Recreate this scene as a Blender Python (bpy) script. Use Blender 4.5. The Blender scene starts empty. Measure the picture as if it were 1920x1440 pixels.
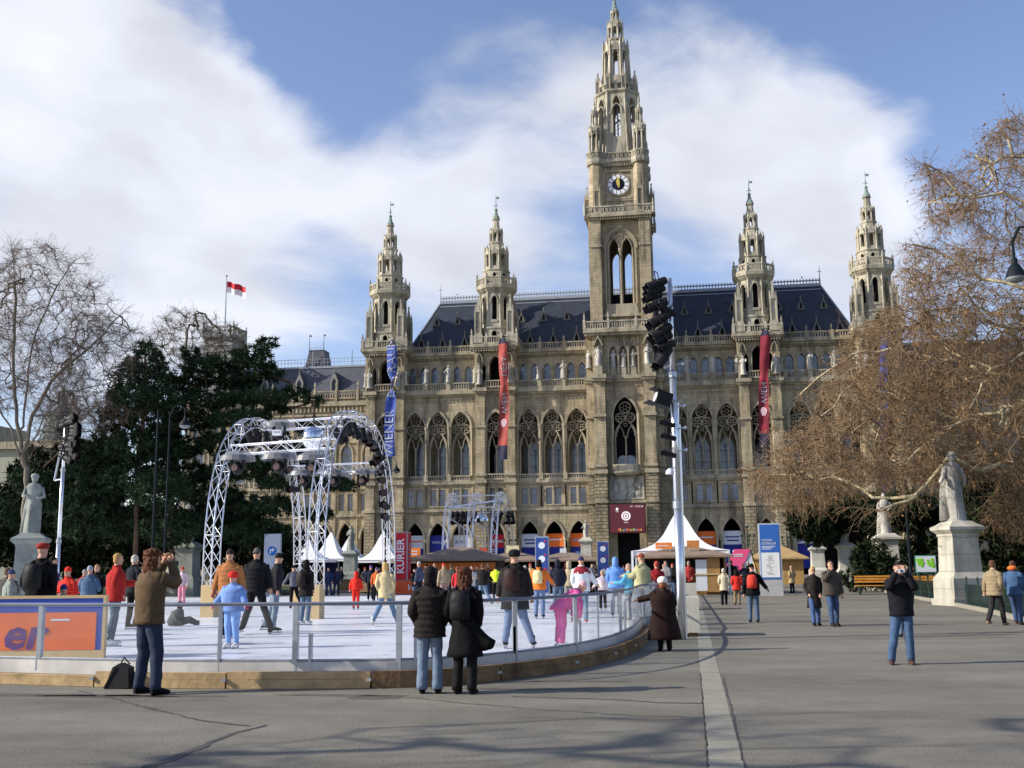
import bpy, bmesh, math, random
from math import sin, cos, pi, sqrt, atan2, radians
from mathutils import Vector, Matrix, noise
from mathutils.geometry import tessellate_polygon
random.seed(7)
SC = bpy.context.scene
C = SC.collection
# ------------------------------------------------ camera
F_PX, PITCH, YAW, ROLL, EYE = 2028.0, 0.167282, 0.151481, -0.0112004, 1.6
FW = Vector((-sin(YAW)*cos(PITCH), cos(YAW)*cos(PITCH), sin(PITCH)))
_R = Vector((cos(YAW), sin(YAW), 0)); _U = _R.cross(FW)
RT = _R*cos(ROLL)+_U*sin(ROLL); UP = -_R*sin(ROLL)+_U*cos(ROLL)
cd = bpy.data.cameras.new('camera'); cam = bpy.data.objects.new('camera', cd); C.objects.link(cam)
cam.matrix_world = Matrix(((RT.x, UP.x, -FW.x, 0), (RT.y, UP.y, -FW.y, 0), (RT.z, UP.z, -FW.z, EYE), (0, 0, 0, 1)))
cd.sensor_width = 36; cd.lens = F_PX*36/1920; cd.clip_end = 6000; cd.clip_start = 0.1
SC.camera = cam
SC.render.resolution_x, SC.render.resolution_y = 1024, 768
def ray(px, py): return FW+RT*((px-960)/F_PX)-UP*((py-720)/F_PX)
def P(px, py, Y):                 # point seen at this pixel, at distance Y down the promenade
    d = ray(px, py); return Vector((0, 0, EYE))+d*(Y/d.y)
def G(px, py, z=0.0):             # point of the ground seen at this pixel
    d = ray(px, py); return Vector((0, 0, EYE))+d*((z-EYE)/d.z)
# ------------------------------------------------ light
SUN_AZ, SUN_EL = radians(18), radians(29)      # light travels towards +X and a little +Y
ld = Vector((cos(SUN_EL)*cos(SUN_AZ), cos(SUN_EL)*sin(SUN_AZ), -sin(SUN_EL)))
sl = bpy.data.lights.new('sun', 'SUN'); sl.energy = 5.0; sl.angle = radians(0.55); sl.color = (1, .93, .80)
so = bpy.data.objects.new('sun', sl); C.objects.link(so); so.rotation_euler = ld.to_track_quat('-Z', 'Y').to_euler()
so.location = (-40, -10, 60)
SC.view_settings.view_transform = 'Standard'; SC.view_settings.look = 'None'
SC.view_settings.exposure = 0.4; SC.view_settings.gamma = 1
SC.render.engine = 'CYCLES'
SC.cycles.max_bounces = 6; SC.cycles.transparent_max_bounces = 12
w = bpy.data.worlds.new('World'); SC.world = w; w.use_nodes = True
N = w.node_tree.nodes; L = w.node_tree.links; N.clear()
def nd(t, **k):
    n = N.new(t)
    for a, b in k.items(): setattr(n, a, b)
    return n
def lk(a, b): L.new(a, b)
out = nd('ShaderNodeOutputWorld'); bg = nd('ShaderNodeBackground'); bg.inputs[1].default_value = 0.105
lk(bg.outputs[0], out.inputs[0])
sky = nd('ShaderNodeTexSky'); sky.sky_type = 'NISHITA'; sky.sun_disc = False
sky.sun_elevation = SUN_EL; sky.sun_rotation = atan2(-ld.x, -ld.y); sky.air_density = 1.0; sky.dust_density = 0.6; sky.ozone_density = 1.5
tc = nd('ShaderNodeTexCoord')
# clouds: noise on the sky direction, gathered into banks
def math_(op, a, b=None, c=None):
    n = nd('ShaderNodeMath', operation=op)
    for i, x in enumerate((a, b, c)):
        if x is None: continue
        if isinstance(x, (int, float)): n.inputs[i].default_value = x
        else: lk(x, n.inputs[i])
    return n.outputs[0]
warp = nd('ShaderNodeTexNoise'); warp.inputs['Scale'].default_value = 2.2; warp.inputs['Detail'].default_value = 3
lk(tc.outputs['Generated'], warp.inputs['Vector'])
wv = nd('ShaderNodeVectorMath', operation='MULTIPLY_ADD'); wv.inputs[1].default_value = (.28, .28, .2)
lk(warp.outputs['Color'], wv.inputs[0]); lk(tc.outputs['Generated'], wv.inputs[2])
vm = nd('ShaderNodeVectorMath', operation='MULTIPLY'); vm.inputs[1].default_value = (1.0, 1.0, 2.2); lk(wv.outputs[0], vm.inputs[0])
n1 = nd('ShaderNodeTexNoise'); n1.inputs['Scale'].default_value = 3.2; n1.inputs['Detail'].default_value = 7; n1.inputs['Roughness'].default_value = .58
lk(vm.outputs[0], n1.inputs['Vector'])
dens = n1.outputs['Fac']
def bank(px, py, rad, amt):       # a bank (or a gap) of cloud around one direction
    global dens
    d = ray(px, py).normalized()
    dp = nd('ShaderNodeVectorMath', operation='DOT_PRODUCT'); dp.inputs[1].default_value = d; 
    nm = nd('ShaderNodeVectorMath', operation='NORMALIZE'); lk(wv2.outputs[0], nm.inputs[0]); lk(nm.outputs[0], dp.inputs[0])
    mr = nd('ShaderNodeMapRange', interpolation_type='SMOOTHSTEP'); lk(dp.outputs['Value'], mr.inputs[0])
    mr.inputs[1].default_value = cos(rad); mr.inputs[2].default_value = 1.0; mr.inputs[3].default_value = 0; mr.inputs[4].default_value = amt
    dens = math_('ADD', dens, mr.outputs[0])
wv2 = nd('ShaderNodeVectorMath', operation='MULTIPLY_ADD'); wv2.inputs[1].default_value = (.22, .22, .22)
sb = nd('ShaderNodeVectorMath', operation='SUBTRACT'); sb.inputs[1].default_value = (.5, .5, .5); lk(warp.outputs['Color'], sb.inputs[0])
lk(sb.outputs[0], wv2.inputs[0]); lk(tc.outputs['Generated'], wv2.inputs[2])
for b in ((-200, 60, .22, .55), (60, 60, .22, .36), (330, 230, .2, .42), (520, 200, .12, .34), (100, 380, .24, .38), (450, 420, .2, .34), (300, 620, .22, .30), (720, 420, .14, .28), (900, 330, .15, .36), (1020, 250, .09, .26), (980, 500, .15, .28), (1250, 300, .13, .36), (1450, 240, .17, .44), (1600, 300, .15, .36),
          (1400, 420, .17, .30), (1700, 420, .1, .22), (1560, 560, .14, .22), (880, 150, .05, .22), (790, 180, .04, .12), (820, 40, .18, -.36), (760, 160, .09, -.22), (1030, 110, .1, -.2), (1420, 40, .16, -.40), (1850, 130, .15, -.4), (620, 20, .08, -.3), (700, 570, .07, -.16), (700, 300, .05, -.14), (1370, 480, .07, -.20), (1690, 520, .06, -.2), (20, 310, .08, -.42), (330, 470, .09, -.38), (1050, 380, .06, -.30), (440, 110, .05, -.22), (640, 500, .08, -.38), (200, 600, .09, -.3), (1180, 480, .06, -.25)):
    bank(*b)
n3 = nd('ShaderNodeTexNoise'); n3.inputs['Scale'].default_value = 11; n3.inputs['Detail'].default_value = 8; n3.inputs['Roughness'].default_value = .6; lk(vm.outputs[0], n3.inputs['Vector'])
dens = math_('MULTIPLY_ADD', n3.outputs['Fac'], .62, dens); dens = math_('SUBTRACT', dens, .31); dens = math_('MULTIPLY_ADD', n1.outputs['Fac'], .9, dens); dens = math_('SUBTRACT', dens, .45)
cr = nd('ShaderNodeMapRange', interpolation_type='SMOOTHSTEP'); lk(dens, cr.inputs[0])
cr.inputs[1].default_value = .52; cr.inputs[2].default_value = 1.22; cr.inputs[4].default_value = .96
n2 = nd('ShaderNodeTexNoise'); n2.inputs['Scale'].default_value = 5; n2.inputs['Detail'].default_value = 5; lk(vm.outputs[0], n2.inputs['Vector'])
shade = nd('ShaderNodeMapRange'); lk(n2.outputs['Fac'], shade.inputs[0]); shade.inputs[1].default_value = .3; shade.inputs[2].default_value = .7; shade.inputs[3].default_value = .78; shade.inputs[4].default_value = 1.10
ccol = nd('ShaderNodeVectorMath', operation='SCALE'); ccol.inputs[0].default_value = (6.4, 6.65, 7.4); lk(shade.outputs[0], ccol.inputs['Scale'])
skc = nd('ShaderNodeMix', data_type='RGBA'); skg = nd('ShaderNodeVectorMath', operation='MULTIPLY'); skg.inputs[1].default_value = (1.36, 1.27, 1.40); lk(sky.outputs[0], skg.inputs[0])
lk(cr.outputs[0], skc.inputs[0]); lk(skg.outputs[0], skc.inputs[6]); lk(ccol.outputs[0], skc.inputs[7])
lk(skc.outputs[2], bg.inputs[0])
# ------------------------------------------------ materials
MATS = {}
def mat(name, col, rough=.8, var=.0, vs=3.0, metal=0, bump=0, bs=30, kind=None, spec=None):
    if name in MATS: return MATS[name]
    m = bpy.data.materials.new(name); m.use_nodes = True
    t = m.node_tree; b = t.nodes['Principled BSDF']; c = (*col, 1)
    b.inputs['Base Color'].default_value = c; b.inputs['Roughness'].default_value = rough; b.inputs['Metallic'].default_value = metal
    b.inputs['Specular IOR Level'].default_value = spec if spec is not None else (.5 if rough < .5 or metal else .18)
    co = t.nodes.new('ShaderNodeTexCoord')
    if var:
        n = t.nodes.new('ShaderNodeTexNoise'); n.inputs['Scale'].default_value = vs; n.inputs['Detail'].default_value = 6; n.inputs['Roughness'].default_value = .65
        t.links.new(co.outputs['Object'], n.inputs['Vector'])
        mr = t.nodes.new('ShaderNodeMapRange'); mr.inputs[1].default_value = .3; mr.inputs[2].default_value = .7
        mr.inputs[3].default_value = 1-var; mr.inputs[4].default_value = 1+var
        t.links.new(n.outputs['Fac'], mr.inputs[0])
        v = t.nodes.new('ShaderNodeVectorMath'); v.operation = 'SCALE'; v.inputs[0].default_value = col
        t.links.new(mr.outputs[0], v.inputs['Scale']); t.links.new(v.outputs[0], b.inputs['Base Color'])
        m['vnode'] = v.name
    if bump:
        n = t.nodes.new('ShaderNodeTexNoise'); n.inputs['Scale'].default_value = bs; n.inputs['Detail'].default_value = 4
        t.links.new(co.outputs['Object'], n.inputs['Vector'])
        bp = t.nodes.new('ShaderNodeBump'); bp.inputs['Strength'].default_value = bump; bp.inputs['Distance'].default_value = .05
        t.links.new(n.outputs['Fac'], bp.inputs['Height']); t.links.new(bp.outputs[0], b.inputs['Normal'])
    MATS[name] = m; return m
def stone_mat(name, col, dark, block=None, streak=.35, rough=.85):
    # cut stone: tone differs block by block, grime in patches and vertical streaks
    m = bpy.data.materials.new(name); m.use_nodes = True; t = m.node_tree; b = t.nodes['Principled BSDF']; b.inputs['Roughness'].default_value = rough; b.inputs['Specular IOR Level'].default_value = .2
    nn = t.nodes.new; l = t.links.new
    g = nn('ShaderNodeNewGeometry')
    mp = nn('ShaderNodeMapping'); mp.inputs['Scale'].default_value = (.9, .9, .16); l(g.outputs['Position'], mp.inputs['Vector'])
    ns = nn('ShaderNodeTexNoise'); ns.inputs['Scale'].default_value = 1.0; ns.inputs['Detail'].default_value = 6; ns.inputs['Roughness'].default_value = .7; l(mp.outputs[0], ns.inputs['Vector'])
    mr = nn('ShaderNodeMapRange'); l(ns.outputs['Fac'], mr.inputs[0]); mr.inputs[1].default_value = .46; mr.inputs[2].default_value = .72; mr.inputs[4].default_value = streak*1.6
    nf = nn('ShaderNodeTexNoise'); nf.inputs['Scale'].default_value = .35; nf.inputs['Detail'].default_value = 8; nf.inputs['Roughness'].default_value = .7; l(g.outputs['Position'], nf.inputs['Vector'])
    mr2 = nn('ShaderNodeMapRange'); l(nf.outputs['Fac'], mr2.inputs[0]); mr2.inputs[1].default_value = .3; mr2.inputs[2].default_value = .7; mr2.inputs[3].default_value = .68; mr2.inputs[4].default_value = 1.22
    mx = nn('ShaderNodeMix'); mx.data_type = 'RGBA'; mx.inputs[6].default_value = (*col, 1); mx.inputs[7].default_value = (*dark, 1); l(mr.outputs[0], mx.inputs[0])
    sc = nn('ShaderNodeVectorMath'); sc.operation = 'SCALE'; l(mx.outputs[2], sc.inputs[0]); l(mr2.outputs[0], sc.inputs['Scale'])
    last = sc.outputs[0]
    if block:
        sx = nn('ShaderNodeSeparateXYZ'); l(g.outputs['Position'], sx.inputs[0])
        ad = nn('ShaderNodeMath'); l(sx.outputs[0], ad.inputs[0]); l(sx.outputs[1], ad.inputs[1])
        cx = nn('ShaderNodeCombineXYZ'); l(ad.outputs[0], cx.inputs[0]); l(sx.outputs[2], cx.inputs[1])
        br = nn('ShaderNodeTexBrick'); l(cx.outputs[0], br.inputs['Vector']); br.inputs['Scale'].default_value = 1
        br.inputs['Brick Width'].default_value = block[0]; br.inputs['Row Height'].default_value = block[1]; br.inputs['Mortar Size'].default_value = block[2]
        br.inputs['Color1'].default_value = (.88, .88, .88, 1); br.inputs['Color2'].default_value = (1.1, 1.1, 1.1, 1); br.inputs['Mortar'].default_value = (block[3],)*3+(1,)
        ml = nn('ShaderNodeVectorMath'); ml.operation = 'MULTIPLY'; l(last, ml.inputs[0]); l(br.outputs['Color'], ml.inputs[1]); last = ml.outputs[0]
    l(last, b.inputs['Base Color']); MATS[name] = m; return m
STONE = stone_mat('ochre_stone', (.42, .352, .235), (.10, .088, .065), (1.1, .45, .03, .72), .62)
RUST = stone_mat('rusticated_stone', (.34, .285, .19), (.10, .085, .06), (1.0, .5, .06, .5), .6)
TRIM = stone_mat('pale_limestone', (.39, .34, .245), (.12, .105, .08), None, .62)
WHITE = stone_mat('white_limestone', (.44, .405, .315), (.12, .11, .085), None, .62)
STAT = stone_mat('statue_stone', (.46, .44, .39), (.11, .11, .10), None, .65)
SLATE = mat('dark_slate', (.040, .047, .066), .5, .25, 1.2)
SLATE2 = mat('grey_slate', (.085, .09, .11), .6, .2, 1.2)
COPPER = mat('green_copper', (.20, .27, .225), .6, .3, 2)
LEAD = mat('grey_metalwork', (.30, .33, .38), .5, .1)
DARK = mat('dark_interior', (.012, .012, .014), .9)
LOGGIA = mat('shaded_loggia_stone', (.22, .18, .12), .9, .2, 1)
GLASS = mat('window_glass', (.15, .185, .27), .12, .7, .35, spec=.8)
_t = GLASS.node_tree; _g = _t.nodes.new('ShaderNodeNewGeometry')
for _n in _t.nodes:
    if _n.type == 'TEX_NOISE': _t.links.new(_g.outputs['Position'], _n.inputs['Vector'])
BLACK = mat('black_metal', (.008, .008, .010), .6, spec=.25)
ALU = mat('aluminium', (.72, .74, .78), .28, .08, 8, metal=.85)
GOLD = mat('gold', (.9, .62, .12), .3, metal=.6)
TENT = mat('white_tent_fabric', (.72, .72, .74), .7, .04, 1)
# ------------------------------------------------ mesh builder
class MB:
    def __init__(s): s.v = []; s.f = []; s.mi = []; s.M = None; s.m = 0
    def av(s, p):
        p = Vector(p)
        if s.M is not None: p = s.M(p) if callable(s.M) else s.M @ p
        s.v.append((p.x, p.y, p.z)); return len(s.v)-1
    def af(s, *ix): s.f.append(ix); s.mi.append(s.m)
    def box(s, x0, x1, y0, y1, z0, z1):
        i = [s.av(p) for p in ((x0, y0, z0), (x1, y0, z0), (x1, y1, z0), (x0, y1, z0), (x0, y0, z1), (x1, y0, z1), (x1, y1, z1), (x0, y1, z1))]
        for q in ((0, 3, 2, 1), (4, 5, 6, 7), (0, 1, 5, 4), (1, 2, 6, 5), (2, 3, 7, 6), (3, 0, 4, 7)): s.af(*[i[k] for k in q])
    def prism(s, poly, y0, y1):           # poly in x,z, extruded along y
        n = len(poly); a = [s.av((x, y0, z)) for x, z in poly]; b = [s.av((x, y1, z)) for x, z in poly]
        s.af(*a); s.af(*reversed(b))
        for i in range(n): s.af(a[i], b[i], b[(i+1) % n], a[(i+1) % n])
    def plate(s, poly, z0, z1):           # poly in x,y, extruded along z
        n = len(poly); a = [s.av((p[0], p[1], z0)) for p in poly]; b = [s.av((p[0], p[1], z1)) for p in poly]
        s.af(*reversed(a)); s.af(*b)
        for i in range(n): s.af(a[i], a[(i+1) % n], b[(i+1) % n], b[i])
    def lathe(s, cx, cy, prof, n=8, ph=None, sx=1, sy=1, cap=True):
        ph = pi/n if ph is None else ph; rings = []
        for r, z in prof:
            rings.append([s.av((cx+r*sx*cos(ph+2*pi*k/n), cy+r*sy*sin(ph+2*pi*k/n), z)) for k in range(n)])
        for a, b in zip(rings, rings[1:]):
            for k in range(n): s.af(a[k], a[(k+1) % n], b[(k+1) % n], b[k])
        if cap: s.af(*reversed(rings[0])); s.af(*rings[-1])
    def tube(s, pts, rad, n=6, cap=True):
        pts = [Vector(p) for p in pts]
        if not isinstance(rad, (list, tuple)): rad = [rad]*len(pts)
        rings = []; u = None
        for i, p in enumerate(pts):
            d = (pts[min(i+1, len(pts)-1)]-pts[max(i-1, 0)])
            if d.length < 1e-9: d = Vector((0, 0, 1))
            d.normalize()
            if u is None: u = d.orthogonal().normalized()
            else:
                u = (u-d*u.dot(d))
                u = u.normalized() if u.length > 1e-6 else d.orthogonal().normalized()
            v = d.cross(u)
            rings.append([s.av(p+(u*cos(2*pi*k/n)+v*sin(2*pi*k/n))*rad[i]) for k in range(n)])
        for a, b in zip(rings, rings[1:]):
            for k in range(n): s.af(a[k], a[(k+1) % n], b[(k+1) % n], b[k])
        if cap and n > 2: s.af(*reversed(rings[0])); s.af(*rings[-1])
    def ball(s, c, r, n=8, m=6, sc=(1, 1, 1)):
        c = Vector(c); rings = []
        for j in range(1, m):
            t = pi*j/m
            rings.append([s.av((c.x+r*sc[0]*sin(t)*cos(2*pi*k/n), c.y+r*sc[1]*sin(t)*sin(2*pi*k/n), c.z+r*sc[2]*cos(t))) for k in range(n)])
        top = s.av((c.x, c.y, c.z+r*sc[2])); bot = s.av((c.x, c.y, c.z-r*sc[2]))
        for a, b in zip(rings, rings[1:]):
            for k in range(n): s.af(a[k], b[k], b[(k+1) % n], a[(k+1) % n])
        for k in range(n): s.af(top, rings[0][k], rings[0][(k+1) % n]); s.af(bot, rings[-1][(k+1) % n], rings[-1][k])
    def wall(s, outer, holes, y0, y1, rev=True):   # outer/holes in x,z; front face at y0 with reveals back to y1
        polys = [[Vector((x, z, 0)) for x, z in outer]]+[[Vector((x, z, 0)) for x, z in h] for h in holes]
        flat = [p for q in polys for p in q]; ix = [s.av((p.x, y0, p.y)) for p in flat]
        for t in tessellate_polygon(polys): s.af(*[ix[k] for k in t])
        if rev:
            o = len(outer)
            for h in holes:
                n = len(h); a = ix[o:o+n]; b = [s.av((x, y1, z)) for x, z in h]; o += n
                for i in range(n): s.af(a[i], a[(i+1) % n], b[(i+1) % n], b[i])
    def band(s, inner, outer, y0, y1, closed=False):   # moulding between two outlines of equal length
        n = len(inner); A = [s.av((x, y0, z)) for x, z in inner]; B = [s.av((x, y0, z)) for x, z in outer]
        a = [s.av((x, y1, z)) for x, z in inner]; b = [s.av((x, y1, z)) for x, z in outer]
        for i in range(n if closed else n-1):
            j = (i+1) % n; s.af(A[i], A[j], B[j], B[i]); s.af(A[i], a[i], a[j], A[j]); s.af(B[i], B[j], b[j], b[i])
        if not closed:
            for i in (0, n-1): s.af(A[i], B[i], b[i], a[i])
    def build(s, name, mt, parent=None, smooth=False, loc=None):
        me = bpy.data.meshes.new(name); me.from_pydata(s.v, [], s.f)
        for m in (mt if isinstance(mt, (list, tuple)) else [mt]): me.materials.append(m)
        if any(s.mi): me.polygons.foreach_set('material_index', s.mi)
        if smooth: me.polygons.foreach_set('use_smooth', [True]*len(me.polygons))
        me.update(); o = bpy.data.objects.new(name, me); C.objects.link(o)
        if parent: o.parent = parent
        if loc is not None: o.location = loc
        return o
def parch(cx, zb, zs, w, rise, n=6):
    R = (rise*rise+(w/2)**2)/w; c = cx-w/2+R; a1 = math.acos(max(-1, min(1, (cx-c)/R)))
    left = [(c+R*cos(pi+(a1-pi)*i/n), zs+R*sin(pi+(a1-pi)*i/n)) for i in range(n+1)]
    right = [(2*cx-x, z) for x, z in reversed(left[:-1])]
    pts = [(cx-w/2, zb)] if zb < zs else []
    return pts+left+right+([(cx+w/2, zb)] if zb < zs else [])
def archband(mb, cx, zb, zs, w, rise, t, y0, y1, n=6):
    mb.band(parch(cx, zb, zs, w, rise, n), parch(cx, zb, zs, w+2*t, rise+t*1.25, n), y0, y1)
def circ(cx, cz, r, n=12, ph=0): return [(cx+r*cos(ph+2*pi*i/n), cz+r*sin(ph+2*pi*i/n)) for i in range(n)]
def ring(mb, cx, cz, r, t, y0, y1, n=12): mb.band(circ(cx, cz, r-t, n), circ(cx, cz, r, n), y0, y1, True)
def tag(o, label=None, cat=None, group=None, kind=None):
    if label: o['label'] = label
    if cat: o['category'] = cat
    if group: o['group'] = group
    if kind: o['kind'] = kind
    return o
def thing(name, loc, label, cat, group=None, rz=0):
    o = bpy.data.objects.new(name, None); C.objects.link(o); o.location = loc; o.rotation_euler = (0, 0, rz); o.empty_display_size = .3
    return tag(o, label, cat, group)
def kids(o): return [c for c in o.children]
def copy_tree(o, parent=None):
    c = o.copy(); C.objects.link(c); c.parent = parent
    for ch in kids(o): copy_tree(ch, c)
    return c
def text_obj(name, s, size, mt, parent, loc, rot=(pi/2, 0, 0), sx=1, align='CENTER', ext=.004, bold=0.0, shear=0):
    cu = bpy.data.curves.new(name, 'FONT'); cu.body = s; cu.size = size; cu.align_x = align; cu.align_y = 'CENTER'; cu.extrude = ext; cu.offset = bold; cu.resolution_u = 2; cu.shear = shear
    o = bpy.data.objects.new(name, cu); C.objects.link(o)
    dg = bpy.context.evaluated_depsgraph_get(); me = bpy.data.meshes.new_from_object(o.evaluated_get(dg))
    bpy.data.objects.remove(o); me.materials.clear(); me.materials.append(mt)
    q = bpy.data.objects.new(name, me); C.objects.link(q); q.parent = parent; q.location = loc; q.rotation_euler = rot; q.scale = (sx, 1, 1)
    return q
# ================================================= ground
XC, YF = -7.55, 165.0
def asphalt():
    m = mat('asphalt', (.15, .145, .13), .85); t = m.node_tree; b = t.nodes['Principled BSDF']; nn = t.nodes.new; l = t.links.new
    g = nn('ShaderNodeNewGeometry')
    def noi(s, d, sc=(1, 1, 1)):
        mp = nn('ShaderNodeMapping'); mp.inputs['Scale'].default_value = sc; l(g.outputs['Position'], mp.inputs[0])
        n = nn('ShaderNodeTexNoise'); n.inputs['Scale'].default_value = s; n.inputs['Detail'].default_value = d; n.inputs['Roughness'].default_value = .65; l(mp.outputs[0], n.inputs['Vector']); return n.outputs['Fac']
    def rng(x, a, b_, c, d):
        r = nn('ShaderNodeMapRange'); l(x, r.inputs[0])
        for i, v in enumerate((a, b_, c, d)): r.inputs[i+1].default_value = v
        return r.outputs[0]
    def mul(x, y):
        q = nn('ShaderNodeMath'); q.operation = 'MULTIPLY'; l(x, q.inputs[0]); l(y, q.inputs[1]); return q.outputs[0]
    a = rng(noi(.22, 6, (.5, 1.6, 1)), .35, .65, .76, 1.22); c = rng(noi(38, 4), .3, .7, .66, 1.34); d = rng(noi(150, 1), .62, .8, 1, 1.5); e = rng(noi(1.6, 7), .3, .7, .86, 1.12)
    k = mul(mul(a, c), mul(d, e)); v = nn('ShaderNodeVectorMath'); v.operation = 'SCALE'; v.inputs[0].default_value = (.172, .160, .132); l(k, v.inputs['Scale']); l(v.outputs[0], b.inputs['Base Color'])
    bp = nn('ShaderNodeBump'); bp.inputs['Strength'].default_value = .5; bp.inputs['Distance'].default_value = .01; l(noi(120, 2), bp.inputs['Height']); l(bp.outputs[0], b.inputs['Normal'])
    return m
mb = MB(); R_ = 1500
for i in range(-5, 5):
    for j in range(-5, 5): 
        a = [mb.av((x, y, 0)) for x, y in ((i*300, j*300), (i*300+300, j*300), (i*300+300, j*300+300), (i*300, j*300+300))]; mb.af(*a)
tag(mb.build('ground', asphalt()), kind='structure')
CONC = mat('worn_concrete', (.26, .245, .20), .85, .16, 2.5, bump=.2, bs=60)
TARC = mat('tar_seal', (.075, .072, .070), .8, .3, 3)
el, er = (G(1329, 1440), G(1303.5, 1150)), (G(1396, 1440), G(1320, 1150))
def onl(e, y): k = (y-e[0].y)/(e[1].y-e[0].y); return e[0].x+(e[1].x-e[0].x)*k
mb = MB(); yy = -3.0
while yy < 110:
    a = yy+.02; b = yy+2.48; mb.plate([(onl(el, a), a), (onl(er, a), a), (onl(er, b), b), (onl(el, b), b)], -.05, .004); yy += 2.5
tag(mb.build('drain_strip', CONC), kind='structure')
STAIN = mat('damp_stain', (.105, .098, .082), .8, .35, 3)
mb = MB(); rnd = random.Random(12)
for (x, y, w_, h_) in ((90, 1303, 1.3, .16), (200, 1306, 1.0, .14), (320, 1305, .8, .12), (640, 1304, .9, .10), (700, 1308, .35, .2), (1000, 1292, 1.0, .12), (1090, 1278, .7, .1)):
    c = G(x, y); n = 26; mb.af(*[mb.av((c.x+w_*cos(2*pi*k/n)*(1+.35*noise.noise(Vector((k*.7, x, 0)))), c.y+h_*sin(2*pi*k/n)*(1+.5*noise.noise(Vector((k*.9, y, 3)))), .003)) for k in range(n)])
tag(mb.build('damp_stains', STAIN), kind='structure')
mb = MB()
for k in range(900):
    c = G(rnd.uniform(-50, 1970), 1440-(rnd.random()**1.5)*190); r = rnd.uniform(.003, .008); mb.lathe(c.x, c.y, [(r, 0), (r*.7, r*.8)], 4, rnd.uniform(0, 3))
tag(mb.build('grit', mat('grit_stone', (.19, .17, .14), .9, .5, 9)), 'small grit and crumbs scattered over the asphalt in front', 'grit', kind='stuff')
mb = MB()
def crack(px, w0, jit=.05, seed=1):
    rnd = random.Random(seed); pts = [G(*p) for p in px]; q = []
    for a, b in zip(pts, pts[1:]):
        n = max(2, int((b-a).length/.12))
        for k in range(n): q.append(a.lerp(b, k/n)+Vector((rnd.uniform(-jit, jit), rnd.uniform(-jit, jit), 0)))
    q.append(pts[-1]); L_ = []; R2 = []
    for i, p in enumerate(q):
        d = (q[min(i+1, len(q)-1)]-q[max(0, i-1)]).normalized(); n = Vector((-d.y, d.x, 0)); ww = w0(i/(len(q)-1))*rnd.uniform(.5, 1.3)
        L_.append(mb.av((p+n*ww).xy.to_3d()+Vector((0, 0, .004)))); R2.append(mb.av((p-n*ww).xy.to_3d()+Vector((0, 0, .004))))
    for i in range(len(q)-1): mb.af(L_[i], R2[i], R2[i+1], L_[i+1])
crack([(148, 1296), (218, 1311), (290, 1331), (380, 1352), (470, 1362)], lambda t: .015+.02*sin(t*9)**2, .02, 1)
crack([(272, 1440), (330, 1420), (390, 1395), (440, 1375), (500, 1360)], lambda t: .055-.03*t, .02, 2)
crack([(720, 1303), (860, 1318), (1000, 1330), (1180, 1342), (1290, 1345)], lambda t: .012, .03, 3)
crack([(960, 1306), (1150, 1312), (1240, 1318), (1318, 1319)], lambda t: .012+.03*t, .02, 4)
crack([(1328, 1440), (1319.5, 1337), (1313, 1262)], lambda t: .010, .006, 6)
crack([(1397, 1440), (1374, 1340), (1355, 1268)], lambda t: .010, .008, 7)
tag(mb.build('tar_seams', TARC), kind='structure')
# ================================================= town hall
TH = thing('town_hall', (XC, YF, 0), 'huge ochre stone gothic town hall with clock tower filling the background', 'town hall')
def sym(f):
    for s in (-1, 1): f(s)
BAYS = [7.65, 11.4, 15.15, 25.85, 29.5, 33.15]
for s in (-1, 1):
    for (a, b, bays) in ((5.6, 17.2, BAYS[:3]), (23.1, 34.9, BAYS[3:])):
        wl = MB(); x0, x1 = sorted((s*a, s*b)); bx = [s*q for q in bays]
        wl.wall([(x0, 0), (x1, 0), (x1, 10.1), (x0, 10.1)], [parch(q, .02, 5.9, 2.75, 2.5) for q in bx], 0, 1.0)
        wl.wall([(x0, 10.1), (x1, 10.1), (x1, 14.5), (x0, 14.5)], [[(c-.47, 11), (c-.47, 13.5), (c+.47, 13.5), (c+.47, 11)] for q in bx for c in (q-.7, q+.7)], 0.05, .5)
        wl.wall([(x0, 14.5), (x1, 14.5), (x1, 29), (x0, 29)], [parch(q, 14.75, 23.2, 3.05, 2.45) for q in bx], 0, 1.0)
        wl.box(x0, x1, 1.0, 4.6, 14.2, 14.7); wl.box(x0, x1, .4, 4.6, 28.2, 29.0)
        wl.wall([(x0, 29), (x1, 29), (x1, 34.8), (x0, 34.8)], [parch(c, 30.2, 32.3, 1.12, .9, 4) for q in bx for c in (q-.92, q+.92)], 1.8, 2.3)
        for xe in (x0, x1-.3): wl.box(xe, xe+.3, 1.0, 4.4, 14.7, 28.2)
        wl.build('wall', STONE, TH)
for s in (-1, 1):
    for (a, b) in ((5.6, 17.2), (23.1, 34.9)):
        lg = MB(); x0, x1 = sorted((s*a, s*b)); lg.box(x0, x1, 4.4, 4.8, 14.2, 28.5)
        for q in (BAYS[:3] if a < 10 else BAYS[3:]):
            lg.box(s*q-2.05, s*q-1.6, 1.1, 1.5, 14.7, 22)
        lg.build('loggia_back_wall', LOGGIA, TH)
bk = MB(); bk.box(-41, 41, 5.5, 6, 0, 10); bk.box(-41, 41, 1.0, 6, 9.6, 9.9); bk.box(-41, 41, .56, .62, 10.4, 14.3); bk.box(-41, 41, 2.6, 2.7, 29.5, 34.6); bk.build('dark_interior', DARK, TH)
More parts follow.
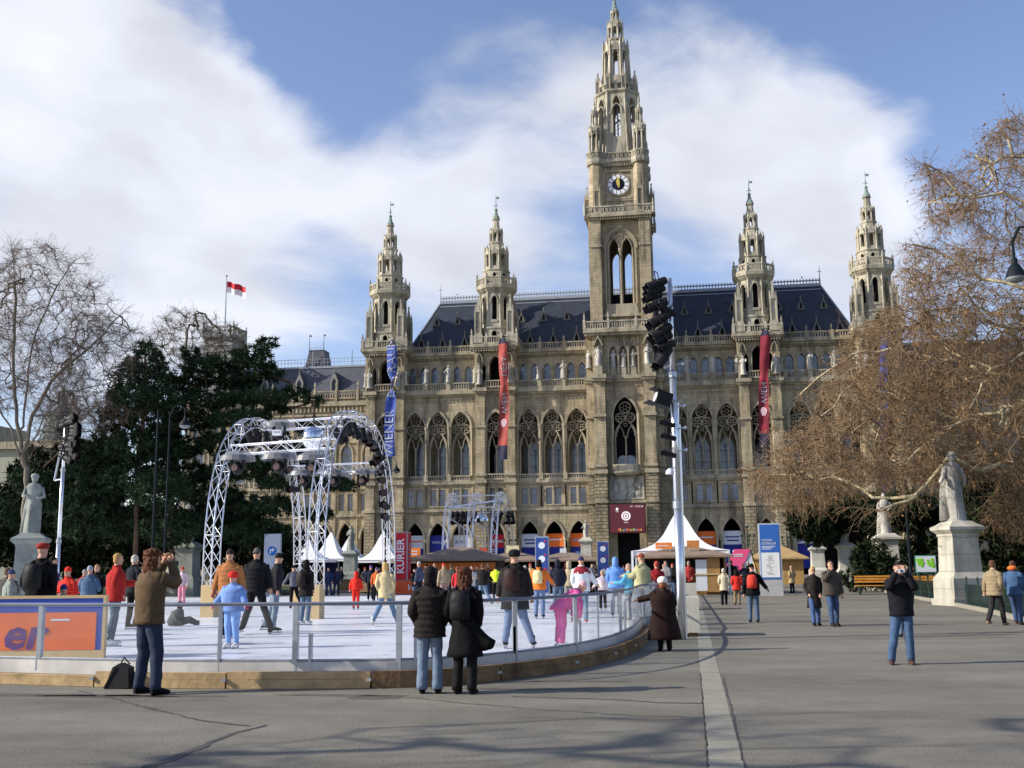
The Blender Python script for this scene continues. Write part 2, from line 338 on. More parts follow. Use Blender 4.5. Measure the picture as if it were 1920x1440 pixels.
# trims running along the front
for s in (-1, 1):
    for (a, b, bays) in ((5.6, 17.2, BAYS[:3]), (23.1, 34.9, BAYS[3:])):
        tr = MB(); t2 = MB(); x0, x1 = sorted((s*a, s*b))
        tr.box(x0, x1, -.30, .1, 10.05, 10.3); tr.box(x0, x1, -.16, .1, 10.3, 10.55); tr.box(x0, x1, -.14, .1, 14.05, 14.3); tr.box(x0, x1, -.3, .1, 14.3, 14.78)
        tr.box(x0, x1, -.35, .1, 28.1, 28.4); tr.box(x0, x1, -.65, 1.9, 28.4, 29.05)
        t2.box(x0, x1, 1.2, 2.2, 34.6, 34.95); t2.box(x0, x1, .85, 2.6, 34.95, 35.35)
        n = int((x1-x0)/.62)
        for k in range(n):
            cx = x0+(k+.5)*(x1-x0)/n; tr.band(circ(cx, 27.45, .12, 8), circ(cx, 27.45, .24, 8), -.12, .1, True)
        for k in range(int((x1-x0)/.4)): cx = x0+(k+.5)*.4; t2.box(cx-.1, cx+.1, 1.35, 2.0, 34.3, 34.6); tr.box(cx-.1, cx+.1, -.22, .1, 9.8, 10.05)
        for q in bays:
            archband(tr, s*q, 5.9, 5.9, 2.75, 2.5, .32, -.16, .3)
            for c in (s*q-1.87, s*q-.0, s*q+1.87):
                tr.box(c-.1, c+.1, -.06, .1, 10.6, 13.9)
            tr.box(s*q-1.3, s*q+1.3, -.12, .12, 10.75, 10.98)
            for c in (-1.86, 1.86):
                tr.lathe(s*q+c, .1, [(.5, 0), (.5, .5), (.4, .7), (.4, 5.2), (.52, 5.5), (.55, 5.9)], 8)
            for c in (-.92, .92): archband(t2, s*q+c, 32.3, 32.3, 1.12, .9, .16, 1.68, 1.85, 4)
        tr.build('cornice', TRIM, TH); t2.build('gallery_cornice', TRIM, TH)
# ---- the tall two-light window with its rose tracery
def tracery(mb, w=3.05, zb=14.75, zs=23.2, rise=2.45, y0=.35, y1=.62):
    archband(mb, 0, 20.3, zs, w-.02, rise, .34, -.2, .05, 8); 
    archband(mb, 0, 15.0, 20.1, w-.55, 2.4, .2, y0, y1, 8)
    for c in (-1, 1): archband(mb, c*(w/4-.04), 20.1, 20.1, w/2-.75, 1.5, .13, y0+.03, y1, 5)
    ring(mb, 0, 24.5, .92, .13, y0, y1, 16)
    for k in range(6):
        a = k*pi/3+pi/6; ring(mb, .52*cos(a), 24.5+.52*sin(a), .31, .07, y0+.06, y1-.03, 8)
    for c in (-1, 1):
        ring(mb, c*.76, 22.95, .76, .12, y0, y1, 14)
        for k in range(4): a = k*pi/2; ring(mb, c*.76+.38*cos(a), 22.95+.38*sin(a), .28, .07, y0+.06, y1-.03, 7)
    ring(mb, 0, 21.85, .3, .08, y0+.03, y1, 8)
    mb.lathe(0, .5, [(.22, 15.7), (.12, 16), (.12, 19.6), (.24, 20.0), (.24, 20.15)], 8)
    for c in (-1, 1):
        mb.lathe(c*(w/2+.28), -.12, [(.3, 15.6), (.18, 15.9), (.16, 22.7), (.3, 23.1), (.3, 23.3)], 6)
    mb.box(-w/2-.3, w/2+.3, -.06, .2, 22.98, 23.2) if 0 else None
def balu(mb, x0, x1, y, z0, z1, sp=.36, rail=.2, dep=.3):
    mb.box(x0, x1, y-dep/2, y+dep/2, z0, z0+rail); mb.box(x0, x1, y-dep/2-.03, y+dep/2+.03, z1-rail, z1)
    n = max(1, int((x1-x0)/sp)); 
    for k in range(n):
        c = x0+(k+.5)*(x1-x0)/n; mb.box(c-.075, c+.075, y-.08, y+.08, z0+rail, z1-rail)
def window_part(name, make):       # make(frame_mb, pane_mb)
    a, b = MB(), MB(); make(a, b); f = a.build(name, TRIM, TH); b.build('pane', GLASS, f); return f
def f_big(a, b):
    tracery(a)
    b.prism(parch(0, 14.8, 19.2, 2.3, 1.9, 5), 4.3, 4.38)
    a.band(parch(0, 14.8, 19.2, 2.25, 1.85, 5), parch(0, 14.8, 19.2, 2.55, 2.1, 5), 4.15, 4.3)
    for z in (17.1, 18.9): a.box(-1.1, 1.1, 4.22, 4.28, z, z+.08)
def f_mezz(a, b):
    for c in (-.7, .7):
        b.box(c-.46, c+.46, .4, .46, 11.02, 13.48); a.box(c-.46, c+.46, .33, .38, 12.5, 12.58); a.box(c-.03, c+.03, .34, .38, 11.02, 12.5)
def f_gal(a, b):
    for c in (-.92, .92):
        b.prism(parch(c, 30.25, 32.3, 1.06, .85, 4), 2.2, 2.26); a.box(c-.035, c+.035, 2.12, 2.17, 30.25, 33); a.box(c-.5, c+.5, 2.12, 2.17, 32.1, 32.18); a.box(c-.5, c+.5, 2.12, 2.17, 31.2, 31.26)
W = [window_part('arcade_window', f_big), window_part('mezzanine_window', f_mezz), window_part('gallery_window', f_gal)]
def f_bal(z0, z1, y, fin=False):
    mb = MB(); balu(mb, -1.55, 1.55, y, z0, z1)
    for c in (-1.85,): 
        mb.box(c-.32, c+.32, y-.28, y+.28, z0-.05, z1+.1)
        if fin: mb.lathe(c, y, [(.2, z1+.1), (.12, z1+.4), (.22, z1+.6), (.03, z1+1.1)], 4)
    return mb.build('balustrade', TRIM, TH)
W += [f_bal(14.78, 15.65, -.1), f_bal(29.05, 30.25, -.35), f_bal(35.35, 36.45, 1.1, True)]
first = True
for s in (-1, 1):
    for q in BAYS:
        for o in W:
            c = o if first else copy_tree(o, TH)
            c.location.x = s*q
        first = False
# ---- statues
def statue_mesh(h=2.7, seed=0, arm=0, cloak=True):
    rnd = random.Random(seed); mb = MB(); k = h/2.7; lean = rnd.uniform(-.06, .06)
    def sect(z, rx, ry, ox=0): return (z*k, rx*k, ry*k, ox*k)
    S = [sect(0, .40, .32), sect(.12, .40, .33), sect(.2, .36, .30, .01), sect(.9, .32, .27, lean), sect(1.35, .31, .25, lean*1.4), sect(1.55, .27, .22, lean), sect(1.85, .34, .24, lean*.4), sect(2.12, .37, .22), sect(2.27, .27, .18), sect(2.33, .11, .11)]
    n = 16; rings = []
    for j, (z, rx, ry, ox) in enumerate(S):
        r = []
        for i in range(n):
            a = 2*pi*i/n; fold = 1+(.16 if z < 1.7*k else .03)*(1 if i % 2 else -1)*(0 if z < .15*k else 1)+rnd.uniform(-.04, .04)
            r.append(mb.av((ox+rx*fold*cos(a), ry*fold*sin(a), z)))
        rings.append(r)
    for a, b in zip(rings, rings[1:]):
        for i in range(n): mb.af(a[i], a[(i+1) % n], b[(i+1) % n], b[i])
    mb.ball((0, -.02*k, 2.5*k), .17*k, 10, 7, (.85, .95, 1.15)); mb.ball((0, .04*k, 2.55*k), .18*k, 8, 6, (.95, .9, 1.05))
    if seed % 3 == 0: mb.lathe(0, 0, [(.2*k, 2.56*k), (.19*k, 2.68*k), (.1*k, 2.74*k)], 8)
    if arm == 0: mb.tube([(.35*k, 0, 2.1*k), (.47*k, -.05*k, 1.72*k), (.18*k, -.28*k, 1.6*k)], [.11*k, .1*k, .07*k], 6)
    elif arm == 1: mb.tube([(.33*k, 0, 2.12*k), (.5*k, -.1*k, 1.8*k), (.55*k, -.3*k, 2.2*k)], [.11*k, .09*k, .06*k], 6)
    else: mb.tube([(.33*k, 0, 2.1*k), (.5*k, 0, 1.75*k), (.42*k, -.1*k, 1.4*k)], [.11*k, .1*k, .07*k], 6)
    mb.tube([(-.35*k, 0, 2.1*k), (-.48*k, -.03*k, 1.75*k), (-.2*k, -.26*k, 1.75*k) if arm < 2 else (-.75*k, -.25*k, 1.55*k)], [.11*k, .1*k, .07*k], 6)
    if cloak: mb.tube([(-.1*k, .2*k, 2.2*k), (-.3*k, .25*k, 1.2*k), (-.4*k, .2*k, .1*k)], [.16*k, .2*k, .22*k], 6)
    mb.box(-.42*k, .42*k, -.36*k, .36*k, -.02*k, .1*k)
    return mb
SM = []
for i in range(5):
    o = statue_mesh(2.75, i, i % 3).build('statue', STAT, TH, smooth=True); SM.append(o)
sk = [0]
def put_statue(x, y, z, sc=1, rz=0):
    o = SM[sk[0] % 5]; o = o if sk[0] < 5 else o.copy()
    if sk[0] >= 5: C.objects.link(o)
    o.location = (x, y, z); o.scale = (sc, sc, sc); o.rotation_euler = (0, 0, rz); sk[0] += 1
for s in (-1, 1):
    for q in (9.5, 13.3, 27.7, 31.3): put_statue(s*q, -.4, 30.3, 1, random.uniform(-.5, .5))
# ---- roof
def roofprism(mb, x0, x1, y0, y1, z0, zr, inset, yr=None):
    yr = (y0+y1)/2 if yr is None else yr
    a = [mb.av(p) for p in ((x0, y0, z0), (x1, y0, z0), (x1, y1, z0), (x0, y1, z0), (x0+inset, yr, zr), (x1-inset, yr, zr))]
    mb.af(a[0], a[1], a[5], a[4]); mb.af(a[2], a[3], a[4], a[5]); mb.af(a[1], a[2], a[5]); mb.af(a[3], a[0], a[4])
mb = MB(); roofprism(mb, -35.6, 35.6, 2.7, 18, 35.4, 45.9, 4.3, 10.2); rf = mb.build('roof', SLATE, TH)
mb = MB(); zr = 45.9
mb.tube([(-31.3, 10.2, zr), (31.3, 10.2, zr)], .16, 4); mb.box(-31.3, 31.3, 10.1, 10.3, zr+.7, zr+.9); mb.box(-31.3, 31.3, 10.1, 10.3, zr+.1, zr+.32); mb.box(-31.3, 31.3, 9.9, 10.5, zr-.25, zr+.02)
for k in range(126): x = -31.3+k*.5; mb.box(x-.07, x+.07, 10.14, 10.26, zr, zr+1.15)
for s in (-1, 1):
    mb.tube([(s*31.3, 10.2, zr), (s*31.3, 10.2, zr+3.2)], [.12, .03], 5); mb.box(s*31.3-.3, s*31.3+.3, 10.18, 10.22, zr+2.2, zr+2.3)
    mb.tube([(s*35.6, 2.7, 35.5), (s*31.3, 10.2, zr)], .14, 4); mb.ball((s*28.5, 10.2, zr+1.4), .15, 5, 4)
mb.box(-31.3, 31.3, 9.5, 9.62, zr-.9, zr-.75)
mb.build('ridge_cresting', LEAD, rf)
def dormer(w, h):
    mb = MB(); mb.m = 0
    mb.band([(-w/2+.12, 0), (0, h*.62-.2), (w/2-.12, 0)], [(-w/2-.12, 0), (0, h*.62+.1), (w/2+.12, 0)], -.15, .15)
    mb.tube([(0, 0, h*.6), (0, 0, h)], [.1, .03], 4); mb.ball((0, 0, h*.85), .13, 5, 4); mb.box(-w/2, w/2, -.1, .05, -.12, .05)
    for a in (-1, 1): mb.box(a*w*.2-.05, a*w*.2+.05, -.05, .05, 0, h*.3)
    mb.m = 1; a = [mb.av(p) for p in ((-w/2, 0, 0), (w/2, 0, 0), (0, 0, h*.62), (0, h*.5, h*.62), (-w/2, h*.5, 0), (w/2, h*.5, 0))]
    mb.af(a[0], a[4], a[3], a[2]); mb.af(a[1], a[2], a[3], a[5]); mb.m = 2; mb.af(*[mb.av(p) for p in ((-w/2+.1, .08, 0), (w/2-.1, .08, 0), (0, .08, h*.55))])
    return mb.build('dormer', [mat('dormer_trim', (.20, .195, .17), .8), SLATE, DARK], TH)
slope = (10.2-2.7)/(45.9-35.4)
d1, d2 = dormer(1.5, 3.0), dormer(1.1, 2.3); fl = [True, True]
for s in (-1, 1):
    for q in (7.65, 11.4, 15.15, 18.8, 22.2, 25.85, 29.5, 33.0):
        o = d1 if fl[0] else copy_tree(d1, TH); fl[0] = False; z = 36.6; o.location = (s*q, 2.7+(z-35.4)*slope-.1, z)
    for q in (9.5, 13.3, 17, 24.2, 27.7, 31.2):
        o = d2 if fl[1] else copy_tree(d2, TH); fl[1] = False; z = 41.3; o.location = (s*q, 2.7+(z-35.4)*slope-.1, z)
# ---- polygonal lantern storey
def side_map(cx, cy, ang, r0, r1, z0, z1):
    nx, ny = sin(ang), -cos(ang); tx, ty = cos(ang), sin(ang)
    def f(p):
        k = (p[2]-z0)/(z1-z0) if z1 > z0 else 0; a = r0+(r1-r0)*max(-.2, min(1.2, k)); s_ = a/r0
        return Vector((cx+nx*(a-p[1])+tx*p[0]*s_, cy+ny*(a-p[1])+ty*p[0]*s_, p[2]))
    return f
def storey(mb, cx, cy, z0, z1, r0, r1=None, n=8, op=None, th=.3, shaft=0, gable=0, pin=0, ph=0, nops=1, skip=()):
    r1 = r0 if r1 is None else r1; hw = r0*math.tan(pi/n)
    for k in range(n):
        if k in skip: continue
        mb.M = side_map(cx, cy, ph+2*pi*k/n, r0, r1, z0, z1); holes = []
        if op:
            ow, ob, os_, ri = op
            cs = [0] if nops == 1 else [-hw*.45, hw*.45]
            holes = [parch(c, ob, os_, ow, ri, 4) for c in cs]
            for c in cs: archband(mb, c, os_, os_, ow, ri, .12*r0/3+.06, -.1, .05, 4)
        mb.wall([(-hw, z0), (hw, z0), (hw, z1), (-hw, z1)], holes, 0, th)
        if op: mb.wall([(-hw+th*.4, z0), (hw-th*.4, z0), (hw-th*.4, z1), (-hw+th*.4, z1)], holes, th, th+.01, False)
        if gable: mb.prism([(-hw*.85, z1-gable*.35), (hw*.85, z1-gable*.35), (0, z1+gable)], -.14, .14); mb.tube([(0, 0, z1+gable), (0, 0, z1+gable*1.5)], [.1, .02], 4)
        mb.M = None
    R0, R1 = r0/cos(pi/n), r1/cos(pi/n)
    if shaft:
        for k in range(n):
            a = ph-pi/2+2*pi*(k+.5)/n
            mb.tube([(cx+R0*cos(a), cy+R0*sin(a), z0), (cx+R1*cos(a), cy+R1*sin(a), z1)], shaft, 5)
            if pin: mb.tube([(cx+R1*cos(a), cy+R1*sin(a), z1-.1), (cx+R1*cos(a), cy+R1*sin(a), z1+pin*.35), (cx+R1*cos(a), cy+R1*sin(a), z1+pin)], [shaft*1.3, shaft*1.2, .02], 5)
def ledge(mb, cx, cy, z0, z1, r, n=8, ph=0): mb.lathe(cx, cy, [(r*.93/cos(pi/n), z0), (r/cos(pi/n), (z0+z1)/2), (r/cos(pi/n), z1)], n, ph-pi/2+pi/n)
def poly_balu(mb, cx, cy, z0, z1, r, n=8, ph=0, posts=True, style=0):
    hw = r*math.tan(pi/n)
    for k in range(n):
        mb.M = side_map(cx, cy, ph+2*pi*k/n, r, r, z0, z1)
        h = z1-z0
        mb.box(-hw, hw, -.1, .12, z0, z0+.18*h); mb.box(-hw, hw, -.12, .14, z1-.16*h, z1)
        if style == 0:
            m_ = max(2, int(hw*2/.34))
            for j in range(m_): c = -hw+(j+.5)*2*hw/m_; mb.box(c-.07, c+.07, -.06, .06, z0, z1)
        else:
            m_ = max(2, int(hw*2/.6)); st = 2*hw/m_
            for j in range(m_):
                c = -hw+(j+.5)*st
                for sg in (-1, 1): mb.prism([(c-sg*st/2-.06, z0+.1*h), (c-sg*st/2+.06, z0+.1*h), (c+sg*st/2+.06, z1-.1*h), (c+sg*st/2-.06, z1-.1*h)], -.05, .05)
                ring(mb, c, (z0+z1)/2, .2, .07, -.06, .06, 7)
        mb.M = None
        if posts:
            a = ph-pi/2+2*pi*(k+.5)/n; R = r/cos(pi/n); mb.lathe(cx+R*cos(a), cy+R*sin(a), [(.22, z0-.1), (.22, z1+.1), (.1, z1+.3), (.16, z1+.5), (.02, z1+.95)], 4, a+pi/4)
def pinnacle(mb, cx, cy, z0, z1, w):
    h = z1-z0; mb.box(cx-w/2-.08, cx+w/2+.08, cy-w/2-.08, cy+w/2+.08, z0, z0+.06*h)
    mb.box(cx-w*.34, cx+w*.34, cy-w*.34, cy+w*.34, z0, z0+.6*h)
    for a in (-1, 1):
        for b in (-1, 1): mb.box(cx+a*w*.42-w*.1, cx+a*w*.42+w*.1, cy+b*w*.42-w*.1, cy+b*w*.42+w*.1, z0, z0+.58*h); mb.tube([(cx+a*w*.42, cy+b*w*.42, z0+.57*h), (cx+a*w*.42, cy+b*w*.42, z0+.72*h)], [w*.12, .01], 4)
    for k in range(4):
        mb.M = side_map(cx, cy, k*pi/2, w*.5, w*.5, z0, z1); mb.prism([(-w*.5, z0+.55*h), (w*.5, z0+.55*h), (0, z0+.75*h)], 0, .1); mb.M = None
    mb.lathe(cx, cy, [(w*.4, z0+.6*h), (w*.22, z0+.8*h), (.05, z0+.95*h)], 4); mb.ball((cx, cy, z0+.93*h), w*.18, 6, 4); mb.tube([(cx, cy, z0+.9*h), (cx, cy, z1)], [.06, .02], 4)
# ---- corner turrets
def turret():
    cy = 1.3; A = MB(); A.m = 0
    # pier from the ground to the terrace
    for s in (-1, 1):
        A.m = 1; A.box(s*2.3-.8, s*2.3+.8, -1.4, 3, 0, 10.1); A.m = 0; A.box(s*2.35-.72, s*2.35+.72, -1.3, 3, 10.1, 28.3)
        A.box(s*2.75-.38, s*2.75+.38, -1.45, 3, 29, 34.9)
    A.wall([(-1.6, 0), (1.6, 0), (1.6, 10.1), (-1.6, 10.1)], [parch(0, .02, 5.9, 2.3, 2.4)], -.5, 1)
    A.wall([(-1.7, 10.1), (1.7, 10.1), (1.7, 14.5), (-1.7, 14.5)], [[(c-.4, 11), (c-.4, 13.5), (c+.4, 13.5), (c+.4, 11)] for c in (-.65, .65)], -.5, 0)
    A.wall([(-1.7, 14.5), (1.7, 14.5), (1.7, 29), (-1.7, 29)], [parch(0, 14.75, 23.2, 2.8, 2.3)], -.55, .6)
    A.wall([(-2.4, 29), (2.4, 29), (2.4, 35.2), (-2.4, 35.2)], [parch(0, 29.3, 32.7, 1.9, 1.5)]+[parch(c, 30.2, 32.3, .6, .7, 3) for c in (-1.8, 1.8)], -.9, .4)
    A.box(-3.1, -3.05, -1, 10, 29, 35.2); A.box(3.05, 3.1, -1, 10, 29, 35.2); A.box(-3.1, 3.1, 3.2, 9, 0, 35.3); A.box(-3.1, -2.9, .5, 9, 0, 35.3); A.box(2.9, 3.1, .5, 9, 0, 35.3)
    t = A.build('corner_turret', [STONE, RUST], TH)
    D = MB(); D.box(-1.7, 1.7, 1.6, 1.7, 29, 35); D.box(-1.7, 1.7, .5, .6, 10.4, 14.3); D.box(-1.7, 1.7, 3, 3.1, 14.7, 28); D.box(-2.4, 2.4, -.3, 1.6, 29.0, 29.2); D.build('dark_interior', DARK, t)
    B = MB()
    for (z0, z1, o) in ((10.05, 10.5, .2), (14.3, 14.8, .25), (15.4, 15.75, .16), (22.9, 23.2, .15), (28.2, 28.55, .2), (28.55, 29.1, .5)):
        for s in (-1, 1): B.box(s*2.32-.8-o*.6, s*2.32+.8+o*.6, -1.35-o, 1, z0, z1)
        if z0 > 28 or z0 in (10.05, 14.3): B.box(-1.6, 1.6, -.55-o*1.4, .5, z0, z1)
    for z in (1, 2, 3, 4, 5, 6, 7, 8, 9):
        pass
    B.box(-3.6, 3.6, -1.9, 6, 35.2, 35.5); B.box(-3.8, 3.8, -2.1, 6.2, 35.5, 36.0)
    for k in range(17): x = -3.2+k*.4; B.box(x-.11, x+.11, -1.85, -1, 34.85, 35.2)
    for s in (-1, 1):
        for (a, b) in ((-3.5, -2.9), (2.9, 3.5)): pass
        B.box(s*2.95-.15, s*2.95+.15, -1.75, -1.2, 29.1, 31)
    for k in range(8):
        pass
    balu(B, -1.55, 1.55, -1.0, 14.8, 15.75); balu(B, -1.6, 1.6, -1.5, 29.1, 30.25)
    archband(B, 0, 5.9, 5.9, 2.3, 2.4, .3, -.7, -.4); archband(B, 0, 29.3, 32.7, 1.9, 1.5, .2, -1.1, -.8)
    for c in (-2.35, 2.35): archband(B, c, 33.2, 33.2, .8, 1.3, .14, -1.65, -1.2); B.tube([(c, -1.5, 34.8), (c, -1.5, 36)], [.12, .03], 4)
    B.build('pier_mouldings', TRIM, t)
    Tm = MB(); Tm.M = Matrix.Translation((0, -.75, 0)); tracery(Tm, 2.75, 14.75, 23.2, 2.2); wf = Tm.build('tracery', TRIM, t)
    g = MB(); g.prism(parch(0, 14.8, 18.5, 1.8, 1.6, 4), 2.85, 2.9); g.box(-1.1, 1.1, .3, .35, 11, 13.5); g.build('pane', GLASS, t)
    S = MB()
    # terrace balustrade
    for (x0, x1, y) in ((-3.55, 3.55, -1.8),):
        balu(S, x0, x1, y, 36, 37.2, .36, .2)
    for s in (-1, 1):
        for y in [(-1.8+j*.36) for j in range(18)]: S.box(s*3.55-.1, s*3.55+.1, y-.07, y+.07, 36.1, 37.1)
        S.box(s*3.55-.15, s*3.55+.15, -1.8, 5, 37.0, 37.2); S.box(s*3.55-.15, s*3.55+.15, -1.8, 5, 36.0, 36.2)
        S.lathe(s*3.55, -1.8, [(.3, 36), (.3, 37.3), (.14, 37.5), (.22, 37.8), (.03, 38.5)], 4); S.lathe(s*1.2, -1.8, [(.25, 36), (.25, 37.3), (.03, 37.8)], 4)
    S.build('balustrade', WHITE, t)
    O = MB(); O.m = 0
    storey(O, 0, cy, 36, 38.6, 2.75, 2.65, 8, (.8, 36.02, 37.7, .5), .4, 0, 0)
    storey(O, 0, cy, 38.6, 44.7, 2.45, 2.4, 8, (.78, 40, 43.2, .8), .45, .2)
    for z in (39.8, 42.9): pass
    for k in range(8):
        O.M = side_map(0, cy, k*pi/4, 2.45, 2.45, 38, 45); archband(O, 0, 42.7, 42.7, 1.3, 1.2, .14, -.12, .1, 4); O.box(-1.0, -.62, -.06, .1, 42.55, 42.8); O.box(.62, 1.0, -.06, .1, 42.55, 42.8); O.prism([(-.6, 39.6), (.6, 39.6), (.45, 40), (-.45, 40)], -.1, .1); O.M = None
    ledge(O, 0, cy, 38.3, 38.8, 2.8)
    O.build('octagon_storey', WHITE, t)
    K = MB(); K.lathe(0, cy, [(1.75, 36), (1.75, 48.2)], 8); K.build('dark_core', DARK, t)
    Bc = MB(); Bc.lathe(0, cy, [(2.5/cos(pi/8), 44.5), (2.9/cos(pi/8), 45.0), (3.05/cos(pi/8), 45.1), (3.15/cos(pi/8), 45.6)], 8)
    for k in range(40):
        a = 2*pi*k/40; Bc.box(2.78*cos(a)-.08, 2.78*cos(a)+.08, cy+2.78*sin(a)-.08, cy+2.78*sin(a)+.08, 44.7, 45.05)
    poly_balu(Bc, 0, cy, 45.6, 46.9, 2.95, 8, 0, True, 1); Bc.build('balcony', WHITE, t)
    Q = MB()
    storey(Q, 0, cy, 45.6, 48.2, 2.15, 1.95, 8, (.55, 46.9, 47.5, .3), .3)
    ledge(Q, 0, cy, 48.1, 48.4, 2.1)
    storey(Q, 0, cy, 48.4, 51.3, 1.75, 1.75, 8, (.62, 49, 50.7, .5), .35, .17, .95, 1.1)
    Q.lathe(0, cy, [(1.75, 51.3), (1.2, 52.3), (1.15, 53.0)], 8); ledge(Q, 0, cy, 52.8, 53.1, 1.2)
    storey(Q, 0, cy, 53.0, 54.9, .95, .95, 8, (.42, 53.3, 54.4, .3), .16, .11, .5, .75)
    Q.lathe(0, cy, [(.95, 54.9), (.62, 55.7), (.45, 57.3)], 8); ledge(Q, 0, cy, 57.0, 57.25, .62)
    Q.build('lantern', WHITE, t)
    V = MB(); V.lathe(0, cy, [(.6, 57.2), (.55, 57.6), (.35, 57.9), (.22, 58.5), (.3, 58.8), (.12, 59.0)], 8); V.tube([(0, cy, 59), (0, cy, 61.4)], [.07, .03], 5)
    V.box(-.02, .55, cy-.03, cy+.03, 60.6, 60.95); V.ball((0, cy, 59.7), .14, 6, 4); V.box(-.35, .35, cy-.03, cy+.03, 59.35, 59.45); V.build('weathervane', COPPER, t)
    for k, (a, b) in enumerate(((-1, -1), (1, -1), (-1, 1), (1, 1))):
        m = MB(); pinnacle(m, 0, 0, 37.4, 44.2, 1.05); m.box(-.75, .75, -.75, .75, 36.0, 37.4); p = m.build('pinnacle', WHITE, t); p.location = (a*2.55, cy+b*2.5, 0)
    return t
T0 = turret()
TX = (-37.8, -20.15, 20.15, 37.8)
for i, x in enumerate(TX):
    o = T0 if i == 0 else copy_tree(T0, TH); o.location = (x, 0, 0)
for x in TX:
    for d in (-2.35, 2.35): put_statue(x+d, -1.75, 29.6, 1.05, d*.15)
    for s in (-1, 1): put_statue(x+s*3.2, -.8, 30.0, 1.0, s*.7)
# ---- clock tower
def k_(z): return 1.6+(z-1.6)*1.028
TW = MB(); TW.m = 0
for s in (-1, 1):
    TW.m = 1; TW.box(s*3.75-.9, s*3.75+.9, -5.0, 4, 0, 15.0); TW.m = 0; TW.box(s*3.7-.85, s*3.7+.85, -4.8, 4, 15, 29); TW.box(s*3.85-.75, s*3.85+.75, -4.5, 4, 29, 36)
    TW.m = 1; TW.box(s*5.0-.8, s*5.0+.8, -3.0, 4, 0, 15); TW.m = 0; TW.box(s*5.0-.75, s*5.0+.75, -2.9, 4, 15, 36)
    TW.m = 1
    for z in range(0, 30): TW.box(s*3.75-.93, s*3.75+.93, -5.04, -4.9, z*.5+.05, z*.5+.43)
    TW.m = 0
TW.wall([(-2.9, 0), (2.9, 0), (2.9, 11), (-2.9, 11)], [parch(0, .02, 6.2, 3.3, 2.2)], -3.6, -1.5)
TW.wall([(-2.9, 11), (2.9, 11), (2.9, 14.6), (-2.9, 14.6)], [], -3.6, -3)
TW.wall([(-2.9, 14.6), (2.9, 14.6), (2.9, 29.2), (-2.9, 29.2)], [parch(0, 15.2, 23.9, 3.5, 2.9)], -3.6, -2.4)
TW.wall([(-3.2, 29.2), (3.2, 29.2), (3.2, 36), (-3.2, 36)], [parch(c, 30.9, 33.4, 1.15, 1.0, 4) for c in (-1.5, 0, 1.5)], -3.9, -3.3)
TW.box(-3.2, 3.2, -3.3, -3.2, 29.2, 36)
# belfry storey
for (a, r) in ((0, 4.0), (pi/2, 4.5), (pi, 4.5), (-pi/2, 4.5)):
    TW.M = side_map(0, .5, a, r, r, 0, 1)
    TW.wall([(-4.5, 36), (4.5, 36), (4.5, 54.6), (-4.5, 54.6)], [parch(c, 40.9, 49.7, 1.42, 1.6, 5) for c in (-.98, .98)], 0, .9)
    TW.M = None
for a in (-1, 1):
    for b in (-4.1, 4.8): TW.box(a*3.75-.85, a*3.75+.85, b-.45, b+.45, 36, 54.6); TW.box(a*4.3-.5, a*4.3+.5, b-.1, b+.9, 36, 54.6)
# clock storey
storey(TW, 0, .5, 54.6, 63.6, 4.1, 4.0, 4, None)
for a in (-1, 1):
    for b in (-3.3, 4.3): storey(TW, a*3.45, b, 54.6, 63.6, 1.2, 1.1, 8, None, .3)
tw = TW.build('clock_tower', [STONE, RUST], TH)
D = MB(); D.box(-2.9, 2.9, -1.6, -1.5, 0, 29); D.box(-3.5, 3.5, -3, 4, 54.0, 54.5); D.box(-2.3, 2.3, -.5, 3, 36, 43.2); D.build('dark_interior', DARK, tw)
B = MB()
for (z0, z1, o) in ((10.7, 11.1, .22), (15.0, 15.6, .3), (16.0, 16.4, .18), (23.5, 23.9, .2), (28.9, 29.3, .3), (29.3, 29.9, .5)):
    for s in (-1, 1): B.box(s*3.72-.88-o*.5, s*3.72+.88+o*.5, -5.0-o, 0, z0, z1); B.box(s*5.0-.8-o*.5, s*5.0+.8+o*.5, -3.05-o, 0, z0, z1)
    if z0 not in (16.0, 23.5): B.box(-2.8, 2.8, -3.7-o, 0, z0, z1)
for k in range(9): B.band(circ(-2.4+k*.6, 28.45, .12, 8), circ(-2.4+k*.6, 28.45, .24, 8), -3.75, -3.5, True)
for c in (-1.5, 0, 1.5):
    B.box(c-.4, c+.4, -4.15, -3.5, 29.9, 31.1); archband(B, c, 33.4, 33.4, 1.15, 1.0, .12, -4.05, -3.8, 4); B.prism([(c-.72, 34.0), (c-.6, 33.9), (c, 35.3), (c+.6, 33.9), (c+.72, 34.0), (c, 35.9)], -4.05, -3.85)
for c in (-2.25, -.75, .75, 2.25): B.box(c-.12, c+.12, -4.15, -3.8, 30, 35.6)
for s in (-1, 1): B.box(s*3.7-.55, s*3.7+.55, -5.3, -4.4, 29.9, 31.2); B.prism([(s*3.7-.8, 34.3), (s*3.7, 35.9), (s*3.7+.8, 34.3), (s*3.7+.6, 34.3), (s*3.7, 35.5), (s*3.7-.6, 34.3)], -5.2, -4.4)
B.box(-5.7, 5.7, -5.0, 5, 35.9, 36.3); B.box(-5.9, 5.9, -5.3, 5.4, 36.3, 36.8)
archband(B, 0, 40.9, 49.6, 4.3, 2.9, .28, -3.75, -3.3, 8); archband(B, 0, 49.6, 49.6, 4.9, 3.2, .22, -3.95, -3.3, 8)
for c in (-.98, .98): archband(B, c, 49.7, 49.7, 1.42, 1.6, .16, -3.7, -3.2, 5)
ring(B, 0, 51.6, .38, .1, -3.7, -3.3, 8); B.lathe(0, -3.5, [(.34, 40.2), (.22, 40.8), (.2, 48.9), (.38, 49.4), (.38, 49.7)], 8)
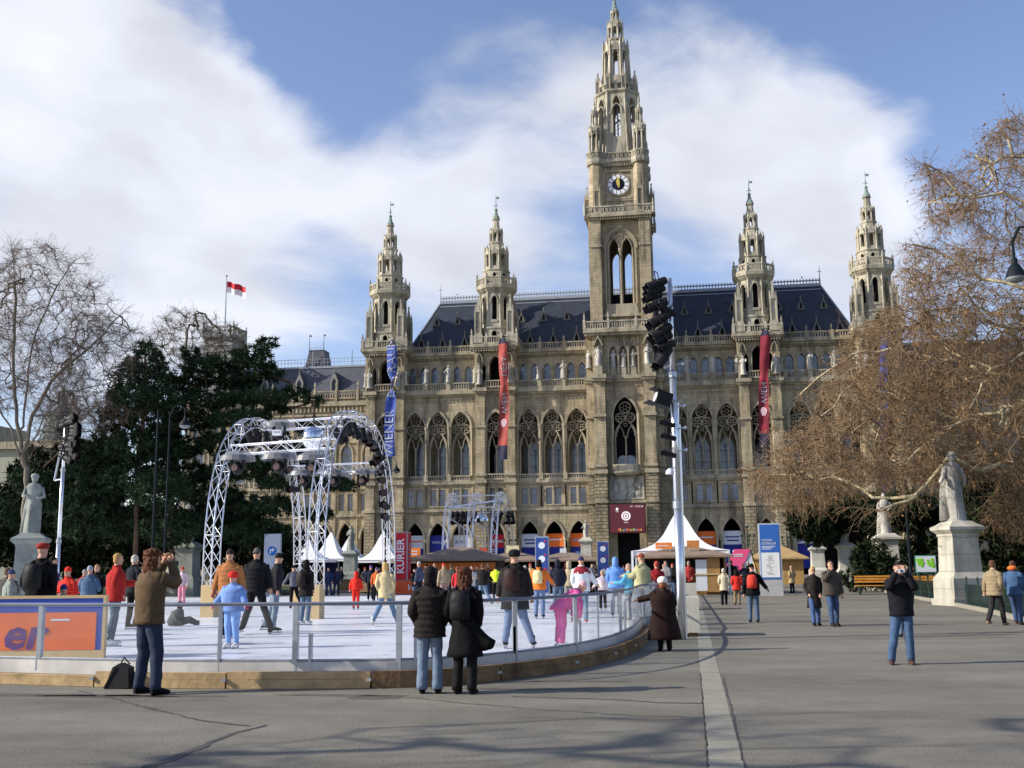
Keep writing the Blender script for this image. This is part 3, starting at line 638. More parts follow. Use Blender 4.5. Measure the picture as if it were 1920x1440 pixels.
for c in (-1.9, 1.9, -2.35, 2.35): B.tube([(c, -3.65, 40), (c, -3.65, 49.7)], .11, 5)
B.prism([(-2.6, 39.3), (2.6, 39.3), (2.2, 40.9), (-2.2, 40.9)], -3.9, -3.3); B.box(-2.9, 2.9, -4.1, -3.3, 38.9, 39.3)
for s in (-1, 1): 
    B.box(s*3.75-.95, s*3.75+.95, -4.7, -3.2, 49.8, 50.2)
    for x in (s*4.62,): B.box(x-.06, x+.06, -4.3, 5.4, 49.8, 50.2)
B.box(-5.0, 5.0, -5.0, 6, 54.5, 54.9); 
for k in range(26): x = -4.7+k*.376; B.box(x-.1, x+.1, -4.85, -4.4, 54.1, 54.5)
for k in range(22): x = -4.3+k*.41; B.box(x-.1, x+.1, -4.0, -3.6, 62.9, 63.3)
# clock surround and small gables of the buttresses
B.band([(-2.0, 57.9), (2.0, 57.9), (2.0, 62.0), (-2.0, 62.0)], [(-2.3, 57.6), (2.3, 57.6), (2.3, 62.3), (-2.3, 62.3)], -3.75, -3.4, True)
archband(B, 0, 55.2, 56.5, .8, .5, .18, -3.8, -3.4, 4); B.box(-2.3, 2.3, -3.7, -3.5, 57.3, 57.6)
for a in (-1, 1):
    for b in (-4.3, 5.3): pinnacle(B, a*3.3, b, 55, 61.8, 1.0)
    for y in (-2.4,): pinnacle(B, a*5.0, y, 55, 60.5, .9)
B.build('mouldings', TRIM, tw)
B = MB(); balu(B, -5.7, 5.7, -5.1, 36.8, 38.1, .36, .2)
for s in (-1, 1): 
    B.box(s*5.7-.15, s*5.7+.15, -5.1, 5, 36.8, 37.0); B.box(s*5.7-.15, s*5.7+.15, -5.1, 5, 37.9, 38.1)
    for j in range(26): B.box(s*5.7-.07, s*5.7+.07, -5+j*.38, -4.86+j*.38, 37, 38)
    for x in (5.7, 2.1): B.lathe(s*x, -5.1, [(.3, 36.8), (.3, 38.2), (.14, 38.4), (.22, 38.7), (.03, 39.5)], 4)
B.build('balustrade', WHITE, tw)
B = MB(); poly_balu(B, 0, .5, 54.9, 56.3, 5.25, 4, 0, True, 1); B.build('balustrade', WHITE, tw)
B = MB(); ledge(B, 0, .5, 63.4, 64.0, 4.5, 4)
for a in (-1, 1):
    for b in (-3.3, 4.3): ledge(B, a*3.45, b, 63.3, 64.0, 1.45); poly_balu(B, a*3.45, b, 64.0, 65.3, 1.3, 8, 0, False, 1)
poly_balu(B, 0, .5, 64.0, 65.3, 4.2, 4, 0, False, 1); B.build('balustrade', WHITE, tw)
# balcony with window over the relief
m = MB(); m.M = Matrix.Translation((0, -3.6, .55)); tracery(m, 3.45, 14.75, 23.2, 2.8); m.build('tracery', TRIM, tw)
m = MB(); m.lathe(0, -3.9, [(1.6, 14.7), (2.2, 15.1), (2.25, 15.3)], 16, 0, 1, .6); 
for k in range(23): a = pi+pi*k/22; m.box(2.1*cos(a)-.07, 2.1*cos(a)+.07, -3.9+1.26*sin(a)-.07, -3.9+1.26*sin(a)+.07, 15.3, 16.2)
m.tube([(2.1*cos(pi+pi*k/22), -3.9+1.26*sin(pi+pi*k/22), 16.25) for k in range(23)], .13, 4); m.build('balcony', WHITE, tw)
m = MB(); m.prism(parch(0, 15.3, 17.0, 3.0, .8, 4), -1.75, -1.65); m.build('pane', GLASS, tw)
m = MB(); m.box(-2.5, 2.5, -3.72, -3.6, 11.3, 14.5); random.seed(5)
for k in range(26): m.ball((random.uniform(-1.8, 1.8), -3.75, random.uniform(11.7, 14.1)), random.uniform(.2, .5), 7, 5, (1, .45, 1.2))
m.band([(-2.3, 11.4), (2.3, 11.4), (2.3, 14.4), (-2.3, 14.4)], [(-2.5, 11.2), (2.5, 11.2), (2.5, 14.6), (-2.5, 14.6)], -3.9, -3.7, True); m.build('relief_panel', STAT, tw, smooth=False)
# clock face
m = MB(); cz, cyy = 60.0, -3.62
m.m = 0; m.prism(circ(0, cz, 1.85, 32), cyy-.06, cyy+.1)
m.m = 1
for k in range(12):
    a = k*pi/6; n = 5; inn = [( .98*sin(a+(j/n-.5)*.42), cz+.98*cos(a+(j/n-.5)*.42)) for j in range(n+1)]; ou = [(1.62*sin(a+(j/n-.5)*.44), cz+1.62*cos(a+(j/n-.5)*.44)) for j in range(n+1)]
    m.band(inn, ou, cyy-.09, cyy-.05)
m.m = 2; m.band(circ(0, cz, 1.72, 32), circ(0, cz, 1.86, 32), cyy-.14, cyy, True)
cf = m.build('clock_face', [mat('clock_navy', (.012, .015, .03), .5), mat('clock_white', (.75, .76, .8), .5), TRIM], tw)
m = MB()
for a, l, w_ in ((radians(359), 1.7, .11), (radians(-8), 1.15, .2)):
    pts = [(-w_*.6, -.55), (w_*.6, -.55), (w_, 0), (w_*1.5, l*.5), (w_*.5, l*.6), (.03, l), (-.03, l), (-w_*.5, l*.6), (-w_*1.5, l*.5), (-w_, 0)]
    m.prism([(x*cos(a)+z*sin(a), cz-x*sin(a)+z*cos(a)) for x, z in pts], cyy-.22-l*.03, cyy-.17-l*.03)
m.prism(circ(0, cz, .25, 10), cyy-.3, cyy-.08); hd = m.build('clock_hands', GOLD, tw)
# lanterns and spire
m = MB(); cy = .5; K = k_
for z0, z1, r0, r1 in ():
    pass
storey(m, 0, cy, 64.0, K(73.7), 4.0, 3.3, 8, (1.25, K(66.3), K(72.0), 1.0), .8, .2)
for k in range(8):
    m.M = side_map(0, cy, k*pi/4, 4.0, 3.3, 64, K(73.7)); archband(m, 0, 72.2, 72.2, 1.8, 1.4, .16, -.18, .1, 5); m.box(-1.5, -.95, -.1, .1, 72.0, 72.25); m.box(.95, 1.5, -.1, .1, 72, 72.25); m.M = None
ledge(m, 0, cy, K(73.6), K(74.1), 3.6)
storey(m, 0, cy, K(74.0), K(75.7), 2.95, 2.9, 8, (.6, K(74.3), K(75.2), .4), .25, .16, 0, 2.3, 0, 2)
for k in range(8):
    m.M = side_map(0, cy, k*pi/4, 2.95, 2.95, 0, 1)
    for c in (-.6, .6): m.prism([(c-.5, K(75.3)), (c+.5, K(75.3)), (c, K(76.5))], -.08, .1)
    m.M = None
storey(m, 0, cy, K(74.0), K(81.8), 2.3, 1.95, 8, (.8, K(77.0), K(80.7), .8), .4, .2, 1.6, 1.7)
m.lathe(0, cy, [(2.0, K(81.8)), (1.35, K(83.2)), (1.3, K(83.6))], 8); ledge(m, 0, cy, K(83.3), K(83.6), 1.5)
storey(m, 0, cy, K(83.5), K(85.9), 1.25, 1.15, 8, (.5, K(83.8), K(85.3), .5), .2, .14, .9, 1.2)
m.lathe(0, cy, [(1.15, K(85.9)), (.75, K(86.8)), (.7, K(87.2))], 8)
storey(m, 0, cy, K(87.1), K(88.4), .62, .6, 8, (.22, K(87.3), K(88.1), .2), .1, .08, .3, .6)
m.build('lantern', WHITE, tw)
m = MB(); m.lathe(0, cy, [(.6, K(88.4)), (.62, K(88.7)), (.4, K(89.1)), (.45, K(89.4)), (.28, K(89.7)), (.36, K(90.1)), (.2, K(90.4)), (.24, K(90.7)), (.1, K(91.0))], 8); m.tube([(0, cy, K(91)), (0, cy, K(94))], [.15, .3], 6); m.ball((0, cy, K(94.3)), .3, 6, 5); m.build('spire_tip', COPPER, tw)
m = MB(); m.lathe(0, cy, [(1.4, 64), (1.1, K(66))], 8)
m.tube([(0, cy, 65), (0, cy, K(73))], .12, 6)
for z in range(66, 74, 1): m.tube([(.6*cos(z*1.3+t), cy+.6*sin(z*1.3+t), z+t/3) for t in (0, .8, 1.6, 2.4, 3.2)], .05, 4)
m.build('spiral_stair', LEAD, tw)
for a in (-1, 1):
    for b in (-3.3, 4.3):
        m = MB()
        storey(m, 0, 0, 64.0, 69.0, .95, .92, 8, (.38, 65.6, 68.1, .4), .15, .12, .7, .9)
        m.lathe(0, 0, [(.9, 69), (.5, 70.0)], 8); storey(m, 0, 0, 70.0, 72.0, .5, .48, 8, (.2, 70.3, 71.5, .2), .08, .08, .4, .6); m.lathe(0, 0, [(.5, 72), (.12, 73.4), (.2, 73.6), (.03, 74.6)], 6)
        o = m.build('corner_lantern', WHITE, tw); o.location = (a*3.5, b, 0)
for k in range(8):
    a = pi/8+k*pi/4; m = MB(); pinnacle(m, 0, 0, K(74.0), K(78.0), .7); o = m.build('pinnacle', WHITE, tw); o.location = (3.25*cos(a), cy+3.25*sin(a), 0)
for c in (-1.5, 0, 1.5): put_statue(c, -3.85, 31.1, .95)
for c in (-3.7, 3.7): put_statue(c, -4.9, 31.2, 1.1)
for c in (-5.3, 5.3): put_statue(c, -3.4, 31.2, 1.0, c*.15)
# ---- wings, set back
for s in (-1, 1):
    wm = MB(); wt = MB(); wd = MB()
    x0, x1 = sorted((s*40.9, s*76)); yw = 9.0; bx = [s*(43.4+3.75*k) for k in range(9)]
    wm.wall([(x0, 0), (x1, 0), (x1, 29.4), (x0, 29.4)], [parch(q, .02, 6.4, 2.4, 2.6, 5) for q in bx]+[[(q+c-.45, 11), (q+c-.45, 13.8), (q+c+.45, 13.8), (q+c+.45, 11)] for q in bx for c in (-.75, .75)]+[parch(q, 16, 20.5, 1.9, 1.6, 4) for q in bx]+[[(q+c-.45, 23.6), (q+c-.45, 26.4), (q+c+.45, 26.4), (q+c+.45, 23.6)] for q in bx for c in (-.65, .65)], yw, yw+.6)
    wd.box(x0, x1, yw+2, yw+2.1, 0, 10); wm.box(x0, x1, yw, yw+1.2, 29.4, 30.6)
    wm.box(x0 if s > 0 else x1-.6, x0+.6 if s > 0 else x1, 1, yw, 0, 29.4)
    for (z0, z1, o) in ((10, 10.4, .25), (14.6, 15.1, .3), (22.3, 22.7, .25), (27.0, 27.3, .2), (28.6, 29.4, .55)): wt.box(x0, x1, yw-o, yw+.1, z0, z1)
    for k in range(int(34/.7)): c = s*(41.2+k*.7); wt.box(c-.16, c+.16, yw-.35, yw, 27.6, 28.5)
    for q in bx:
        for c in (-1.1, 1.1): wt.box(q+c-.12, q+c+.12, yw-.12, yw+.1, 15.2, 20.5)
        archband(wt, q, 20.5, 20.5, 1.9, 1.6, .25, yw-.18, yw+.1, 5); archband(wt, q, 6.4, 6.4, 2.4, 2.6, .3, yw-.18, yw+.1, 5)
        balu(wt, q-1.5, q+1.5, yw-.3, 29.8, 31.2, .4); wt.box(q-2.05, q-1.6, yw-.6, yw, 29.4, 31.3); wt.lathe(q-1.85, yw-.3, [(.2, 31.3), (.1, 31.8), (.2, 32.2), (.02, 32.9)], 4)
        balu(wt, q-1.1, q+1.1, yw-.2, 15.1, 16, .34)
        wt.box(q-1.9, q-1.7, yw-.2, yw+.1, 0, 28)
    wm.build('wing_wall', STONE, TH); wt.build('wing_mouldings', TRIM, TH); wd.build('wing_dark_interior', DARK, TH)
    for q in bx:
        if s < 0 and q == bx[0]:
            m = MB()
            for c in (-.75, .75): m.box(c-.47, c+.47, 9.45, 9.52, 10.95, 13.85); m.box(c-.47, c+.47, 9.45, 9.52, 23.5, 26.5)
            m.box(-1, 1, 9.45, 9.52, 15.9, 22.2); f0 = m.build('window', GLASS, TH); m = MB()
            for c in (-.75, .75): m.box(c-.04, c+.04, 9.38, 9.44, 10.95, 13.8); m.box(c-.45, c+.45, 9.38, 9.44, 12.7, 12.78); m.box(c-.04, c+.04, 9.38, 9.44, 23.6, 26.4)
            m.box(-.05, .05, 9.38, 9.44, 16, 22); m.box(-.95, .95, 9.38, 9.44, 20.2, 20.3); m.box(-.95, .95, 9.38, 9.44, 18, 18.08); m.build('window_frame', TRIM, f0); o = f0
        else: o = copy_tree(f0, TH)
        o.location.x = q
for s in (-1, 1):
    wr = MB(); x0, x1 = sorted((s*40, s*76)); a = [wr.av(p) for p in ((x0, 9.6, 30), (x1, 9.6, 30), (x1, 13, 36.1), (x0, 13, 36.1), (x1, 22, 36.1), (x0, 22, 36.1))]; wr.af(a[0], a[1], a[2], a[3]); wr.af(a[3], a[2], a[4], a[5])
    wr_ = wr.build('wing_roof', SLATE2, TH); m = MB(); x0, x1 = sorted((s*41, s*76)); m.box(x0, x1, 12.8, 12.95, 36.0, 36.35)
    for z in (37.0, 37.6): m.box(x0, x1, 12.9, 12.94, z, z+.06)
    for k in range(58): x = x0+k*.6; m.box(x-.025, x+.025, 12.9, 12.94, 36.3, 37.8)
    for k in range(5): m.box(x0+k*7.1-.06, x0+k*7.1+.06, 12.85, 12.97, 36.3, 39)
    m.build('roof_cresting', LEAD, wr_)
dm = None
for s in (-1, 1):
    for k in range(5):
        if dm is None:
            m = MB(); m.m = 0; m.wall([(-.7, 0), (.7, 0), (.7, 2.2), (0, 3.7), (-.7, 2.2)], [[(-.42, .4), (-.42, 2.0), (0, 2.7), (.42, 2.0), (.42, .4)]], 0, .2); m.tube([(0, 0, 3.5), (0, 0, 4.6)], [.1, .02], 4)
            m.m = 1; m.prism([(-.8, 0), (.8, 0), (.8, 2.2), (0, 3.85), (-.8, 2.2)], .2, 2.2); dm = m.build('wing_dormer', [mat('dormer_lead', (.24, .24, .22), .6), SLATE2], TH); o = dm
        else: o = dm.copy(); C.objects.link(o)
        o.location = (s*(43.7+k*6.2), 10.2, 31)
m = MB(); roofprism(m, -55.8, -51.2, 13, 18, 36.1, 36.2, .1)
m.M = None; m.lathe(-54.3, 15, [(2.9, 36.1), (2.6, 36.6), (1.95, 39.2), (2.05, 39.4)], 4)
for k in range(9): m.box(-55.6+k*.32, -55.56+k*.32, 13.6, 13.64, 39.4, 40.1)
for x in (-55.6, -53.0): m.tube([(x, 13.6, 39.3), (x, 13.6, 42.3)], [.08, .03], 4); m.box(x, x+.35, 13.58, 13.62, 41.8, 42.1)
m.build('roof_pavilion', SLATE2, TH)
fx = P(406, 700, 172).x-XC
m = MB(); m.m = 0; m.box(fx-2.6, fx+2.6, 7.2, 12.4, 30, 41.4); m.box(fx-2.85, fx+2.85, 6.9, 12.7, 41.0, 41.4); m.m = 1
for z in range(7): m.box(fx-2.7, fx+2.7, 7.1, 12.5, 33+z*1.1, 33.3+z*1.1)
poly_balu(m, fx, 9.8, 41.4, 43.0, 2.75, 4, 0, True, 1); m.build('flag_tower', [mat('grey_stone', (.25, .25, .24), .9, .2), mat('grey_stone2', (.33, .33, .32), .9, .15)], TH)
m = MB(); m.tube([(fx, 9.8, 43), (fx, 9.8, 52.5)], [.14, .07], 6); m.ball((fx, 9.8, 52.6), .2, 6, 5); m.build('flagpole', LEAD, TH)
m = MB(); n = 14; RED = mat('flag_red', (.55, .03, .04), .7); WH = mat('flag_white', (.8, .8, .8), .7)
rows = []
for j in range(5):
    rows.append([m.av((3.6*i/n, .35*sin(i*.8), -j*.50-1.25*(i/n)**1.1+(.14*sin(i*.9)))) for i in range(n+1)])
for j in range(4):
    m.m = 0 if j < 2 else 1
    for i in range(n): m.af(rows[j][i], rows[j+1][i], rows[j+1][i+1], rows[j][i+1])
fo = m.build('flag', [RED, WH], None, True, (XC+fx+.12, YF+9.8, 51.6)); tag(fo, 'red over white flag flying from the pole above the grey roof tower', 'flag')
# screen on the tower
s0, s1 = P(1143, 946, 159.2), P(1210, 998, 159.2)
SCRN = thing('video_screen', ((s0.x+s1.x)/2, 159.2, 0), 'dark maroon video screen hung over the town hall entrance', 'screen')
w_, h_ = s1.x-s0.x, s0.z-s1.z; zc = (s0.z+s1.z)/2
m = MB(); m.box(-w_/2-.1, w_/2+.1, 0, .5, zc-h_/2-.1, zc+h_/2+.1); m.build('housing', BLACK, SCRN)
MAR = mat('screen_maroon', (.075, .010, .016), .35); LW = mat('screen_white', (.62, .55, .58), .4)
for mm, e in ((MAR, .35), (LW, .5)):
    b = mm.node_tree.nodes['Principled BSDF']; b.inputs['Emission Color'].default_value = b.inputs['Base Color'].default_value; b.inputs['Emission Strength'].default_value = e
m = MB(); m.box(-w_/2, w_/2, -.05, 0, zc-h_/2, zc+h_/2); m.build('display', MAR, SCRN)
m = MB(); m.band(circ(-.2, zc+.35, .45, 20), circ(-.2, zc+.35, .68, 20), -.07, -.05, True); m.band(circ(-.2, zc+.35, .12, 12), circ(-.2, zc+.35, .36, 12), -.07, -.05, True)
for k in range(5): m.box(-1.7, -1.2, -.07, -.05, zc+1.0-k*.07, zc+1.03-k*.07) if k < 2 else None
m.ball((-1.45, -.05, zc+1.35), .2, 8, 6, (1, .1, 1.2)); m.build('emblem', LW, SCRN)
text_obj('lettering', '07. - 29.06.08', .34, LW, SCRN, (1.4, -.06, zc+h_/2-.35)); text_obj('lettering', 'WIEN', .26, LW, SCRN, (-.2, -.06, zc-.6))
cols = [(.7, .1, .05), (.8, .5, .1), (.1, .4, .1), (.7, .6, .1), (.1, .2, .6), (.7, .3, .1)]; random.seed(2)
m = MB()
for k in range(14): m.m = k % 6; x = -1.4+k*.25; hh = random.uniform(.15, .4); m.box(x, x+.17, -.07, -.05, zc-h_/2+.25, zc-h_/2+.25+hh)
m.build('colour_strip', [mat('strip%d' % i, c, .5) for i, c in enumerate(cols)], SCRN)
# banners in the ground arcade
BL = mat('banner_blue', (.018, .03, .22), .6, .15, 1); BW = mat('banner_white', (.62, .66, .72), .6); BO = mat('banner_orange', (.75, .16, .03), .6); BR = mat('banner_red', (.6, .02, .05), .6); LB = mat('banner_pale_blue', (.2, .35, .65), .6)
spec = [(-33.15, BW, 'o'), (-29.5, BL, 'W24.AT'), (-25.85, BW, 'AWD'), (-20.15, BR, 'r'), (-15.15, BW, 'b'), (-11.4, BO, 'o'), (-7.65, BO, 'p'), (11.4, BO, 'o'), (15.15, BW, 'b'), (20.15, BR, 'r'), (25.85, BW, 'AWD')]
desc = {0: 'white and blue banner with orange bars in the arch next to the red column sign', 1: 'all blue banner with white web address in an arcade arch', 2: 'white over blue banner in the arch behind the small truss stage', 3: 'red over blue banner in the arch behind the right leg of the small truss stage', 4: 'white over blue banner in the arch left of the tall blue totem', 5: 'orange over blue banner in the arch right of the tall blue totem', 6: 'orange over blue banner with pale blue figure beside the tower', 7: 'red-orange banner in the arch over the white tent slope', 8: 'white over blue banner in the arch behind the pink wedge', 9: 'dark red banner in the arch behind the blue information totem', 10: 'white over blue banner behind the trees right of the information totem'}
for i, (x, c, tx) in enumerate(spec):
    b = thing('banner', (XC+x, YF+.55, 0), desc[i], 'banner', 'banners in the ground floor arches')
    m = MB(); m.box(-1.36, 1.36, -.02, .02, .9, 4.5); m.build('lower_panel', BL, b); m = MB(); m.box(-1.36, 1.36, -.02, .02, 4.5, 6.5); m.build('upper_panel', c, b)
    m = MB()
    if tx in 'ob': 
        for k in range(2 if tx == 'b' else 1): m.box(-1.0+k*.2, 1.0-k*.1, -.05, -.02, 5.5-k*.5, 5.7-k*.5)
        m.build('print', BO if c is BW and tx == 'o' else (BL if c is BW else BW), b)
    elif tx == 'p': m.ball((-.3, -.02, 3), .55, 10, 6, (1, .1, 1.5)); m.ball((.5, -.02, 2.2), .5, 10, 6, (1, .1, 1)); m.box(-1, 1, -.05, -.02, 5.4, 5.6); m.build('print', LB, b)
    elif tx == 'r': m.box(-.9, .9, -.05, -.02, 5.3, 5.6); m.build('print', BW, b)
    else: text_obj('lettering', tx, .8 if len(tx) < 5 else .62, BL if c is BW else BW, b, (0, -.04, 5.4))
# ================================================= trees
import numpy as np
BARK = mat('grey_bark', (.17, .145, .11), .9, .35, 3, bump=.5, bs=12)
PALE = mat('pale_plane_bark', (.40, .345, .225), .9, .65, 3.5, bump=.3, bs=14)
TWIG = mat('brown_twigs', (.20, .138, .082), .9, .35, .8)
DEADL = mat('dead_leaves', (.21, .115, .055), .9, .6, 1.1)
TWIG2 = mat('grey_twigs', (.15, .115, .09), .9, .3, .8)
PINE = mat('pine_needles', (.018, .036, .014), .8, .85, 1.8)
YEW = mat('yew_leaves', (.016, .024, .009), .8, .9, 1.8)
PINEB = mat('pine_bark', (.12, .075, .05), .9, .3, 3)
def fast_mesh(name, verts, faces, mt, parent, matidx=None, k=3):
    v = np.asarray(verts, dtype=np.float32); f = np.asarray(faces, dtype=np.int32)
    me = bpy.data.meshes.new(name); me.vertices.add(len(v)); me.vertices.foreach_set('co', v.ravel())
    me.loops.add(f.size); me.loops.foreach_set('vertex_index', f.ravel()); me.polygons.add(len(f))
    me.polygons.foreach_set('loop_start', np.arange(0, f.size, f.shape[1], dtype=np.int32))
    for m in (mt if isinstance(mt, (list, tuple)) else [mt]): me.materials.append(m)
    if matidx is not None: me.polygons.foreach_set('material_index', np.asarray(matidx, dtype=np.int32))
    me.update(calc_edges=True); o = bpy.data.objects.new(name, me); C.objects.link(o); o.parent = parent
    if parent: o.location = -parent.location
    return o
def unit(a): return a/np.maximum(1e-9, np.linalg.norm(a, axis=-1, keepdims=True))
def sticks(A, B, ra, rb, n=3):
    """tapered n-sided sticks between arrays of points"""
    A, B = np.asarray(A), np.asarray(B); d = unit(B-A); h = np.where(np.abs(d[:, 2:3]) < .9, [[0, 0, 1.]], [[1., 0, 0]])
    u = unit(np.cross(d, h)); v = np.cross(d, u); V = []
    for P_, r in ((A, ra), (B, rb)):
        r = np.broadcast_to(np.asarray(r, dtype=float), (len(A),))[:, None]
        for k in range(n): V.append(P_+(u*cos(2*pi*k/n)+v*sin(2*pi*k/n))*r)
    V = np.stack(V, 1); base = (np.arange(len(A))*2*n)[:, None]; F = []
    for k in range(n): F.append(base+np.array([[k, (k+1) % n, n+(k+1) % n, n+k]]))
    return V.reshape(-1, 3), np.stack(F, 1).reshape(-1, 4)
class Tree:
    def __init__(s, seed): s.P = []; s.par = []; s.fl = {}; s.rn = np.random.RandomState(seed)
    def limb(s, pts, par=-1, step=.5, jit=.05, floor=0):
        pts = [np.array(p, dtype=float) for p in pts]; 
        if par is None: d = np.linalg.norm(np.array(s.P)-pts[0], axis=1); par = int(d.argmin())
        # catmull smoothing
        Q = [pts[0]]
        for i in range(len(pts)-1):
            p0 = pts[max(0, i-1)]; p1 = pts[i]; p2 = pts[i+1]; p3 = pts[min(len(pts)-1, i+2)]; n = max(1, int(np.linalg.norm(p2-p1)/step))
            for k in range(1, n+1):
                t = k/n; Q.append(.5*((2*p1)+(-p0+p2)*t+(2*p0-5*p1+4*p2-p3)*t*t+(-p0+3*p1-3*p2+p3)*t**3)+s.rn.normal(0, jit, 3)*(k < n))
        for n_, q in enumerate(Q):
            s.P.append(q); s.par.append(par); par = len(s.P)-1
            if floor: s.fl[par] = floor*(1-.80*(n_/len(Q))**.8)*s.rn.uniform(.85, 1.15)
        return par
    def fill(s, targets, step=.6, droop=0.0, jit=.08, up=0.0):
        T = np.array(targets); Pn = np.array(s.P); d = np.full(len(T), 1e9); near = np.zeros(len(T), int)
        for i in range(len(T)):
            dd = np.linalg.norm(Pn-T[i], axis=1); near[i] = dd.argmin(); d[i] = dd.min()
        done = np.zeros(len(T), bool)
        for _ in range(len(T)):
            i = int(np.where(done, 1e9, d).argmin()); done[i] = True; a = s.P[near[i]]; b = T[i]; L_ = np.linalg.norm(b-a)
            n = max(1, int(L_/step)); par = near[i]; new = []; bend = s.rn.normal(0, .12*L_, 3); bend[2] += (up-droop)*L_
            for k in range(1, n+1):
                t = k/n; q = a+(b-a)*t+bend*4*t*(1-t)*.5+s.rn.normal(0, jit, 3)*(k < n); s.P.append(q); s.par.append(par); par = len(s.P)-1; new.append(par)
            for j in new:
                dd = np.linalg.norm(T-s.P[j], axis=1)*1.0; m = (dd < d) & ~done; d[m] = dd[m]; near[m] = j
    def radii(s, rt=.012, ex=.45, cap=None, floor=None):
        n = len(s.P); w = np.zeros(n); ch = np.zeros(n)
        for i in range(n):
            if s.par[i] >= 0: ch[s.par[i]] += 1
        w[ch == 0] = 1
        for i in range(n-1, -1, -1):
            if s.par[i] >= 0: w[s.par[i]] += w[i]
        s.w = np.maximum(w, 1); s.r = rt*s.w**ex
        if cap: s.r = np.minimum(s.r, cap)
        for i, v in s.fl.items(): s.r[i] = max(s.r[i]*.5, v)
        return s.r
    def mesh(s, name, mts, parent, thr=.05, n=6, minr=0):
        P_ = np.array(s.P); par = np.array(s.par); i = np.where((par >= 0) & (s.r >= minr))[0]; A, B = P_[par[i]], P_[i]; ra = np.minimum(s.r[par[i]], s.r[i]*1.35); rb = s.r[i]
        V, F = sticks(A, B+(B-A)*.04, ra, rb, n); mi = np.repeat((rb < thr).astype(int), n)
        return fast_mesh(name, V, F, mts, parent, mi)
    def twigs(s, per, ln, rad, wmax=6, droop=0, spread=1.0, sub=3, leaf=0, leafs=.05):
        P_ = np.array(s.P); par = np.array(s.par); i = np.where((s.w <= wmax) & (par >= 0))[0]; i = np.repeat(i, per); rn = s.rn
        A = P_[i]+(P_[par[i]]-P_[i])*rn.rand(len(i), 1); D = unit(unit(P_[i]-P_[par[i]])*.7+rn.normal(0, spread*.6, (len(i), 3))); D[:, 2] -= droop
        D = unit(D); L_ = ln*(.5+rn.rand(len(i), 1)); B = A+D*L_; D2 = unit(D+rn.normal(0, .35, D.shape)+[0, 0, -droop*.5]); Cc = B+D2*L_*.7
        segsA = [A, B]; segsB = [B, Cc]; ra = [np.full(len(i), rad), np.full(len(i), rad*.75)]; rb = [np.full(len(i), rad*.75), np.full(len(i), rad*.4)]
        for _ in range(sub):
            t = rn.rand(len(i), 1); a = np.where(rn.rand(len(i), 1) < .5, A+(B-A)*t, B+(Cc-B)*t); dd = unit(D+rn.normal(0, .8, D.shape)); b = a+dd*L_*.45*(.4+rn.rand(len(i), 1))
            segsA.append(a); segsB.append(b); ra.append(np.full(len(i), rad*.6)); rb.append(np.full(len(i), rad*.35))
        A_, B_ = np.concatenate(segsA), np.concatenate(segsB); V, F = sticks(A_, B_, np.concatenate(ra), np.concatenate(rb), 3); LV = LF = None
        if leaf:
            m = rn.choice(len(B_), int(len(B_)*leaf)); c = B_[m]+rn.normal(0, .04, (len(m), 3)); u = unit(rn.normal(0, 1, c.shape))*leafs*(.5+rn.rand(len(m), 1)); v = unit(rn.normal(0, 1, c.shape)+[0, 0, -1])*leafs*(.5+rn.rand(len(m), 1))
            LV = np.stack([c-u*.5, c+v*.5, c+u*.5, c-v*.6], 1).reshape(-1, 3); LF = (np.arange(len(m))*4)[:, None]+np.array([[0, 1, 2, 3]])
        return V, F, LV, LF
def ell(rn, n, c, r, hollow=.0):
    d = unit(rn.normal(0, 1, (n, 3))); k = (hollow+(1-hollow)*rn.rand(n, 1))**(1/3.); return np.array(c)+d*k*np.array(r)
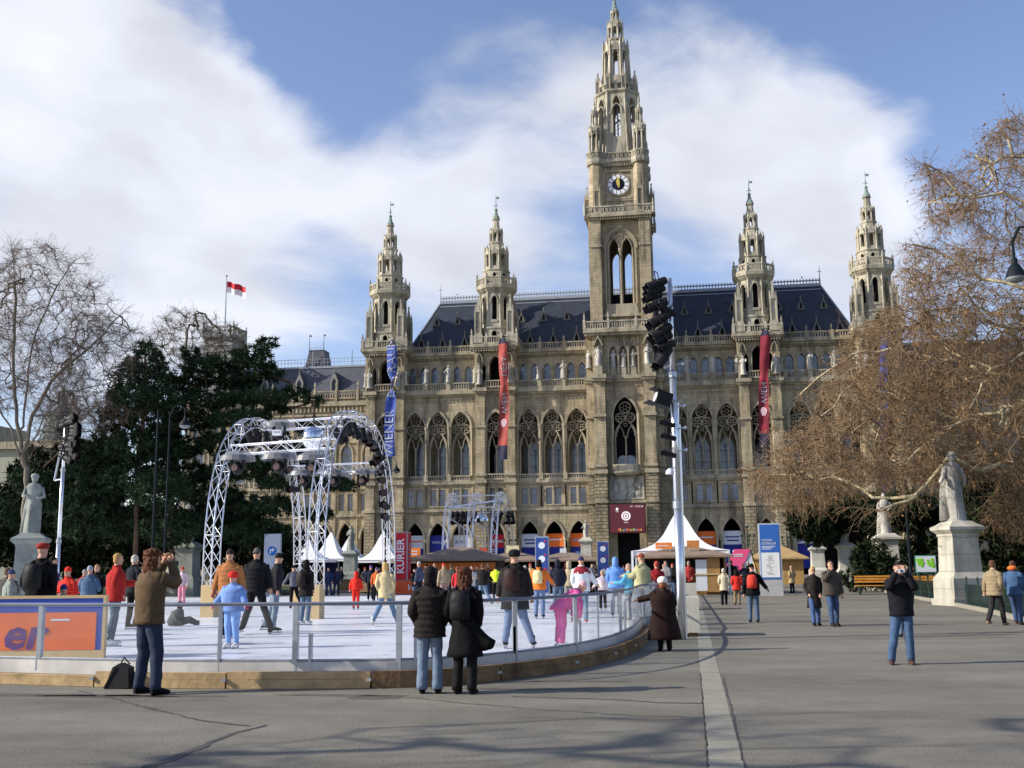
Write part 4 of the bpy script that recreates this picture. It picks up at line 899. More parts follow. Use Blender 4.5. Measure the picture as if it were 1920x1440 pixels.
# ---- the big plane tree leaning in from the right
random.seed(11)
tb = P(2150, 1100, 47.5); tb.z = 0
pt = thing('plane_tree', tb, 'huge plane tree reaching in from the right with pale limbs and rust brown twigs', 'tree')
T = Tree(5)
def pl(l): return [P(q[0], q[1], q[2]+8.5) for q in l]
top = T.limb([tb, tb+Vector((-.3, 0, 4)), tb+Vector((-.8, .3, 8)), tb+Vector((-1.2, .5, 12)), tb+Vector((-1.5, .5, 17))], -1, .6)
for l in ([(2090, 905, 38), (2000, 880, 37), (1920, 878, 36), (1828, 880, 35), (1803, 866, 35), (1783, 850, 35), (1768, 872, 35), (1740, 905, 35), (1715, 930, 35), (1676, 934, 35.5), (1636, 933, 36), (1593, 905, 36.5), (1562, 893, 37), (1532, 902, 37.5), (1504, 884, 38), (1449, 890, 38.5), (1400, 880, 39)],
          [(1720, 930, 35), (1703, 939, 35), (1651, 958, 34.5), (1593, 951, 34)],
          [(2080, 800, 38), (1990, 780, 38), (1920, 775, 38), (1877, 774, 38), (1816, 780, 38.5), (1761, 774, 39), (1724, 759, 39), (1694, 753, 39), (1675, 731, 39)],
          [(1880, 774, 38), (1874, 798, 37), (1816, 786, 36.5), (1770, 801, 36), (1715, 805, 36), (1650, 830, 36)],
          [(2080, 700, 38), (1980, 640, 37), (1920, 661, 36), (1892, 682, 36), (1859, 691, 36), (1837, 734, 36), (1816, 770, 36)],
          [(2070, 640, 38), (1980, 620, 38), (1920, 615, 38), (1868, 609, 38), (1847, 600, 38), (1831, 578, 38), (1800, 540, 38)],
          [(2080, 740, 38.5), (1920, 710, 40), (1770, 676, 41), (1703, 664, 41), (1623, 658, 41), (1560, 690, 41), (1500, 740, 41)],
          [(2070, 520, 38), (1980, 420, 38), (1920, 378, 38), (1881, 361, 38), (1853, 367, 38), (1820, 372, 38), (1770, 367, 38)],
          [(1800, 366, 38), (1787, 350, 38), (1764, 322, 38), (1735, 308, 38)],
          [(2060, 560, 38), (1920, 540, 38.5), (1825, 511, 39), (1798, 494, 39), (1748, 467, 39), (1712, 458, 39)],
          [(2060, 380, 38), (1980, 300, 38), (1920, 294, 38), (1881, 294, 38), (1848, 317, 38), (1830, 290, 38)],
          [(1900, 294, 38), (1890, 260, 38), (1870, 232, 38)],
          [(1860, 691, 36), (1760, 640, 37), (1690, 590, 38), (1640, 600, 38)],
          [(1694, 753, 39), (1600, 720, 40), (1540, 780, 40), (1480, 840, 40), (1440, 850, 40)],
          [(1816, 780, 38), (1740, 830, 37), (1680, 870, 37), (1600, 850, 37), (1520, 830, 37.5), (1450, 800, 38)]):
    T.limb(pl(l), None, .5, .075, .15 if l[0][0] > 2000 else .075)
rn = np.random.RandomState(4); tg = []
def region(n, poly, y0=42.5, y1=55):
    xs = [q[0] for q in poly]; ys = [q[1] for q in poly]; c = 0
    while c < n:
        x, y = rn.uniform(min(xs), max(xs)), rn.uniform(min(ys), max(ys)); ins = False
        for i in range(len(poly)):
            (x1, y1_), (x2, y2) = poly[i], poly[i-1]
            if (y1_ > y) != (y2 > y) and x < (x2-x1)*(y-y1_)/(y2-y1_)+x1: ins = not ins
        if ins: tg.append(np.array(P(x, y, rn.uniform(y0, y1)))); c += 1
region(1120, [(1475, 880), (1440, 900), (1500, 800), (1555, 700), (1600, 600), (1680, 560), (1760, 560), (1850, 540), (1960, 500), (1960, 900), (1840, 900), (1760, 905), (1640, 905), (1540, 925)])
region(150, [(1430, 860), (1400, 895), (1470, 945), (1560, 940), (1600, 890), (1500, 800)])
region(520, [(1600, 880), (1620, 700), (1700, 600), (1960, 560), (1960, 880), (1700, 900)])
region(70, [(1730, 300), (1740, 420), (1830, 420), (1850, 350), (1800, 330)])
region(190, [(1800, 330), (1840, 260), (1890, 215), (1960, 200), (1960, 520), (1830, 500)])
region(130, [(1700, 450), (1690, 520), (1700, 600), (1850, 600), (1850, 480), (1760, 440)])
region(70, [(1840, 900), (1960, 900), (1960, 1000), (1860, 980)], 46, 54)
T.fill(tg, .5, .02, .06); T.radii(.0115, .38, .27)
T.mesh('limbs', [PALE, TWIG], pt, .036, 6)
V, F, LV, LF = T.twigs(10, .5, .0095, 3, .55, 1.0, 3, .19, .09)
fast_mesh('twigs', V, F, TWIG, pt); fast_mesh('dead_foliage', LV, LF, DEADL, pt)
# ---- bare trees on the left
def bare(base, h, crown, n, label, seed, r=.012, tw=4, mats=(BARK, TWIG2), limbs=(), ln=.5, up=.05, tl=.45, group=None, twr=.008):
    o = thing('bare_tree', base, label, 'tree', group); t = Tree(seed); rn = np.random.RandomState(seed); b = np.array(base)
    t.limb([b, b+[.1, 0, h*.12], b+[.15, .1, h*tl]], -1, .5, .05)
    for l in limbs: t.limb(l, None, .6, .05)
    tg = np.concatenate([ell(rn, int(n*k), c, rr, .12) for c, rr, k in crown]); t.fill(tg, .7, 0, .09, up); t.radii(r, .44, .42)
    t.mesh('trunk', list(mats), o, .03, 6); V, F, _, _ = t.twigs(tw, ln, twr, 3, -.1, .9, 3); fast_mesh('twigs', V, F, mats[1], o); return o
b1 = P(36, 1050, 56); b1.z = 0
def pv(l): return [np.array(P(*q)) for q in l]
bare(b1, 19, [(P(60, 620, 56), (5.2, 4, 5.2), .5), (P(190, 700, 57), (3.4, 3, 3.6), .28), (P(-60, 640, 55), (4.5, 4, 5), .22)], 1300, 'tall bare tree at the left edge with spreading grey branches', 3, .011, 10,
     limbs=[pv([(45, 870, 56), (60, 780, 56), (110, 700, 56), (180, 640, 56), (235, 580, 56)]), pv([(45, 850, 56), (110, 750, 56), (200, 720, 57), (265, 690, 57)]), pv([(40, 840, 56), (25, 700, 56), (30, 560, 56), (20, 470, 56)]), pv([(44, 800, 56), (60, 650, 56), (95, 560, 56), (130, 500, 56)]), pv([(38, 860, 56), (5, 780, 55), (-60, 700, 55)])], up=.06)
b2 = P(340, 1050, 88); b2.z = 0
bare(b2, 20, [(P(350, 640, 88), (3.6, 3, 3.0), .8), (P(430, 640, 89), (1.8, 1.5, 1.6), .2)], 420, 'round bare tree showing between the pines below the flag', 8, .014, 7, limbs=[pv([(342, 760, 88), (345, 700, 88), (350, 620, 88)])], tl=.62, up=.1, twr=.012)
b3 = P(140, 1050, 75); b3.z = 0
bare(b3, 14, [(P(145, 800, 75), (3.5, 3, 3), 1)], 420, 'smaller bare tree between the tall bare tree and the pines', 12, .013, 8, mats=(BARK, TWIG2), tl=.4)
# ---- evergreens
def tufts(C_, r, nn, rn, w=.05, flat=1.0, up=.3):
    """spiky tufts of needles round many centres"""
    m = len(C_); c = np.repeat(C_, nn, 0); d = rn.normal(0, 1, (m*nn, 3)); d[:, 2] += up; d = unit(d)*[1, 1, flat]; L_ = (r*(.5+.7*rn.rand(m*nn, 1)))
    s = unit(np.cross(d, rn.normal(0, 1, d.shape)))*w*(.6+.8*rn.rand(m*nn, 1)); a = c+d*L_*.1
    V = np.stack([a-s, a+s, c+d*L_], 1).reshape(-1, 3); F = np.arange(len(V)).reshape(-1, 3); return V, F
def evergreen(name, base, label, pads, seed, mt=PINE, trunk=None, r=.42, nn=16, dens=26, w=.05, group=None, bark=PINEB, cat='tree'):
    rn = np.random.RandomState(seed); o = thing(name, base, label, cat, group); Cs = []
    for c, rad in pads:
        c = np.array(c); rad = np.array(rad); n = max(6, int(dens*(rad[0]*rad[1]*rad[2])**.66)); q = ell(rn, n, c, rad, .35); q += rn.normal(0, .12, q.shape); Cs.append(q)
    Cs = np.concatenate(Cs); V, F = tufts(Cs, r, nn, rn, w); fast_mesh('crown', V, F, mt, o)
    if trunk: 
        t = Tree(seed); t.limb(trunk, -1, .8, .06); t.fill([np.array(c) for c, _ in pads], .8, .0, .08); t.radii(.035, .5, .3); t.mesh('trunk', [bark, bark], o, 0, 6)
    return o
def pads_px(l, Y, j=0, rn=random.Random(1)):  # (px, py, rx, rz) in pixels
    out = []
    for q in l:
        px, py, rx, rz = q[:4]; k = Y/2028; yy = Y+rn.uniform(-2, 2); out.append((P(px, py, yy), (rx*k, rx*k*.8, rz*k)))
    return out
pb = P(325, 1050, 62); pb.z = 0
evergreen('pine_tree', pb, 'dark pine with layered branches reaching right over the truss arch', pads_px([(470, 665, 40, 13), (500, 645, 22, 10), (430, 680, 50, 15), (380, 690, 40, 16), (495, 690, 25, 10), (350, 720, 45, 18), (440, 715, 60, 14), (510, 705, 26, 8), (390, 750, 60, 16), (480, 745, 60, 12), (550, 740, 40, 8), (590, 752, 20, 8), (360, 790, 60, 20), (450, 785, 60, 16), (520, 765, 30, 8), (330, 840, 60, 20), (420, 830, 60, 18), (500, 820, 40, 12), (350, 890, 60, 22), (450, 880, 60, 20), (540, 905, 60, 12), (620, 908, 45, 9), (655, 912, 20, 6), (400, 930, 60, 20), (500, 950, 60, 18), (590, 965, 40, 8), (560, 840, 40, 12), (580, 800, 30, 9), (540, 870, 50, 12), (360, 665, 22, 12), (300, 760, 40, 20), (300, 820, 40, 24), (300, 900, 50, 30), (380, 980, 60, 24), (480, 1000, 70, 24)], 62), 21, trunk=pv([(325, 1062, 62), (318, 950, 62), (330, 850, 62), (345, 760, 62), (400, 690, 62)]), dens=150, r=.36, nn=16, w=.045)
pb = P(255, 1050, 58); pb.z = 0
evergreen('pine_tree', pb, 'tall broad pine with upright top left of the reaching pine', pads_px([(272, 655, 14, 18), (255, 665, 10, 14), (295, 672, 16, 16), (240, 690, 16, 20), (275, 700, 40, 24), (310, 700, 20, 20), (220, 710, 14, 12), (250, 740, 50, 26), (300, 745, 40, 24), (225, 780, 40, 24), (280, 790, 60, 30), (205, 820, 35, 24), (250, 840, 60, 30), (310, 850, 50, 26), (185, 860, 40, 24), (150, 880, 30, 18), (60, 900, 50, 24), (20, 960, 50, 30), (110, 940, 50, 24), (240, 900, 70, 34), (180, 930, 60, 34), (300, 920, 60, 34), (160, 980, 60, 34), (240, 980, 70, 34), (320, 990, 60, 34), (215, 745, 16, 12), (130, 800, 14, 22), (140, 840, 20, 20)], 58), 22, trunk=pv([(255, 1062, 58), (258, 900, 58), (270, 760, 58), (272, 660, 58)]), dens=150, r=.34, nn=16, w=.045)
def blob_pads(px0, px1, py0, py1, Y, n, rn, rr=(30, 60)):
    return pads_px([(rn.uniform(px0, px1), rn.uniform(py0, py1), rn.uniform(*rr), rn.uniform(rr[0]*.6, rr[1]*.6)) for _ in range(n)], Y, 0, rn)
rr = random.Random(9)
for i, (a, b, c, d, Y, n, lab) in enumerate(((0, 170, 930, 1050, 66, 26, 'dark evergreen bush behind the left statue'), (150, 330, 960, 1060, 66, 26, 'dark evergreen bush between the two left statues'), (330, 540, 960, 1065, 70, 26, 'dark evergreen bush under the reaching pine'), (60, 210, 840, 960, 72, 22, 'dark evergreen tree behind the bare left tree'))):
    q = P((a+b)/2, 1060, Y); q.z = 0
    evergreen('evergreen_bush', q, lab, blob_pads(a, b, c, d, Y, n, rr), 30+i, YEW, None, .5, 12, 60, .08, None, cat='bush')
for i, (a, b, c, d, Y, n, lab) in enumerate(((1500, 1640, 940, 1010, 84, 26, 'dark yew behind the blue festival banner on the right'), (1640, 1790, 930, 1070, 72, 30, 'dark yew between the two nearest right statues'), (1800, 2000, 880, 1080, 66, 40, 'dark evergreen mass behind the nearest right statue'), (1600, 1660, 1020, 1090, 64, 12, 'low dark shrub beside the third right pedestal'))):
    q = P((a+b)/2, 1060, Y); q.z = 0
    evergreen('yew_tree', q, lab, blob_pads(a, b, c, d, Y, n, rr, (22, 45)), 40+i, YEW, pv([((a+b)/2, 1075, Y), ((a+b)/2, (c+d)/2, Y)]) if d-c > 80 else None, .45, 12, 60, .07, None)

b4 = Vector((-14.5, 4.6, 0))
bare(b4, 12, [((-13.8, 4.6, 8.3), (3.4, 3.2, 3.0), 1)], 260, 'bare tree just outside the left of the picture throwing branch shadows over the foreground', 15, .014, 4, tl=.35)
# ================================================= rink
def proj(v):
    d = Vector(v)-Vector((0, 0, EYE)); z = d.dot(FW); return 960+F_PX*d.dot(RT)/z, 720-F_PX*d.dot(UP)/z
WOOD = mat('fresh_timber', (.38, .27, .145), .8, .35, 2.2, bump=.25, bs=9)
WOOD2 = mat('weathered_timber', (.165, .105, .055), .85, .5, 2.6, bump=.3, bs=9)
PLY = mat('pale_plywood', (.52, .385, .20), .75, .12, 2)
STEEL = mat('galvanised_steel', (.36, .39, .43), .35, .15, 5, metal=.6)
KICK = mat('grubby_white_board', (.50, .49, .47), .6, .2, 2)
ice = mat('ice', (.80, .83, .90), .22, 0, spec=.5)
t = ice.node_tree; b = t.nodes['Principled BSDF']; g_ = t.nodes.new('ShaderNodeNewGeometry'); fac = []
for sc_, scale, lo, hi, a_, b2 in (((1, 1, 1), .5, .3, .7, .86, 1.06), ((.25, 9, 1), 2.5, .35, .72, .90, 1.05), ((7, .3, 1), 2.0, .4, .75, .93, 1.04), ((1, 1, 1), 6, .55, .8, 1.0, .86)):
    mp = t.nodes.new('ShaderNodeMapping'); mp.inputs['Scale'].default_value = sc_; mp.inputs['Rotation'].default_value = (0, 0, .3 if sc_[0] != 1 else 0); t.links.new(g_.outputs['Position'], mp.inputs[0]); n_ = t.nodes.new('ShaderNodeTexNoise'); n_.inputs['Scale'].default_value = scale; n_.inputs['Detail'].default_value = 7; n_.inputs['Roughness'].default_value = .7; t.links.new(mp.outputs[0], n_.inputs[0])
    r_ = t.nodes.new('ShaderNodeMapRange'); t.links.new(n_.outputs['Fac'], r_.inputs[0])
    for i_, v_ in enumerate((lo, hi, a_, b2)): r_.inputs[i_+1].default_value = v_
    fac.append(r_.outputs[0])
while len(fac) > 1:
    q = t.nodes.new('ShaderNodeMath'); q.operation = 'MULTIPLY'; t.links.new(fac[0], q.inputs[0]); t.links.new(fac[1], q.inputs[1]); fac = fac[2:]+[q.outputs[0]]
v_ = t.nodes.new('ShaderNodeVectorMath'); v_.operation = 'SCALE'; v_.inputs[0].default_value = (.80, .83, .90); t.links.new(fac[0], v_.inputs['Scale']); t.links.new(v_.outputs[0], b.inputs['Base Color'])
r_ = t.nodes.new('ShaderNodeMapRange'); t.links.new(fac[0], r_.inputs[0]); r_.inputs[1].default_value = .75; r_.inputs[2].default_value = 1.05; r_.inputs[3].default_value = .2; r_.inputs[4].default_value = .55; t.links.new(r_.outputs[0], b.inputs['Roughness'])
def gl_panel():
    m = bpy.data.materials.new('clear_panel'); m.use_nodes = True; t = m.node_tree; t.nodes.clear(); nn = t.nodes.new
    o = nn('ShaderNodeOutputMaterial'); tr_ = nn('ShaderNodeBsdfTransparent'); tr_.inputs[0].default_value = (.90, .92, .94, 1); gs = nn('ShaderNodeBsdfGlossy'); gs.inputs['Roughness'].default_value = .04; gs.inputs[0].default_value = (.9, .9, .9, 1)
    df = nn('ShaderNodeBsdfDiffuse'); df.inputs[0].default_value = (.7, .72, .75, 1); lw = nn('ShaderNodeFresnel'); lw.inputs['IOR'].default_value = 1.35
    m1 = nn('ShaderNodeMixShader'); m2 = nn('ShaderNodeMixShader'); t.links.new(lw.outputs[0], m1.inputs[0]); t.links.new(tr_.outputs[0], m1.inputs[1]); t.links.new(gs.outputs[0], m1.inputs[2])
    ns = nn('ShaderNodeTexNoise'); ns.inputs['Scale'].default_value = 1.5; ns.inputs['Detail'].default_value = 6; mr = nn('ShaderNodeMapRange'); t.links.new(ns.outputs['Fac'], mr.inputs[0]); mr.inputs[1].default_value = .45; mr.inputs[2].default_value = .8; mr.inputs[3].default_value = .04; mr.inputs[4].default_value = .14
    t.links.new(mr.outputs[0], m2.inputs[0]); t.links.new(m1.outputs[0], m2.inputs[1]); t.links.new(df.outputs[0], m2.inputs[2]); t.links.new(m2.outputs[0], o.inputs[0]); MATS['clear_panel'] = m; return m
CLEAR = gl_panel()
raw = [G(*q) for q in ((-420, 1274), (-60, 1281), (100, 1286), (300, 1291), (450, 1292), (600, 1292), (750, 1290), (850, 1285), (960, 1274), (1060, 1260), (1130, 1245), (1180, 1228), (1212, 1208), (1226, 1188))]
xr = raw[-1].x+.12; raw += [Vector((xr, raw[-1].y+1.5, 0)), Vector((xr, raw[-1].y+5, 0)), Vector((xr, 60, 0))]
def resample(pts, st):
    out = [pts[0]]
    for i in range(len(pts)-1):
        p0 = pts[max(0, i-1)]; p1 = pts[i]; p2 = pts[i+1]; p3 = pts[min(len(pts)-1, i+2)]; L_ = (p2-p1).length; n = max(1, int(L_/st))
        for k in range(1, n+1):
            t = k/n; out.append(.5*((2*p1)+(p2-p0)*t+(2*p0-5*p1+4*p2-p3)*t*t+(3*p1-p0-3*p2+p3)*t**3) if L_ < 6 else p1.lerp(p2, t))
    return out
EDGE = resample(raw, .2)
def offset(pts, d):
    out = []
    for i, p in enumerate(pts):
        t = (pts[min(i+1, len(pts)-1)]-pts[max(0, i-1)]).normalized(); out.append(p+Vector((-t.y, t.x, 0))*d)
    return out
def strip(mb, pts, d0, d1, z0, z1):
    A, B = offset(pts, d0), offset(pts, d1); r = []
    for a, b in zip(A, B): r.append([mb.av((a.x, a.y, z0)), mb.av((b.x, b.y, z0)), mb.av((b.x, b.y, z1)), mb.av((a.x, a.y, z1))])
    for p, q in zip(r, r[1:]):
        for k in range(4): mb.af(p[k], q[k], q[(k+1) % 4], p[(k+1) % 4])
    mb.af(*reversed(r[0])); mb.af(*r[-1])
inn = offset(EDGE, .30)
mb = MB(); poly = [(p.x, p.y) for p in inn[::4]]+[(inn[-1].x, 60), (-60, 60), (-60, inn[0].y)]
mb.plate(poly, .02, .10); tag(mb.build('ice', ice), kind='structure')
# scuffed slush along the ice edge
rk = thing('rink_kerb', EDGE[60], 'low timber kerb curving round the front of the ice rink', 'kerb')
off = -rk.location
def bl(mb, n, m, par, **k): o = mb.build(n, m, par, **k); o.location = -par.location; return o
seg = 9; i = 0; random.seed(4); k = 0
while i < len(EDGE)-2:
    j = min(len(EDGE)-1, i+seg if i > 14 else i+seg); pts = EDGE[i:j+1]; far = i > 110
    x_ = proj(EDGE[i])[0]
    m = WOOD if x_ < 520 else WOOD2
    # leave a dark gap at the joints
    a = pts[:]; a[0] = a[0].lerp(a[1], .12) if len(a) > 1 else a[0]
    mb = MB(); strip(mb, a, 0, .11, .005, .125); bl(mb, 'plank', m, rk)
    mb = MB(); strip(mb, a, .012, .115, .128, .225 if x_ > 290 else (.21 if k % 2 else .15)); bl(mb, 'plank', m, rk)
    mb = MB(); q = pts[0]; mb.box(q.x-.03, q.x+.03, q.y-.05, q.y-.005, .10, .14) if q.y < 22 else mb.box(q.x, q.x+.04, q.y-.03, q.y+.03, .10, .14); bl(mb, 'bolt', STEEL, rk)
    i = j; k += 1; seg = 9 if i < 140 else 40
mb = MB(); strip(mb, EDGE, .12, .26, .02, .14); bl(mb, 'kickboard', WOOD2, rk)
mb = MB(); strip(mb, EDGE, .27, .30, .1, .33); bl(mb, 'white_board', KICK, rk)
fl_ = offset(EDGE, .30)
fe = thing('rink_fence', fl_[60], 'waist high fence of clear panels in grey steel frames round the ice', 'fence')
mb = MB(); 
def rail(mb, z, r, d=0): mb.tube([(p.x, p.y, z) for p in (offset(EDGE, .30+d))[::2]], r, 6)
rail(mb, 1.12, .028); bl(mb, 'top_rail', mat('blue_grey_rail', (.17, .19, .24), .4, metal=.3), fe)
mb = MB(); rail(mb, .35, .022); bl(mb, 'bottom_rail', STEEL, fe)
posts = []
for px, w_ in ((-150, .05), (68, .07), (419, .03), (555, .07), (570, .04), (755, .07), (766, .04), (962, .07), (972, .04), (1078, .07), (1088, .04), (1122, .03), (1163, .055), (1170, .035), (1195, .06), (1204, .04)):
    q = min(fl_[:int(len(fl_)*.8)], key=lambda p: abs(proj((p.x, p.y, .8))[0]-px)+(0 if p.y < EDGE[-18].y else 0)); posts.append((q, w_))
yb = raw[-4].y
for kk in range(12): posts.append((Vector((fl_[-1].x, yb+1.0+kk*1.6 if kk < 8 else yb+13+(kk-8)*6, 0)), .05))
for q, w_ in posts:
    mb = MB(); mb.box(q.x-w_/2, q.x+w_/2, q.y-.03, q.y+.05, .18, 1.1 if w_ > .045 or w_ < .034 else .72); bl(mb, 'post', STEEL, fe)
mb = MB(); P0 = fl_[::2]
r = [[mb.av((p.x, p.y, .37)), mb.av((p.x, p.y, 1.09))] for p in P0]
for a, b in zip(r, r[1:]): mb.af(a[0], b[0], b[1], a[1])
bl(mb, 'clear_panel', CLEAR, fe)
# advertising board on the left
q = G(194, 1236, .1); ab = thing('advertising_board', (q.x, q.y, .1), 'orange and blue advertising board with wooden frame at the left rink edge', 'board', rz=YAW)
m = MB(); m.box(-5, 0, 0, .10, 0, .155); m.box(-.05, .0, -.01, .11, .155, 1.06); m.box(-5, 0, -.005, .10, 1.04, 1.09); m.build('timber_frame', PLY, ab)
m = MB(); m.box(-5, -.05, .01, .09, .155, 1.04); m.build('blue_panel', mat('board_blue', (.02, .06, .33), .45, .1), ab)
m = MB(); m.box(-5, -.16, 0, .008, .16, .80); m.build('orange_panel', mat('board_orange', (.72, .13, .02), .45, .12, 1.5), ab)
text_obj('lettering', 'er', .74, mat('text_purple', (.10, .03, .16), .5), ab, (-1.06, -.006, .42), sx=1.12, align='RIGHT', bold=.02, shear=.2)
m = MB(); m.box(-.95, -.62, -.004, 0, .66, .69); m.build('print', BW, ab)
# ================================================= truss arches
def truss(mb, pts, lat, w, ch=.028, dg=.014, step=.42, n=5):
    pts = resample([Vector(p) for p in pts], step); lat = Vector(lat).normalized(); R_ = []
    for i, p in enumerate(pts):
        t = (pts[min(i+1, len(pts)-1)]-pts[max(0, i-1)]).normalized(); nn_ = t.cross(lat).normalized()
        R_.append([p+lat*a*w/2+nn_*b*w/2 for a, b in ((-1, -1), (1, -1), (1, 1), (-1, 1))])
    for k in range(4): mb.tube([r[k] for r in R_], ch, n)
    for i in range(len(R_)-1):
        for k in range(4):
            a, b = (k, (k+1) % 4) if i % 2 == 0 else ((k+1) % 4, k)
            mb.tube([R_[i][a], R_[i+1][b]], dg, 4, False)
            if i % 4 == 0: mb.tube([R_[i][k], R_[i][(k+1) % 4]], dg, 4, False)
    return pts
def arch_path(A, B, h, n=2.7, k=26):
    A, B = Vector(A), Vector(B); out = []
    for i in range(k+1):
        th = pi*i/k; u = -math.copysign(abs(cos(th))**(2/n), cos(th)); v = abs(sin(th))**(2/n); out.append(A.lerp(B, (u+1)/2)+Vector((0, 0, h*v)))
    return out
fA, fB = G(393, 1157, .1), G(590, 1160, .1); fC = P(562, 1080, 45.5); fD = P(729, 1080, 45); fC.z = fD.z = .1
ga = thing('truss_arch', (fA+fC)/2, 'silver truss archway spanning the left of the ice on wooden feet', 'archway')
lat = (fB-fA).normalized()
def foot(par, q):
    m = MB(); m.box(q.x-.22, q.x+.22, q.y-.25, q.y+.25, .1, 1.12); return bl(m, 'wooden_foot', PLY, par)
paths = []
for a, b in ((fA, fC), (fB, fD)):
    m = MB(); a1, b1 = a+Vector((0, 0, .9)), b+Vector((0, 0, .9)); path = arch_path(a1, b1, 6.05); paths.append(path); truss(m, path, lat, .37, .025, .012, .42); bl(m, 'arch', ALU, ga)
for q in (fA, fB, fC, fD): foot(ga, q)
def at_arch(path, t): i = t*(len(path)-1); k = min(int(i), len(path)-2); return path[k].lerp(path[k+1], i-k)
for t in (.5, .30, .70, .43):
    p0, p1 = at_arch(paths[0], t), at_arch(paths[1], t); m = MB(); dz = Vector((0, 0, -.45 if t in (.30, .70) else 0)); truss(m, [p0+dz, p1+dz], (0, 0, 1), .32, .022, .011, .36); 
    if t != .43: bl(m, 'cross_truss', ALU, ga)
MIR = mat('mirror_tiles', (.75, .78, .82), .12, .3, 14, metal=1); CHR = mat('clear_hood', (.5, .52, .55), .25, .1, metal=.2)
def mirror_ball(p, r, lab):
    o = thing('mirror_ball', p, lab, 'mirror ball', 'mirror balls hung in the truss arches'); m = MB(); m.ball((0, 0, 0), r, 20, 14); m.build('ball', MIR, o); m = MB(); m.tube([(0, 0, r*.9), (0, 0, r*1.9)], .025, 5); m.build('cable', BLACK, o); return o
pm = (at_arch(paths[0], .45)+at_arch(paths[1], .45))/2; q = P(588, 822, pm.y); mirror_ball(q, .44, 'big mirror ball inside the large truss archway')
# stage lights
LENS = mat('lamp_lens', (.12, .07, .06), .15, .2, 6)
def stage_light(loc, aim, s=1.0, lab='', group=None, moving=False):
    o = thing('stage_light', loc, lab, 'stage light', group); z = Vector(aim).normalized(); o.rotation_euler = z.to_track_quat('Z', 'Y').to_euler()
    m = MB(); m.lathe(0, 0, [(.09*s, -.34*s), (.13*s, -.30*s), (.145*s, -.05*s), (.12*s, -.02*s), (.15*s, .02*s), (.16*s, .3*s)], 12, 0, cap=False); m.lathe(0, 0, [(.03*s, -.36*s), (.1*s, -.34*s)], 12, 0)
    m.lathe(0, 0, [(.165*s, .28*s), (.175*s, .3*s), (.175*s, .34*s), (.165*s, .36*s)], 12, 0, cap=False); m.box(-.2*s, -.14*s, -.12*s, .12*s, .3*s, .46*s); m.build('can', BLACK, o)
    m = MB(); m.lathe(0, 0, [(.145*s, .2*s), (.145*s, .21*s)], 12, 0); m.build('lens', LENS, o)
    m = MB(); m.tube([(.18*s, 0, -.05*s), (.19*s, .3*s, -.1*s), (0, .42*s, -.1*s), (-.19*s, .3*s, -.1*s), (-.18*s, 0, -.05*s)], .018*s, 4); m.build('yoke', BLACK, o); return o
def copy_light(src, loc, aim, s=1, lab=None, group=None):
    c = copy_tree(src); c.location = loc; c.rotation_euler = Vector(aim).normalized().to_track_quat('Z', 'Y').to_euler(); c.scale = (s, s, s)
    if lab: c['label'] = lab
    if group: c['group'] = group
    return c
random.seed(6)
pr = None
for pi_, ts, lab in ((1, (.32, .37, .42, .47, .52, .57, .62, .66, .70, .74, .78, .82, .86, .89), 'black can light strung along the inside of the right truss arch'), (0, (.40, .45, .50, .55, .60, .66, .72, .80), 'black can light strung along the inside of the left truss arch')):
    for t in ts:
        p = at_arch(paths[pi_], t); c_ = (paths[pi_][0]+paths[pi_][-1])/2; c_.z = 3.5; d = (c_-p).normalized(); aim = d+Vector((random.uniform(-.5, .5), random.uniform(-.3, .3), random.uniform(-.3, .3)))
        loc = p+d*.42
        if pr is None: pr = stage_light(loc, aim, 1.0, lab, 'can lights on the truss arches')
        else: copy_light(pr, loc, aim, .92, lab, 'can lights on the truss arches')
def moving_head(p, lab, hood=True, group=None, s=1.0):
    o = thing('moving_head_light', p, lab, 'stage light', group); m = MB()
    m.box(-.22*s, .22*s, -.2*s, .2*s, -.12*s, 0); m.box(-.24*s, -.18*s, -.08*s, .08*s, -.5*s, -.1*s); m.box(.18*s, .24*s, -.08*s, .08*s, -.5*s, -.1*s); m.build('yoke', BLACK, o)
    m = MB(); m.ball((0, 0, -.45*s), .2*s, 12, 8, (.85, 1.2, 1.1)); m.build('head', BLACK, o)
    m = MB(); m.lathe(0, 0, [(.12*s, 0), (.12*s, .01)], 10); m.M = Matrix.Translation((0, -.24*s, -.45*s)) @ Matrix.Rotation(pi/2, 4, 'X'); m.lathe(0, 0, [(.11*s, 0), (.11*s, .02)], 10); m.build('lens', LENS, o)
    if hood: m = MB(); m.lathe(0, 0, [(.62*s, -.22*s), (.55*s, -.05*s), (.3*s, .08*s), (.25*s, .1*s)], 16, 0, 1, .8, cap=False); m.build('hood', CLEAR2, o)
    return o
CLEAR2 = mat('smoky_hood', (.20, .21, .23), .3)
b = CLEAR2.node_tree.nodes['Principled BSDF']; b.inputs['Alpha'].default_value = .55
mh = None
for (x, y, Y, lab) in ((446, 852, 33.6, 'hooded moving light under the front cross truss, left end'), (524, 850, 33.6, 'hooded moving light under the middle of the front cross truss'), (588, 852, 33.6, 'hooded moving light under the front cross truss below the mirror ball'), (524, 792, 38, 'hooded moving light hung from the top cross truss'), (570, 882, 42.5, 'hooded moving light under the rear cross truss, left end'), (627, 882, 42.5, 'hooded moving light under the rear cross truss beside the right arch leg'), (681, 881, 42.5, 'hooded moving light under the rear cross truss, right end')):
    p = P(x, y, Y)
    if mh is None: mh = moving_head(p, lab, True, 'hooded moving lights in the big archway')
    else: c = copy_tree(mh); c.location = p; c['label'] = lab
